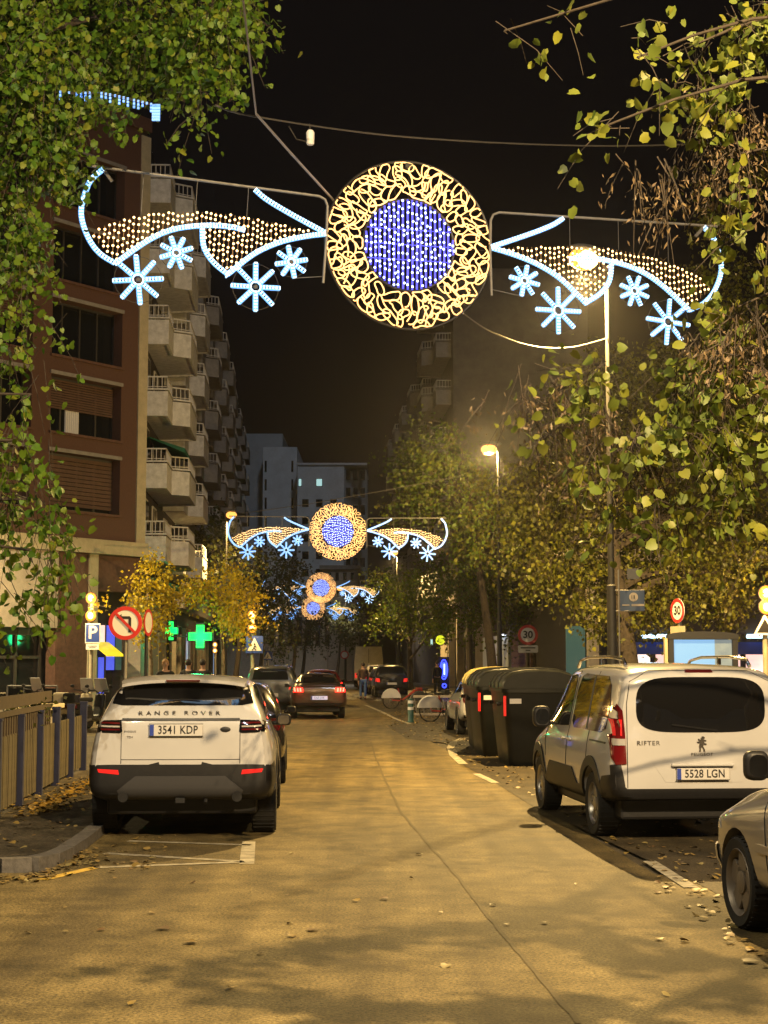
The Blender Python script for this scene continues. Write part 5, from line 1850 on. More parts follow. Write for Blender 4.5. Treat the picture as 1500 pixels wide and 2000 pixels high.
for sd in ('left', 'right'):
    ev.seam([[(.35, .48), (.30, 1.13)], [(1.25, .48), (1.25, 1.50)], [(2.2, .5), (2.25, .98)]], sd)
mirror_part(suv, .985, 1.62, 1.10, 1, M['plastic_black'], M['chrome'], (.085, .07, .065))
mirror_part(suv, -.985, 1.62, 1.10, -1, M['plastic_black'], None, (.085, .07, .065))
mb = MB(); mb.tube([(-.02, -.08, 1.61), (-.02, -.2, 1.68)], [0.02, 0.006], 6); mb.build('roof_aerial', M['plastic_black'], suv)
mb = MB(); mb.box((0, -.83, .40), (.09, .1, .05)); mb.tube([(.25, -.84, .37), (.25, -.78, .44)], .02, 8); mb.build('tow_cover', M['plastic_black'], suv)

# ================= white leisure van parked on the right
van = thing('parked_van', 'white passenger van with roof rails parked at the right, tall red rear lights', 'car', (3.02, 16.0, 0), R(5.2))
van.scale = (1, 1, 0.968)
st = [(-.84, .84, .47, .84, .815, 1.06, .70, 1.69), (-.78, .885, .44, .86, .845, 1.08, .715, 1.745), (-.60, .905, .42, .88, .86, 1.10, .72, 1.785), (.0, .915, .36, .90, .865, 1.10, .715, 1.81), (1.0, .92, .34, .90, .865, 1.10, .70, 1.815),
      (1.7, .92, .34, .90, .865, 1.08, .67, 1.79), (2.2, .92, .34, .90, .86, 1.06, .63, 1.66), (2.6, .915, .34, .88, .84, 1.02, .60, 1.40), (2.95, .91, .34, .84, .80, .98, .60, 1.15), (3.3, .87, .36, .78, .74, .90, .58, 1.03),
      (3.52, .78, .40, .72, .66, .82, .50, .92), (3.58, .70, .44, .68, .58, .74, .44, .82)]
wl_ = [(-.79, 0), (.79, 0), (-.79, 2.785), (.79, 2.785)]
rv = Car(van, st, wl_, .335, M['car_white'], ny=90, black=lambda c: c.z < .46 or (c.y < -.45 and c.z < .54))
for x, y in wl_: wheel(van, x, y, .335, .215, M['rim'], 5)
underbody(van, -.6, 3.2, 1.5, .22, .48)
rv.patch('rear_window', [((.645 - .03 * max(0, math.sin(a))) * math.copysign(abs(math.cos(a)) ** .42, math.cos(a)), 1.39 + .277 * math.copysign(abs(math.sin(a)) ** .55, math.sin(a))) for a in [2 * math.pi * (k + .5) / 44 for k in range(44)]], 'rear', M['glass_car'], 0.006, step=0.045)
rv.patch('brake_lamp', [(-.14, 1.708), (.14, 1.708), (.13, 1.735), (-.13, 1.735)], 'rear', M['red_dark'], 0.010, step=0.03)
rv.patch('bumper', [(-.92, .36), (.92, .36), (.92, .50), (.86, .545), (-.86, .545), (-.92, .50)], 'rear', M['plastic_black'], 0.012)
for sg in (-1, 1):
    o = [(sg * .745, .80), (sg * .835, .79), (sg * .868, .86), (sg * .862, 1.15), (sg * .835, 1.30), (sg * .795, 1.395), (sg * .775, 1.33), (sg * .755, 1.1)]
    tl = rv.patch('tail_light', o, 'rear', M['red_glass'], 0.016, step=0.035)
    rv.patch('clear_lens', [(sg * .755, .985), (sg * .85, .985), (sg * .85, 1.05), (sg * .757, 1.05)], 'rear', M['clear_glass'], 0.022, step=0.03, parent=tl)
    for k in range(2):
        x = .785 + .04 * k
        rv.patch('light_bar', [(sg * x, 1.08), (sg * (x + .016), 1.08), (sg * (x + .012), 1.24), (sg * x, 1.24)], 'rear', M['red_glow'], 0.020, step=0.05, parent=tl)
    rv.patch('corner_cladding', [(sg * .745, .48), (sg * .93, .48), (sg * .93, .78), (sg * .80, .80), (sg * .775, .68)], 'rear', M['plastic_black'], 0.010)
# side: arches, lower cladding, windows
for cy in (0, 2.785):
    arc = [(cy + .50 * math.cos(a), .335 + .50 * math.sin(a)) for a in np.linspace(R(-8), R(188), 22)] + [(cy + .395 * math.cos(a), .335 + .395 * math.sin(a)) for a in np.linspace(R(188), R(-8), 22)]
    rv.both('arch_trim', arc, M['plastic_black'], off=0.014)
rv.both('sill_cladding', [(.46, .30), (2.33, .30), (2.30, .46), (2.05, .66), (.85, .66), (.62, .50), (.46, .50)], M['plastic_black'], off=0.012)
rv.both('rear_cladding', [(-.88, .38), (-.46, .36), (-.40, .55), (-.52, .66), (-.88, .70)], M['plastic_black'], off=0.011)
rv.both('side_window', [(-.48, 1.13), (-.30, 1.09), (.95, 1.09), (1.08, 1.16), (1.10, 1.50), (1.0, 1.66), (.85, 1.69), (-.25, 1.67), (-.42, 1.58), (-.52, 1.35)], M['glass_car'], off=0.006)
rv.both('front_window', [(1.24, 1.10), (2.42, 1.06), (2.46, 1.15), (2.12, 1.52), (1.85, 1.65), (1.35, 1.68), (1.26, 1.60)], M['glass_car'], off=0.006)
rv.both('window_pillar', [(.30, 1.10), (.36, 1.10), (.36, 1.67), (.30, 1.67)], M['ink'], off=0.009)
rv.both('slide_rail', [(-.55, .985), (.12, .985), (.12, 1.003), (-.55, 1.003)], M['ink'], off=0.006, step=0.1)
for sd in ('left', 'right'):
    rv.seam([[(1.18, .5), (1.18, 1.72)], [(.20, .7), (.22, 1.72)], [(2.32, .7), (2.42, 1.04)]], sd, w=0.008)
    sg = -1 if sd == 'left' else 1
    for hy in (1.02, 1.36):
        p = rv.hit((sg * 4, hy, .955), (-sg, 0, 0))[0]
        mb = MB(); mb.ball((0, 0, 0), (.02, .09, .022), 10, 6); mb.build('door_handle', M['car_white'], van, loc=p + Vector((sg * .012, 0, 0)), smooth=True)
    mirror_part(van, sg * 1.0, 2.12, 1.17, sg, M['plastic_black'], None, (.10, .09, .125))
    mb = MB()
    rx = sg * .635
    mb.tube([(rx, -.45, 1.775), (rx, -.36, 1.845), (rx, .2, 1.875), (rx, 1.2, 1.872), (rx, 1.62, 1.835), (rx, 1.75, 1.76)], [.022, .017, .017, .017, .017, .02], 8)
    mb.box((rx, .55, 1.83), (.03, .06, .08))
    mb.build('roof_rail', M['chrome'], van, smooth=True)
p = rv.depth(-.50, .99)
text_mesh('lettering', 'RIFTER', .062, M['letter_grey'], van, (-.53, rv.depth(-.53, 1.0).y - .004, 1.005), depth=.004, sx=1.1, spacing=1.15)
text_mesh('lettering', 'PEUGEOT', .040, M['letter_grey'], van, (0, rv.depth(0, .895).y - .004, .893), depth=.004, sx=1.1, spacing=1.2)
# rampant lion emblem
lion = [(-.030, -.075), (-.016, -.075), (-.006, -.035), (.010, -.030), (.012, -.075), (.030, -.075), (.026, -.055), (.030, -.020), (.022, .010), (.046, .012), (.050, .024), (.022, .028), (.040, .046), (.036, .056), (.012, .044), (.010, .062), (-.004, .078), (-.022, .076), (-.034, .062), (-.022, .056), (-.020, .044), (-.044, .040), (-.044, .030), (-.020, .028), (-.026, .012), (-.050, .004), (-.044, -.008), (-.018, -.004), (-.014, -.026), (-.030, -.055)]
mb = MB(); mb.prism([(-x, z) for x, z in lion][::-1], .008)
mb.build('lion_emblem', M['chrome'], van, loc=(0, rv.depth(0, .99).y - .010, .995))
number_plate(rv, 0.0, .70, '5528 LGN')
rv.patch('plate_recess', [(-.36, .615), (.40, .615), (.52, .79), (.40, .80), (-.42, .80), (-.50, .82)], 'rear', M['car_white'], 0.003)
mb = MB(); mb.box((0, rv.depth(0, .80).y - .02, .79), (.62, .05, .03)); mb.build('boot_handle', M['car_white'], van, bevel=0.01)
rv.seam([[(-.735, .56), (-.735, 1.4), (-.70, 1.62), (-.5, 1.73), (.5, 1.73), (.70, 1.62), (.735, 1.4), (.735, .56)], [(-.80, .548), (.80, .548)]], 'rear', 0.008)
mb = MB(); mb.tube([(.15, rv.depth(.15, 1.14).y - .02, 1.13), (-.30, rv.depth(-.3, 1.2).y - .02, 1.19)], .009, 5); mb.build('wiper', M['ink'], van)

# ================= silver car at the lower right edge: only its left front quarter shows
silver = thing('parked_car', 'old silver car cut off by the right edge, black mirror and dull hubcap', 'car', (3.49, 8.08, 0), R(7.2))
st = [(-.75, .76, .42, .74, .74, .95, .62, 1.05), (-.6, .82, .36, .78, .78, .98, .60, 1.30), (-.2, .845, .30, .80, .79, .98, .58, 1.46), (.8, .85, .28, .80, .79, .97, .57, 1.50), (1.3, .85, .28, .80, .78, .95, .54, 1.42),
      (1.75, .85, .28, .79, .78, .93, .54, 1.18), (2.05, .85, .28, .78, .77, .90, .60, 1.02), (2.5, .845, .28, .74, .74, .84, .58, .94), (2.85, .82, .28, .68, .70, .76, .52, .84), (3.05, .74, .30, .60, .62, .66, .46, .72), (3.14, .62, .34, .54, .5, .58, .36, .62)]
wl_ = [(-.755, 0), (.755, 0), (-.755, 2.45), (.755, 2.45)]
sv = Car(silver, st, wl_, .30, M['car_silver'], ny=80)
for x, y in wl_: wheel(silver, x, y, .30, .185, M['rim_dull'], 5, .74, 'disc')
underbody(silver, -.5, 2.9, 1.35, .2, .40)
sv.both('side_window', [(-.3, 1.0), (1.55, .965), (1.20, 1.36), (.8, 1.44), (-.1, 1.40), (-.4, 1.25)], M['glass_car'], off=0.005)
sv.patch('windscreen', [(-.66, 1.06), (.66, 1.06), (.54, 1.40), (-.54, 1.40)], 'front', M['glass_car'], 0.005)
sv.both('rub_strip', [(-.5, .55), (2.03, .55), (2.03, .60), (-.5, .60)], M['car_silver'], off=0.02, step=0.12)
sv.patch('front_bumper', [(-.86, .27), (.86, .27), (.86, .50), (-.86, .50)], 'front', M['car_silver'], 0.02)
sv.both('headlight', [(2.80, .62), (3.02, .60), (3.04, .68), (2.86, .735)], M['clear_glass'], off=0.006, step=0.04)
for sd in ('left', 'right'):
    sv.seam([[(1.86, .36), (1.90, .62), (1.96, .90)], [(.72, .33), (.72, .97)], [(1.9, .36), (.72, .33)]], sd, 0.009)
    sg = -1 if sd == 'left' else 1
    mirror_part(silver, sg * 1.02, 1.58, 1.125, sg, M['plastic_black'], M['chrome'], (.075, .06, .09))


# ================= cars further down the street
HATCH = [(-.72, .78, .45, .72, .74, .95, .64, 1.08), (-.62, .83, .40, .76, .78, 1.0, .62, 1.28), (-.35, .86, .34, .80, .80, 1.0, .58, 1.45), (.5, .87, .30, .80, .80, .98, .57, 1.50), (1.2, .87, .30, .80, .80, .96, .55, 1.46),
         (1.7, .87, .30, .78, .79, .94, .55, 1.22), (2.05, .86, .30, .77, .77, .90, .58, 1.02), (2.8, .83, .32, .70, .70, .80, .54, .88), (3.15, .72, .36, .62, .58, .68, .42, .74)]
SEDAN = [(-.95, .80, .42, .76, .74, .90, .66, 1.0), (-.88, .86, .38, .78, .80, .95, .66, 1.06), (-.55, .90, .34, .80, .82, .96, .62, 1.10), (-.25, .91, .32, .82, .82, .96, .58, 1.20), (.25, .915, .30, .82, .82, .96, .56, 1.40), (.9, .915, .30, .82, .82, .95, .55, 1.44),
         (1.4, .915, .30, .80, .81, .94, .54, 1.36), (2.0, .91, .30, .78, .80, .92, .56, 1.08), (2.4, .90, .30, .76, .78, .88, .58, 1.0), (3.2, .86, .32, .70, .72, .80, .54, .88), (3.55, .74, .36, .62, .58, .68, .42, .74)]
SUVS = [(-.78, .82, .46, .80, .78, 1.05, .68, 1.25), (-.68, .87, .42, .84, .82, 1.08, .66, 1.48), (-.4, .90, .38, .86, .84, 1.08, .64, 1.62), (.5, .91, .34, .86, .84, 1.06, .62, 1.67), (1.3, .91, .34, .86, .84, 1.05, .60, 1.60),
        (1.85, .91, .34, .84, .83, 1.03, .60, 1.32), (2.2, .90, .34, .82, .81, .99, .62, 1.12), (2.95, .86, .36, .76, .74, .88, .56, .98), (3.3, .74, .42, .66, .60, .74, .44, .82)]


def far_car(label, loc, rz, kind, paint, lit=0, group=None, name='parked_car', plate=''):
    st = {'hatch': HATCH, 'sedan': SEDAN, 'suv': SUVS}[kind]
    root = thing(name, label, 'car', loc, rz, group)
    wb = 2.6 if kind != 'sedan' else 2.75
    r = .31 if kind != 'suv' else .34
    ws = [(-.76, 0), (.76, 0), (-.76, wb), (.76, wb)]
    c = Car(root, st, ws, r, M[paint], ny=44)
    for x, y in ws: wheel(root, x, y, r, .2, M['rim'], 5)
    underbody(root, -.5, 2.9, 1.4, .2, .42)
    zt = {'hatch': 1.06, 'sedan': 1.12, 'suv': 1.20}[kind]
    top = {'hatch': 1.40, 'sedan': 1.375, 'suv': 1.56}[kind]
    c.patch('rear_window', [(-.60, zt), (.60, zt), (.53, top), (-.53, top)], 'rear', M['glass_car'], 0.006, step=0.08)
    c.both('side_window', [(-.25, zt - .02), (1.6, zt - .09), (1.25, top - .02), (.85, top + .03), (.1, top + .02), (-.3, top - .1)], M['glass_car'], off=0.006, step=0.1)
    tm = {0: 'red_glass', 1: 'tail_lit', 2: 'tail_dim'}[lit]
    for sg in (-1, 1):
        if kind == 'sedan' and lit == 1:
            t = c.patch('tail_light', [(sg * .50, .84), (sg * .82, .84), (sg * .83, .98), (sg * .52, .98)], 'rear', M['tail_lit'], 0.012, step=0.08)
            for k in range(3):
                x = .56 + .085 * k
                c.patch('light_bar', [(sg * x, .855), (sg * (x + .045), .855), (sg * (x + .055), .965), (sg * (x + .01), .965)], 'rear', M['tail_core'], 0.018, step=0.06, parent=t)
        else:
            c.patch('tail_light', [(sg * .60, .78), (sg * .84, .80), (sg * .80, .98), (sg * .62, .96)], 'rear', M[tm], 0.012, step=0.08)
        mirror_part(root, sg * .93, 1.65, 1.02, sg, M['plastic_black'], None, (.075, .06, .055))
    c.patch('bumper', [(-.85, .33), (.85, .33), (.85, .50), (-.85, .50)], 'rear', M['plastic_black'], 0.010, step=0.1)
    number_plate(c, 0, .66 if kind == 'sedan' else .70, plate, lit == 1)
    if kind == 'suv':
        for sg in (-1, 1):
            mb = MB(); mb.tube([(sg * .56, -.2, 1.65), (sg * .56, -.1, 1.70), (sg * .56, 1.1, 1.70), (sg * .56, 1.3, 1.62)], .015, 6); mb.build('roof_rail', M['metal_grey'], root)
    return c


g = (P(603, 1400, 49).x + 0.25, 49.6, 0)
gold = far_car('bronze coupe driving away with triple bar tail lights lit', g, R(5.5), 'sedan', 'car_bronze', 1, None, 'moving_car')
text_mesh('lettering', '5263 LVK', .1, M['ink'], gold.root, (0, gold.depth(0, .66).y - .04, .66), depth=.002, sx=.8)
lamp('tail_glow', (-.66, -1.15, .9), 6, (1, 0.05, 0.02), .06, gold.root)
lamp('tail_glow', (.66, -1.15, .9), 6, (1, 0.05, 0.02), .06, gold.root)
far_car('dark red car ahead of the bronze coupe with its right tail light lit', (P(628, 1380, 63).x, 63, 0), R(4), 'hatch', 'car_red', 1, None, 'moving_car')
# parked on the left beyond the white SUV
lefts = [(22.8, 'hatch', 'car_black', 0, 'black hatchback parked directly in front of the white SUV'), (52, 'suv', 'car_grey', 2, 'grey car with roof rails parked left of the bronze coupe'),
         (58.5, 'hatch', 'car_red', 2, 'dark red hatchback parked beyond the grey car with roof rails'), (65, 'hatch', 'car_silver', 2, 'silver hatchback fourth in the left parking row'), (71.5, 'suv', 'car_black', 2, 'black SUV far down the left parking row'), (78, 'hatch', 'car_white', 2, 'white hatchback farthest in the left parking row')]
for y, k, pm, lit, lab in lefts:
    p = T(-1.05 if y < 30 else -0.95, y)
    far_car(lab, (p.x, p.y, 0), R(3.2), k, pm, lit, 'cars parked along the left side')
# parked on the right beyond the bicycles
rights = [(80.0, 'suv', 'car_black', 2, 'black car nearest in the far right parking row, beside the docked bicycles'), (86.5, 'hatch', 'car_grey', 2, 'grey hatchback second in the far right parking row'), (93, 'suv', 'car_silver', 2, 'pale car third in the far right parking row'),
          (99.5, 'hatch', 'car_red', 2, 'dark red car farthest in the right parking row, before the white van')]
for y, k, pm, lit, lab in rights:
    p = T(4.75, y)
    far_car(lab, (p.x, p.y, 0), R(3.2), k, pm, lit, 'cars parked along the right side')
far_car('white car mostly hidden behind the dark waste containers', (P(964, 1440, 37.5).x, 38.2, 0), R(3.5), 'hatch', 'car_white', 0, 'cars parked along the right side')

# white box van far down the street
vr = thing('box_van', 'white high sided van standing far down the street behind the pedestrian', 'van', (P(720, 1350, 112).x, 112, 0), R(3))
mb = MB()
mb.add([(-1.05, 0, .5), (1.05, 0, .5), (1.05, 0, 2.0), (.95, .1, 2.95), (-.95, .1, 2.95), (-1.05, 0, 2.0), (-1.05, 4, .5), (1.05, 4, .5), (1.05, 4, 2.0), (.95, 4, 2.95), (-.95, 4, 2.95), (-1.05, 4, 2.0)],
       [(0, 1, 2, 3, 4, 5), (11, 10, 9, 8, 7, 6), (0, 6, 7, 1), (1, 7, 8, 2), (2, 8, 9, 3), (3, 9, 10, 4), (4, 10, 11, 5), (5, 11, 6, 0)])
mb.build('box_body', M['cream'], vr, bevel=0.05)
mb = MB(); mb.add([(-1, 4, .45), (1, 4, .45), (1, 4, 2.1), (-1, 4, 2.1), (-1, 5.6, .45), (1, 5.6, .45), (1, 5.5, 1.2), (-1, 5.5, 1.2), (1, 4.7, 2.0), (-1, 4.7, 2.0)],
                   [(3, 2, 1, 0), (4, 5, 6, 7), (7, 6, 8, 9), (9, 8, 2, 3), (0, 1, 5, 4), (1, 2, 8, 6, 5), (0, 4, 7, 9, 3)])
mb.build('cab', M['white'], vr, bevel=0.04)
for x in (-.8, .8):
    for y in (.9, 4.6): wheel(vr, x, y, .34, .22, M['rim'], 5)
    mb = MB(); mb.box((x * 1.15, -.03, .85), (.16, .05, .34)); mb.build('tail_light', M['tail_dim'], vr)
mb = MB(); mb.box((0, -.02, 1.7), (.03, .03, 2.2)); mb.build('door_gap', M['ink'], vr)
# ------------------------------------------------------------------ signs and beacons
def disc(mb, r, y0, y1, cx=0, cz=0, n=32, r0=0.0):
    if r0 <= 0:
        mb.prism(circle(r, n, cx, cz)[::-1], y1 - y0, Matrix.Translation((0, y0, 0)))
        return mb
    vs_, fs = [], []
    for y in (y0, y1):
        for rr in (r, r0):
            vs_ += [(cx + rr * math.cos(2 * math.pi * k / n), y, cz + rr * math.sin(2 * math.pi * k / n)) for k in range(n)]
    for k in range(n):
        k2 = (k + 1) % n
        fs += [(k, k2, n + k2, n + k), (2 * n + k, 3 * n + k, 3 * n + k2, 2 * n + k2), (k, 2 * n + k, 2 * n + k2, k2), (n + k, n + k2, 3 * n + k2, 3 * n + k)]
    return mb.add(vs_, fs)


def post_part(root, h, r=0.03, m='metal_grey', name='post', x=0, y=0.03, z0=0):
    mb = MB(); mb.tube([(x, y, z0), (x, y, h)], r, 10)
    return mb.build(name, M[m], root, smooth=True)


def at_base(p, z=0.12):
    return Vector((p.x, p.y, z))


# no left turn
p = P(245, 1217, 28)
nl = thing('no_left_turn_sign', 'round red ringed no left turn sign on a grey post beside the white SUV', 'road sign', at_base(p), R(2))
h = p.z - 0.12
post_part(nl, h + .25, .035, y=.045)
mb = MB(); disc(mb, .305, 0, .012, 0, h); pl = mb.build('sign_plate', M['sign_white'], nl)
mb = MB(); disc(mb, .305, -.006, -.002, 0, h, 40, .235); mb.build('red_ring', M['sign_red'], pl)
mb = MB()
mb.prism([(.055, h - .17), (.105, h - .17), (.105, h + .09), (.075, h + .125), (-.07, h + .125), (-.07, h + .165), (-.165, h + .10), (-.07, h + .035), (-.07, h + .075), (.055, h + .075)], .003, Matrix.Translation((0, -.005, 0)))
mb.build('turn_arrow', M['ink'], pl)
mb = MB(); mb.M = Matrix.Translation((0, -.010, h)) @ Matrix.Rotation(R(45), 4, 'Y'); mb.box((0, 0, 0), (.50, .003, .048)); mb.build('red_bar', M['sign_red'], pl)

p = P(290, 1216, 34)
ed = thing('round_sign', 'round sign turned edge on, on a post behind the no left turn sign', 'road sign', at_base(p), R(80))
h = p.z - .12
post_part(ed, h + .28, .035, 'metal_dark', y=.045)
mb = MB(); disc(mb, .30, 0, .012, 0, h); pl = mb.build('sign_plate', M['sign_red'], ed)
mb = MB(); disc(mb, .23, -.005, -.002, 0, h); mb.build('sign_face', M['sign_white'], pl)


def beacon(label, px, py1, py2, d, base_z=0.12, r=.165, power=150, dir_=0.0):
    p, q = P(px, py1, d), P(px, py2, d)
    root = thing('beacon_post', label, 'crossing beacon', at_base(p, base_z), dir_, 'amber beacon posts at the crossings')
    post_part(root, p.z - base_z + .15, .06, 'cream', y=.16)
    for c in (p, q):
        z = c.z - base_z
        mb = MB(); mb.lathe([(r * .95, .12), (r * 1.12, .06), (r * 1.12, -.02), (r * 1.02, -.02)], 20, 'Y', (0, 0, z), cap=False)
        mb.lathe([(r * 1.0, .12), (r * .4, .17)], 20, 'Y', (0, 0, z))
        hd = mb.build('lamp_head', M['metal_dark'], root, smooth=True)
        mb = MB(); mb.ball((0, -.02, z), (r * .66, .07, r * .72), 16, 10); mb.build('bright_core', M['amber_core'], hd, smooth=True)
        mb = MB(); mb.ball((0, 0, z), (r, .07, r * 1.08), 18, 12); mb.build('lens', M['amber'], hd, smooth=True)  # core and rim split so the rim glows as an orange halo
    if power: lamp('beacon_light', (0, -.35, (p.z + q.z) / 2 - base_z), power, (1.0, 0.55, 0.16), .15, root)
    return root


bp = beacon('amber double beacon above the blue parking sign', 178, 1168, 1203, 48)
def parking_sign(root, px, py, d):
    q = P(px, py, d) - root.location
    mb = MB(); mb.box((q.x, .0, q.z), (.46, .02, .62)); s_ = mb.build('parking_sign', M['sign_white'], root)
    mb = MB(); mb.box((q.x, -.014, q.z + .005), (.42, .006, .54)); mb.build('blue_face', M['sign_blue'], s_)
    text_mesh('lettering', 'P', .56, M['sign_white'], s_, (q.x, -.020, q.z + .01), depth=.002, bold=.012)
    mb = MB(); mb.box((q.x, 0, q.z - .42), (.40, .02, .17)); u = mb.build('under_plate', M['sign_white'], root)
    mb = MB()
    for k in range(2): mb.box((q.x, -.012, q.z - .395 - .05 * k), (.28 - .08 * k, .003, .02))
    mb.build('small_print', M['plastic_grey'], u)


parking_sign(bp, 181, 1237, 48)
bq = beacon('amber double beacon above the blue pedestrian crossing sign', 493, 1200, 1227, 54, r=.155)


def crossing_sign(root, px, py, d, s=.60):
    q = P(px, py, d) - root.location
    mb = MB(); mb.box((q.x, 0, q.z), (s, .02, s)); b = mb.build('crossing_sign', M['sign_blue'], root)
    mb = MB(); mb.prism([(q.x - s * .42, q.z - s * .36), (q.x + s * .42, q.z - s * .36), (q.x, q.z + s * .40)], .004, Matrix.Translation((0, -.016, 0))); t_ = mb.build('white_triangle', M['sign_white'], b)
    mb = MB()
    z = q.z - s * .06
    mb.tube([(q.x, -.022, z), (q.x - .02, -.022, z - s * .13), (q.x - s * .14, -.022, z - s * .27)], .018, 5)
    mb.tube([(q.x - .02, -.022, z - s * .13), (q.x + s * .10, -.022, z - s * .27)], .018, 5)
    mb.tube([(q.x + .01, -.022, z), (q.x + s * .12, -.022, z - s * .10)], .014, 5)
    mb.ball((q.x + .005, -.022, z + s * .085), (.032, .008, .032), 8, 6)
    mb.build('walking_figure', M['ink'], b)


crossing_sign(bq, 497, 1259, 54)
br = beacon('large amber double beacon at the right edge above the shop windows', 1496, 1158, 1186, 33, r=.15, power=160)
q = P(1494, 1222, 33) - br.location
mb = MB(); mb.prism([(q.x - .25, q.z - .2), (q.x + .25, q.z - .2), (q.x, q.z + .25)], .02); mb.build('warning_triangle', M['sign_white'], br)
mb = MB(); mb.prism([(q.x - .17, q.z - .15), (q.x + .17, q.z - .15), (q.x, q.z + .15)], .004, Matrix.Translation((0, -.006, 0))); mb.build('dark_face', M['metal_dark'], br)
beacon('small far beacon pair shining in front of the pharmacy windows', 420, 1259, 1271, 88, r=.13, power=12)

# speed limit signs
p = P(1031, 1240, 46)
sp30 = thing('speed_limit_sign', 'thirty speed limit sign facing the camera above the dark waste containers', 'road sign', at_base(p), 0, 'thirty speed limit signs')
h = p.z - .12
post_part(sp30, h + .2, .05, 'wood_slat', y=.06)
mb = MB(); disc(mb, .30, 0, .012, 0, h); pl = mb.build('sign_plate', M['sign_white'], sp30)
mb = MB(); disc(mb, .30, -.006, -.002, 0, h, 40, .215); mb.build('red_ring', M['sign_red'], pl)
text_mesh('lettering', '30', .30, M['ink'], pl, (0, -.006, h), depth=.002, bold=.006)
mb = MB(); mb.prism(rrect(.60, .22, .04, 3, 0, h - .42), .012); u = mb.build('under_plate', M['sign_white'], sp30)
mb = MB(); mb.box((0, -.003, h - .385), (.44, .004, .035)); mb.box((0, -.003, h - .46), (.14, .004, .03)); mb.build('small_print', M['plastic_grey'], u)
p = P(1323, 1193, 31)
sq = thing('speed_limit_sign', 'turned thirty speed limit sign above the advertising panel', 'road sign', at_base(p), R(-68), 'thirty speed limit signs')
h = p.z - .12
post_part(sq, h + .25, .04, 'metal_grey', y=.05)
mb = MB(); disc(mb, .245, 0, .012, 0, h); pl = mb.build('sign_plate', M['sign_white'], sq)
mb = MB(); disc(mb, .245, -.006, -.002, 0, h, 40, .18); mb.build('red_ring', M['sign_red'], pl)
text_mesh('lettering', '30', .25, M['ink'], pl, (0, -.006, h), depth=.002, bold=.005)
mb = MB(); mb.box((0, 0, h - .42), (.5, .03, .22)); mb.build('under_plate', M['cream'], sq)

p = P(673, 1279, 131.5)
rs = thing('round_sign', 'small far round no entry style sign on the slim lamp post', 'road sign', (p.x, 131.3, 0.12))
h = p.z - .12
mb = MB(); disc(mb, .36, 0, .012, 0, h); pl = mb.build('sign_plate', M['sign_white'], rs)
mb = MB(); disc(mb, .36, -.006, -.002, 0, h, 28, .26); mb.build('red_ring', M['sign_red'], pl)
post_part(rs, h, .03, y=.05)
p = P(523, 1280, 92)
fs_ = thing('crossing_sign_post', 'small far blue crossing sign on a post left of the bronze coupe', 'road sign', (p.x, 92, .12))
post_part(fs_, p.z + .2, .035, y=.04)
crossing_sign(fs_, 523, 1280, 92, .55)
p = P(716, 1278, 118)
pn = thing('direction_panel', 'white and blue direction panel far down the street above the box van', 'road sign', (p.x, 118, .12))
mb = MB(); mb.box((0, 0, p.z - .12), (1.6, .05, .55)); pb = mb.build('panel', M['sign_white'], pn)
mb = MB(); mb.box((.2, -.03, p.z - .36), (.9, .01, .28)); mb.build('blue_strip', M['sign_blue'], pb)
for x in (-.6, .6): post_part(pn, p.z + .1, .04, x=x, y=.06)

# banner on the tall lamp post
p0, p1 = P(1211, 1153, 25.9), P(1259, 1193, 25.9)
bn = thing('street_banner', 'small dark blue banner with pale round emblem on the tall lamp post', 'banner', ((p0.x + p1.x) / 2, 25.9, (p0.z + p1.z) / 2), R(-6))
w, hh = p1.x - p0.x, p0.z - p1.z
mb = MB(); n = 8
for i in range(n + 1):
    x = -w / 2 + w * i / n
    y = .015 * math.sin(6 * i / n)
    for z in (-hh / 2, hh / 2): mb.v.append((x, y, z))
mb.f = [(2 * i, 2 * i + 2, 2 * i + 3, 2 * i + 1) for i in range(n)]
cl = mb.build('banner_cloth', mat('navy banner cloth', (0.045, 0.075, 0.15), .7), bn, smooth=True)
mb = MB(); disc(mb, .075, -.030, -.022, .02, hh * .17, 20); mb.build('emblem', M['stone_pale'], cl)
mb = MB(); mb.box((.02 - .028, -.032, hh * .17), (.012, .004, .06)); mb.box((.02 + .004, -.032, hh * .17), (.012, .004, .06)); mb.box((.032 + .004, -.032, hh * .17), (.012, .004, .06)); mb.build('emblem_bars', M['plastic_grey'], cl)
mb = MB(); mb.box((-.11, -.024, -hh * .22), (.12, .004, .016)); mb.build('small_print', M['stone_pale'], cl)
mb = MB(); mb.box((.09, -.024, -hh * .22), (.21, .004, .035)); mb.build('pale_strip', M['stone_pale'], cl)
mb = MB()
for z in (-hh / 2, hh / 2): mb.tube([(-w / 2 - .12, .02, z), (w / 2, .02, z)], .010, 6)
mb.tube([(-w / 2 - .02, .02, -hh / 2 - .9), (-w / 2 - .02, .02, hh / 2 + .35)], .014, 6)
mb.build('banner_rod', M['metal_grey'], bn)
mb = MB(); mb.box((.02, .02, hh / 2 + .28), (.20, .03, .18)); mb.build('small_sign_back', M['metal_dark'], bn)

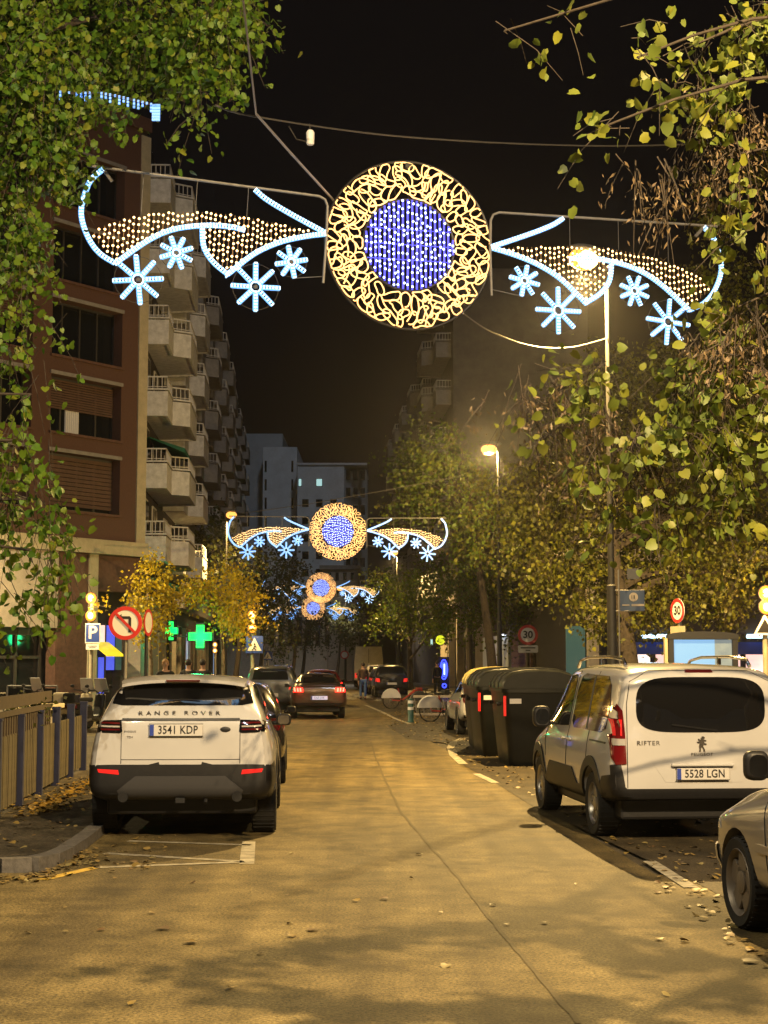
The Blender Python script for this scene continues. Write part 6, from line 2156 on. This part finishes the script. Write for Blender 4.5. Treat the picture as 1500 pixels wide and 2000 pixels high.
# advertising panel
p0, p1 = P(1306, 1238, 30), P(1440, 1238, 30)
kp = thing('advertising_panel', 'black framed advertising panel with a pale blue backlit poster behind the white van', 'advertising panel', ((p0.x + p1.x) / 2, 30, .12), R(-2))
w = p1.x - p0.x
H = p0.z - .12
mb = MB()
for x in (-w / 2 + .05, w / 2 - .05): mb.box((x, .1, H * .5), (.1, .22, H))
mb.box((0, .1, .30), (w - .2, .2, .6))
arcp = [(-w / 2 - .02, H - .10), (w / 2 + .02, H - .10), (w / 2 + .02, H - .02)] + [(w / 2 * math.cos(a), H - .02 + .07 * math.sin(a)) for a in np.linspace(R(20), R(160), 9)] + [(-w / 2 - .02, H - .02)]
mb.prism(arcp, .24, Matrix.Translation((0, -.02, 0)))
fr = mb.build('frame', M['ink'], kp)
mb = MB(); mb.box((-w * .13, .06, (H - .10 + .62) / 2), (w * .60, .04, H - .74)); mb.build('poster', M['poster_blue'], kp)
mb = MB(); mb.box((w * .295, .06, (H - .10 + .62) / 2), (w * .245, .04, H - .74)); mb.build('poster', M['poster_grey'], kp)
mb = MB(); mb.box((-w / 2 - .045, .1, H * .48), (.06, .16, H * .96)); mb.build('side_post', M['cream'], kp)

# ------------------------------------------------------------------ green pharmacy crosses
def green_cross(label, p, rz, s):
    root = thing('pharmacy_cross', label, 'lit sign', p, rz, 'green pharmacy crosses')
    a, b = s / 2, s / 6
    cross = [(-b, -a), (b, -a), (b, -b), (a, -b), (a, b), (b, b), (b, a), (-b, a), (-b, b), (-a, b), (-a, -b), (-b, -b)]
    mb = MB(); mb.prism(cross, .16)
    mb.build('casing', M['metal_dark'], root)
    k = .86
    mb = MB(); mb.prism([(x * k, z * k) for x, z in cross], .012, Matrix.Translation((0, -.014, 0)))
    f = mb.build('lit_face', M['green_led'], root)
    mb = MB()
    for i in range(len(cross)):
        q, r_ = Vector((cross[i][0], 0, cross[i][1])), Vector((cross[(i + 1) % 12][0], 0, cross[(i + 1) % 12][1]))
        n = max(2, int((r_ - q).length / .07))
        for j in range(n):
            t_ = q.lerp(r_, j / n) * .78
            mb.box((t_.x, -.022, t_.z), (.04, .01, .04))
    mb.build('led_row', M['green_led_bright'], f)
    mb = MB(); mb.tube([(-s * .5, .08, 0), (-s * 1.1, .08, 0)], .03, 6); mb.build('bracket', M['metal_dark'], root)
    lamp('cross_light', (0, -.5, 0), 60, (0.02, 1.0, 0.32), .25, root)
    return root


green_cross('round looking green pharmacy cross lit at the right, facing the camera', P(391, 1243, 53), R(2), .92)
gc2 = green_cross('green pharmacy cross at the left, half hidden by the yellow tree', P(335, 1232, 58), R(-42), .8)

# ------------------------------------------------------------------ lit signs on the right
p = P(860, 1250, 76)
sm = thing('round_lit_sign', 'small round lime yellow lit sign above the blue neon', 'lit sign', p)
mb = MB(); disc(mb, .23, 0, .1, 0, 0, 24); mb.build('sign_box', M['neon_yellow'], sm)
mb = MB(); mb.tube([(-.11 * math.cos(a), -.012, -.02 - .11 * math.sin(a)) for a in np.linspace(R(20), R(160), 8)], .014, 5)
for x in (-.07, .07): mb.ball((x, -.01, .06), (.025, .01, .03), 8, 6)
mb.build('printed_face', M['neon_dark'], sm)
mb = MB(); mb.tube([(.23, .05, 0), (.6, .05, 0)], .02, 6); mb.build('bracket', M['metal_dark'], sm)
p = P(843, 1254, 78)
fl = thing('flag_lit_sign', 'narrow pale turquoise lit sign left of the lime yellow sign', 'lit sign', p)
mb = MB(); mb.box((0, 0, 0), (.10, .1, .30)); mb.build('sign_box', M['win_lit'], fl)
mb = MB(); mb.box((0, .07, 0), (.13, .04, .36)); mb.build('casing', M['metal_dark'], fl)
p = P(867, 1322, 74)
nb_ = thing('neon_sign', 'glowing blue neon loop beside the dark dressed pedestrian', 'lit sign', (p.x, 74, .12))
c = Vector((0, 0, p.z - .12))
mb = MB()
for dx, r_, hh in ((0, .16, .62), (.0, .09, .45)):
    loop = [(dx + r_ * math.cos(a), 0, c.z + .35 + hh * .75 * math.sin(a)) for a in [2 * math.pi * k / 20 for k in range(21)]]
    mb.tube(loop, .028, 5)
mb.tube([(.02 + .09 * math.cos(a), 0, c.z - .42 + .09 * math.sin(a)) for a in [2 * math.pi * k / 12 for k in range(13)]], .025, 5)
mb.build('neon_tube', M['neon_blue'], nb_)
mb = MB(); mb.tube([(.02, -.03, c.z + .1), (.02, -.03, c.z + .62)], .03, 6); mb.build('bright_tube', M['neon_white'], nb_)
mb = MB(); mb.box((0, .08, c.z - .05), (.5, .06, 2.0)); mb.build('board', M['metal_dark'], nb_)
lamp('neon_light', c + Vector((0, -.4, .3)), 22, (.05, .08, 1.0), .2, nb_)

# ------------------------------------------------------------------ waste containers
def bin_mesh_parts(root, lid_m):
    W, D, H = 1.36, 1.75, 1.30
    rings = []
    prof = [(0.0, .80), (0.08, .84), (0.6, .91), (1.15, .985), (H, 1.0)]
    mb = MB()
    for z, k in prof:
        rings.append([(x * k, y * k, z) for x, y in rrect(W, D, .12, 3)])
    n = len(rings[0])
    vs_ = [p for r_ in rings for p in r_]
    fs = [(i * n + j, i * n + (j + 1) % n, (i + 1) * n + (j + 1) % n, (i + 1) * n + j) for i in range(len(rings) - 1) for j in range(n)]
    fs += [tuple(range(n - 1, -1, -1)), tuple((len(rings) - 1) * n + j for j in range(n))]
    mb.add(vs_, fs)
    mb.build('container_body', M['bin'], root, smooth=True)
    mb = MB()
    for z, k in ((H - .05, 1.035), (H - .01, 1.04)):
        pass
    ring2 = rrect(W * 1.04, D * 1.04, .13, 3)
    vs_ = [(x, y, H - .055) for x, y in ring2] + [(x, y, H + .005) for x, y in ring2]
    n = len(ring2)
    mb.add(vs_, [(j, (j + 1) % n, n + (j + 1) % n, n + j) for j in range(n)] + [tuple(range(n - 1, -1, -1)), tuple(range(n, 2 * n))])
    mb.build('rim', M['bin'], root, smooth=True)
    # domed lid: rises from the street side and rolls over to the back
    mb = MB()
    prof = [(-.70, .01), (-.695, .10), (-.64, .20), (-.52, .285), (-.30, .33), (0, .345), (.3, .32), (.52, .25), (.66, .13), (.70, .01)]
    m = len(prof)
    ysec = [(-D / 2 - .02, .90), (-D / 2 + .05, .985), (-D / 2 + .15, 1.0), (D / 2 - .15, 1.0), (D / 2 - .05, .985), (D / 2 + .02, .90)]
    vs_, fs = [], []
    for y, k in ysec: vs_ += [(x * (1 - (1 - k) * .3), y, H + z * k) for x, z in prof]
    for i in range(len(ysec) - 1):
        for j in range(m - 1): fs.append((i * m + j, i * m + j + 1, (i + 1) * m + j + 1, (i + 1) * m + j))
    fs += [tuple(range(m - 1, -1, -1)), tuple((len(ysec) - 1) * m + j for j in range(m))]
    mb.add(vs_, fs)
    for y in (-.45, .1, .55):
        mb.tube([(x * 1.0, y, H + z + .008) for x, z in prof], .022, 6)
    mb.build('lid', lid_m, root, smooth=True)
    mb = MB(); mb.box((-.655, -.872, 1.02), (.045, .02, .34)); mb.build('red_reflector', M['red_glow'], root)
    mb = MB(); mb.box((-.47, -.868, 1.10), (.20, .012, .085)); mb.build('label', M['plate'], root)
    for x in (-.69, .69):
        for y in (-.5, .5):
            mb = MB(); mb.tube([(x * .97, y, 1.05), (x * 1.08, y, 1.05)], .035, 8)
            mb.build('lifting_pin', M['metal_dark'], root)


for (px, py, off, lid, lab) in ((988, 1497, 0, 'bin', 'dark waste container nearest the white van, with plain dark lid'), (938, 1478, 0, 'bin', 'middle dark waste container in the row, red reflector at its left edge'), (926, 1464, 0, 'bin_yellow', 'waste container with yellow lid at the far end of the row')):
    g = G(px, py)
    root = thing('waste_container', lab, 'waste container', (g.x + .58, g.y + .78, .004), R(3.5), 'waste containers in a row at the kerb')
    bin_mesh_parts(root, M[lid])

# ------------------------------------------------------------------ bollard, bicycles, docking rack
p = G(802, 1411)
bo = thing('bollard', 'green bollard with two white bands by the bicycle docks', 'bollard', p)
mb = MB(); mb.lathe([(.10, 0), (.10, .03), (.085, .05), (.085, .62), (.08, .66), (.05, .70), (.0, .71)], 16); mb.build('bollard_body', M['green_paint'], bo, smooth=True)
for z in (.37, .56):
    mb = MB(); mb.lathe([(.087, z), (.087, z + .085)], 16); mb.build('white_band', M['sign_white'], bo, smooth=True)


def bicycle(label, p, rz, fender='white', frame='bike_red', group='docked rental bicycles'):
    root = thing('bicycle', label, 'bicycle', p, rz, group)
    r = .33
    for x, nm in ((-.52, 'wheel'), (.52, 'wheel')):
        mb = MB()
        mb.tube([(x + r * math.cos(a), 0, r + r * math.sin(a)) for a in [2 * math.pi * k / 28 for k in range(29)]], .021, 6, cap=False)
        w = mb.build('wheel', M['rubber'], root, smooth=True)
        mb = MB()
        for k in range(14):
            a = 2 * math.pi * k / 14
            mb.tube([(x, .02 if k % 2 else -.02, r), (x + (r - .02) * math.cos(a), 0, r + (r - .02) * math.sin(a))], .0035, 3)
        mb.tube([(x, -.05, r), (x, .05, r)], .03, 8)
        mb.build('spoke', M['steel'], w)
    mb = MB()
    mb.tube([(-.52, 0, r), (-.12, 0, .30), (.38, 0, .62), (.40, 0, .72)], .028, 7)
    mb.tube([(-.12, 0, .30), (-.24, 0, .78)], .022, 7)
    mb.tube([(-.52, .04, r), (-.22, 0, .70)], .014, 6)
    mb.tube([(.52, .05, r), (.44, .04, .60), (.40, 0, .74)], .018, 6)
    mb.tube([(.52, -.05, r), (.44, -.04, .60), (.40, 0, .74)], .018, 6)
    mb.build('frame', M[frame], root, smooth=True)
    # white skirt guard over the upper half of the rear wheel
    mb = MB()
    sec = [(-.52 + (r + .04) * math.cos(a), r + .03 + (r + .05) * math.sin(a)) for a in np.linspace(R(8), R(172), 12)]
    for y in (-.045, .045):
        mb.prism([(x, z) for x, z in sec][::-1], .006, Matrix.Translation((0, y, 0)))
    mb.tube([(x, 0, z) for x, z in sec], .045, 6)
    mb.build('wheel_guard', M[fender], root, smooth=True)
    mb = MB()
    mb.tube([(.52 + (r + .03) * math.cos(a), 0, r + (r + .03) * math.sin(a)) for a in np.linspace(R(20), R(150), 10)], .03, 6)
    mb.build('mudguard', M[frame], root, smooth=True)
    mb = MB(); mb.ball((-.26, 0, .84), (.14, .08, .045), 10, 6); mb.build('saddle', M['plastic_black'], root, smooth=True)
    mb = MB(); mb.tube([(.40, 0, .74), (.36, 0, 1.0), (.38, -.14, 1.03), (.22, -.28, 1.02)], .014, 6); mb.tube([(.36, 0, 1.0), (.38, .14, 1.03), (.22, .28, 1.02)], .014, 6); mb.build('handlebar', M['metal_dark'], root, smooth=True)
    mb = MB(); mb.tube([(-.12, -.09, .30), (-.12, .09, .30)], .05, 8); mb.tube([(-.12, .09, .30), (-.04, .11, .17)], .012, 5); mb.box((-.04, .15, .16), (.09, .09, .02)); mb.build('crank', M['metal_dark'], root)
    mb = MB(); mb.box((.62, 0, .72), (.22, .26, .16)); mb.build('front_rack', M[frame], root, bevel=.02)
    return root


bicycle('nearest docked bicycle with white wheel guard, right of the green bollard', G(872, 1409), R(16))
bicycle('docked bicycle with white wheel guard, left of the green bollard', G(789, 1384), R(18))
bicycle('docked bicycle standing behind the other two, at the rack', G(842, 1392), R(35), 'plastic_grey', 'plastic_grey')
bicycle('orange and white bicycle at the right edge beyond the white van', Vector((P(1520, 1400, 26).x, 27.2, .12)), R(40), 'white', 'orange')
d0 = G(884, 1402)
dk = thing('bicycle_rack', 'low bicycle docking rack with slanted bars behind the bicycles', 'bicycle rack', (d0.x - .2, d0.y + 2.5, .004), R(3))
mb = MB(); mb.box((.3, 0, .03), (2.6, .5, .06)); mb.box((.3, .15, .62), (2.6, .18, .08)); mb.build('rail', M['stone_pale'], dk)
for k in range(11):
    mb = MB(); mb.tube([(-.9 + .24 * k, -.15, .06), (-.98 + .24 * k, .15, .60)], .022, 5); mb.build('bar', M['metal_grey'], dk)

# ------------------------------------------------------------------ wooden terrace fence on the left
f0, f1 = Vector((-4.05, 14.6, .09)), Vector((-4.72, 24.2, .09))
fn = thing('fence', 'slatted wooden fence with dark blue posts on the left pavement', 'fence', f0)
dirv = (f1 - f0); L = dirv.length; dirv.normalize()
ang = math.atan2(dirv.y, dirv.x)
slm = MB(); slm.box((0, 0, .40), (.068, .022, .80)); slm = slm.mesh('slat', M['wood_slat'])
slt = MB(); slt.box((0, 0, .11), (.085, .03, .22)); slt = slt.mesh('upper_slat', M['wood_dark'])
n = int(L / .082)
for k in range(n):
    s_ = k * .082 + .04
    o = link('slat', slm, fn, dirv * s_ + Vector((rnd.uniform(-.006, .006), 0, .05)), (0, rnd.uniform(-.012, .012), ang))
    if s_ < 6.2:
        if k % 2 == 0: link('upper_slat', slt, fn, dirv * s_ + Vector((.0, 0, .84)), (0, 0, ang))
for k in range(7):
    s_ = .55 + 1.5 * k
    mb = MB(); mb.box((.05, 0, .52), (.10, .10, 1.04)); mb.box((.05, 0, 1.05), (.115, .115, .03))
    mb.build('post', M['post_blue'], fn, loc=dirv * s_ + Vector((.03, 0, 0)), rot=(0, 0, ang))
mb = MB()
for z in (.14, .62): mb.box(((dirv * L / 2).x - .03, (dirv * L / 2).y, z), (L, .03, .07), ang)
mb.box(((dirv * 3.1).x, (dirv * 3.1).y, 1.09), (6.2, .06, .06), ang)
mb.box(((dirv * 3.1).x, (dirv * 3.1).y, 1.22), (6.2, .035, .14), ang)
mb.build('rail', M['wood_dark'], fn)
# planter with stone cap on the far stretch
pl = thing('planter', 'long planter with a pale cap slab at the far end of the wooden fence', 'planter', f0 + dirv * 6.6 + Vector((-.42, 0, 0)), ang)
mb = MB(); mb.box((1.5, .28, .48), (3.0, .5, .96)); mb.build('planter_box', M['concrete_dim'], pl, bevel=.02)
mb = MB(); mb.box((1.5, .24, 1.0), (3.2, .75, .07)); mb.build('cap_slab', M['cream'], pl, bevel=.01)
hp, _t = sprays([(tuple(f0 + dirv * (1.0 + 1.2 * k) + Vector((-.45, 0, .95))), (.45, .6, .28), 1) for k in range(5)], 60, 10, .25, .06, -.4)
me = leaves_mesh('hedge', hp, .07 * rng.uniform(.6, 1.2, len(hp)), .2, LEAF_SMALL_V, LEAF_SMALL_F, M['leaf_dark'])
hd = link('hedge', me); tag(hd, 'low dark hedge behind the slatted wooden fence', 'hedge')

# low dark railing of the terrace by the brick block
q0, q1 = P(15, 1335, 44), P(112, 1335, 44)
rl = thing('railing', 'thin metal railing with smoked panels in front of the stone clad shop', 'railing', (q0.x, 44, .0))
w = q1.x - q0.x
mb = MB(); mb.tube([(0, 0, 1.1), (w, 0, 1.1)], .025, 6)
mb.build('top_rail', M['metal_grey'], rl)
for k in range(4):
    x = w * k / 3
    post_part(rl, 1.1, .025, x=x, y=0)
    if k < 3:
        mb = MB(); mb.box((x + w / 6, 0, .58), (w / 3 - .06, .015, .9)); mb.build('panel', M['glass_dark'], rl)


# ------------------------------------------------------------------ scooters
def scooter(label, p, rz, m_body, m_tail='red_glass'):
    root = thing('motor_scooter', label, 'motor scooter', p, rz, 'motor scooters parked on the left')
    for x, r in ((-.62, .25), (.62, .26)):
        mb = MB(); mb.lathe([(r * .6, -.06), (r * .92, -.065), (r, -.03), (r, .03), (r * .92, .065), (r * .6, .06)], 20, 'Y', (x, 0, r)); mb.build('wheel', M['rubber'], root, smooth=True)
    mb = MB()
    mb.prism([(-.85, .55), (-.78, .42), (-.35, .30), (.15, .22), (.36, .26), (.50, .55), (.56, .92), (.46, .96), (.36, .60), (.22, .36), (-.05, .38), (-.16, .66), (-.80, .74)], .30, Matrix.Translation((0, -.15, 0)))
    mb.build('fairing', M[m_body], root, bevel=.05)
    mb = MB(); mb.box((-.46, 0, .80), (.78, .28, .12)); mb.build('seat', M['cloth_black'], root, bevel=.05)
    mb = MB(); mb.tube([(.50, 0, .92), (.44, -.12, 1.02), (.36, -.32, 1.04)], .018, 6); mb.tube([(.44, .12, 1.02), (.36, .32, 1.04)], .018, 6); mb.tube([(.50, 0, .92), (.44, .12, 1.02)], .018, 6); mb.build('handlebar', M['metal_dark'], root)
    mb = MB(); mb.add([(.58, -.2, .98), (.58, .2, .98), (.44, .17, 1.34), (.44, -.17, 1.34), (.60, -.2, .98), (.60, .2, .98), (.46, .17, 1.35), (.46, -.17, 1.35)], [(0, 1, 2, 3), (7, 6, 5, 4), (0, 4, 5, 1), (1, 5, 6, 2), (2, 6, 7, 3), (3, 7, 4, 0)])
    mb.build('windshield', M['clear_glass'], root)
    mb = MB(); mb.ball((.58, 0, .86), (.06, .11, .09), 10, 6); mb.build('headlight', M['clear_glass'], root, smooth=True)
    mb = MB(); mb.box((-.86, 0, .64), (.05, .2, .09)); mb.build('tail_light', M[m_tail], root)
    mb = MB(); mb.box((-.95, 0, .84), (.32, .36, .30)); mb.build('top_box', M[m_body] if m_body != 'car_red' else M['car_black'], root, bevel=.05)
    mb = MB(); mb.tube([(.60, -.07, .26), (.56, -.06, .6)], .03, 6); mb.tube([(.60, .07, .26), (.56, .06, .6)], .03, 6); mb.tube([(-.62, -.1, .25), (-.2, -.12, .30)], .05, 6); mb.build('fork', M['metal_grey'], root)
    for y in (-.36, .36):
        mb = MB(); mb.ball((.40, y, 1.14), (.02, .07, .045), 8, 6); mb.tube([(.40, y * .75, 1.03), (.40, y, 1.14)], .008, 4); mb.build('mirror', M['metal_dark'], root)
    return root


scooter('dark red scooter parked before the stone clad shop entrance', (P(44, 1380, 42).x, 42, .0), R(60), 'car_red')
scooter('cream scooter parked below the amber beacon and parking sign', (P(152, 1380, 41).x, 41, .0), R(75), 'cream')
scooter('black scooter with pale windshield next to the cream one', (P(184, 1380, 41).x, 40.5, .0), R(70), 'car_black')


# ------------------------------------------------------------------ people
def skin_mesh(name, verts, edges, radii, m, parent, root_i=0, sub=2):
    me = bpy.data.meshes.new(name)
    me.from_pydata(verts, edges, [])
    o = bpy.data.objects.new(name, me)
    COL.objects.link(o)
    md = o.modifiers.new('skin', 'SKIN')
    for i, r in enumerate(radii):
        v = me.skin_vertices[0].data[i]
        v.radius = r if isinstance(r, tuple) else (r, r)
        v.use_root = (i == root_i)
    sb = o.modifiers.new('sub', 'SUBSURF'); sb.levels = sub; sb.render_levels = sub
    dg = bpy.context.evaluated_depsgraph_get()
    me2 = bpy.data.meshes.new_from_object(o.evaluated_get(dg))
    bpy.data.objects.remove(o)
    me2.name = name
    me2.materials.clear(); me2.materials.append(m)
    me2.polygons.foreach_set('use_smooth', [True] * len(me2.polygons))
    return link(name, me2, parent)


def person(label, loc, rz, top_m, leg_m, hair_m, h=1.74, stride=0.12, arm=0.06, group=None, bag=False):
    """stands facing local -Y"""
    root = thing('person', label, 'person', loc, rz, group)
    k = h / 1.74
    S = lambda *p: tuple(q * k for q in p)
    hip, chest, neck = S(0, 0, .93), S(0, .01, 1.28), S(0, 0, 1.47)
    V = [hip, S(0, 0, 1.08), chest, S(0, 0, 1.40), neck, S(0, -.01, 1.56), S(0, -.015, 1.64), S(0, -.01, 1.72)]
    E = [(0, 1), (1, 2), (2, 3), (3, 4), (4, 5), (5, 6), (6, 7)]
    Rr = [(.15, .11), (.125, .10), (.155, .11), (.11, .085), .052, (.068, .08), (.078, .095), (.06, .075)]
    arms, legs = [], []
    for sg in (-1, 1):
        f = stride * sg
        b = len(V)
        V += [S(sg * .09, 0, .88), S(sg * .10, -f * .5 - .01, .50), S(sg * .10, f * .6 - f + .0, .09), S(sg * .105, -f * .4 - .15, .035)]
        E += [(0, b), (b, b + 1), (b + 1, b + 2), (b + 2, b + 3)]
        Rr += [.092, .058, .042, (.042, .03)]
        legs.append(b)
        b = len(V)
        V += [S(sg * .19, 0, 1.39), S(sg * .235, arm * sg, 1.12), S(sg * .225, arm * sg * 1.6 - .08, .88), S(sg * .222, arm * sg * 1.7 - .10, .80)]
        E += [(3, b), (b, b + 1), (b + 1, b + 2), (b + 2, b + 3)]
        Rr += [.055, .044, .032, .036]
        arms.append(b)
    Rr = [tuple(q * k for q in r) if isinstance(r, tuple) else r * k for r in Rr]
    body = skin_mesh('body', V, E, Rr, M['skin'], root)
    g = 1.22
    jv = [V[0], V[1], V[2], V[3], S(0, 0, 1.46)]
    je = [(0, 1), (1, 2), (2, 3), (3, 4)]
    jr = [(.172 * k, .135 * k), (.15 * k, .125 * k), (.18 * k, .135 * k), (.125 * k, .10 * k), .066 * k]
    for b in arms:
        n = len(jv)
        jv += [V[b], V[b + 1], V[b + 2]]
        je += [(3, n), (n, n + 1), (n + 1, n + 2)]
        jr += [.072 * k, .060 * k, .046 * k]
    skin_mesh('jacket', jv, je, jr, top_m, root)
    tv, te, tr_ = [V[0]], [], [(.162 * k, .125 * k)]
    for b in legs:
        n = len(tv)
        tv += [V[b], V[b + 1], tuple(Vector(V[b + 2]) + Vector((0, 0, .03)))]
        te += [(0, n), (n, n + 1), (n + 1, n + 2)]
        tr_ += [.105 * k, .074 * k, .058 * k]
    skin_mesh('trousers', tv, te, tr_, leg_m, root)
    for b in legs:
        mb = MB(); a = Vector(V[b + 2]); c = Vector(V[b + 3])
        mb.ball(((a.x + c.x) / 2, (a.y + c.y) / 2 - .01, .045 * k), (.048 * k, .135 * k, .045 * k), 10, 6); mb.build('shoe', M['cloth_black'], root, smooth=True)
    mb = MB(); mb.ball(S(0, .012, 1.665), S(.093, .105, .10), 12, 8); mb.build('hair', hair_m, root, smooth=True)
    mb = MB(); mb.ball(S(0, -.115, 1.62), S(.014, .02, .022), 8, 6)
    for x in (-.082, .082): mb.ball(S(x, 0, 1.62), S(.014, .025, .035), 8, 6)
    mb.build('nose_and_ears', M['skin'], root, smooth=True)
    mb = MB()
    for x in (-.032, .032): mb.ball(S(x, -.098, 1.645), S(.012, .008, .008), 8, 6)
    mb.box(S(0, -.103, 1.575), S(.045, .008, .008))
    mb.build('eyes_and_mouth', M['hair'], root)
    for b in arms:                                   # hands: palm, four fingers, thumb
        w_ = Vector(V[b + 3]); sg = 1 if w_.x > 0 else -1
        mb = MB(); mb.ball(w_ + Vector((0, -.005, -.03)), (.02 * k, .04 * k, .05 * k), 8, 6)
        for i in range(4):
            y = (-.03 + .02 * i) * k
            ln = (.075, .085, .08, .062)[i] * k
            mb.tube([w_ + Vector((0, y, -.06)), w_ + Vector((-sg * .006, y - .004, -.06 - ln * .6)), w_ + Vector((-sg * .022, y - .006, -.06 - ln))], [.0095 * k, .0085 * k, .007 * k], 6)
        mb.tube([w_ + Vector((0, -.035, -.02)), w_ + Vector((-sg * .012, -.062, -.055)), w_ + Vector((-sg * .02, -.065, -.085))], [.012 * k, .010 * k, .008 * k], 6)
        mb.build('hand', M['skin'], root, smooth=True)
    return root


p = G(709, 1366)
person('pedestrian in dark brown jacket and blue jeans walking at the parked cars', p, R(190), M['jacket'], M['jeans'], M['hair'], 1.76, .16)
p = P(854, 1350, 73)
person('dark dressed pedestrian standing beside the blue neon loop', (p.x, 73, .12), R(200), M['cloth_black'], M['cloth_black'], M['hair'], 1.74, .05)
for px, d, z, hm, lab in ((323, 40, 0.12, 'hair_fair', 'fair haired pedestrian left of the white SUV roof'), (368, 43, .12, 'hair', 'dark haired pedestrian in front of the pharmacy, above the white SUV roof'), (396, 44, .12, 'hair', 'pedestrian in black at the right of the pharmacy group')):
    p = P(px, 1300, d)
    person(lab, (p.x, d, z), R(170 if hm == 'hair' else 20), M['cloth_black'], M['cloth_black'], M[hm], 1.72, .08, group='pedestrians in front of the pharmacy')
# ------------------------------------------------------------------ thin haze added to give the lamps a glow
hz = bpy.data.materials.new('glow haze')
hz.use_nodes = True
hn = hz.node_tree
for n in list(hn.nodes): hn.nodes.remove(n)
ho = hn.nodes.new('ShaderNodeOutputMaterial')
hv = hn.nodes.new('ShaderNodeVolumePrincipled')
hv.inputs['Color'].default_value = (0.9, 0.9, 0.9, 1)
hv.inputs['Density'].default_value = 0.0005
hv.inputs['Anisotropy'].default_value = 0.9
hn.links.new(hv.outputs[0], ho.inputs['Volume'])
mb = MB(); mb.box((0, 100, 14), (120, 240, 30))
hb_ = mb.build('haze', hz)
hb_['kind'] = 'stuff'
scene.cycles.volume_bounces = 0
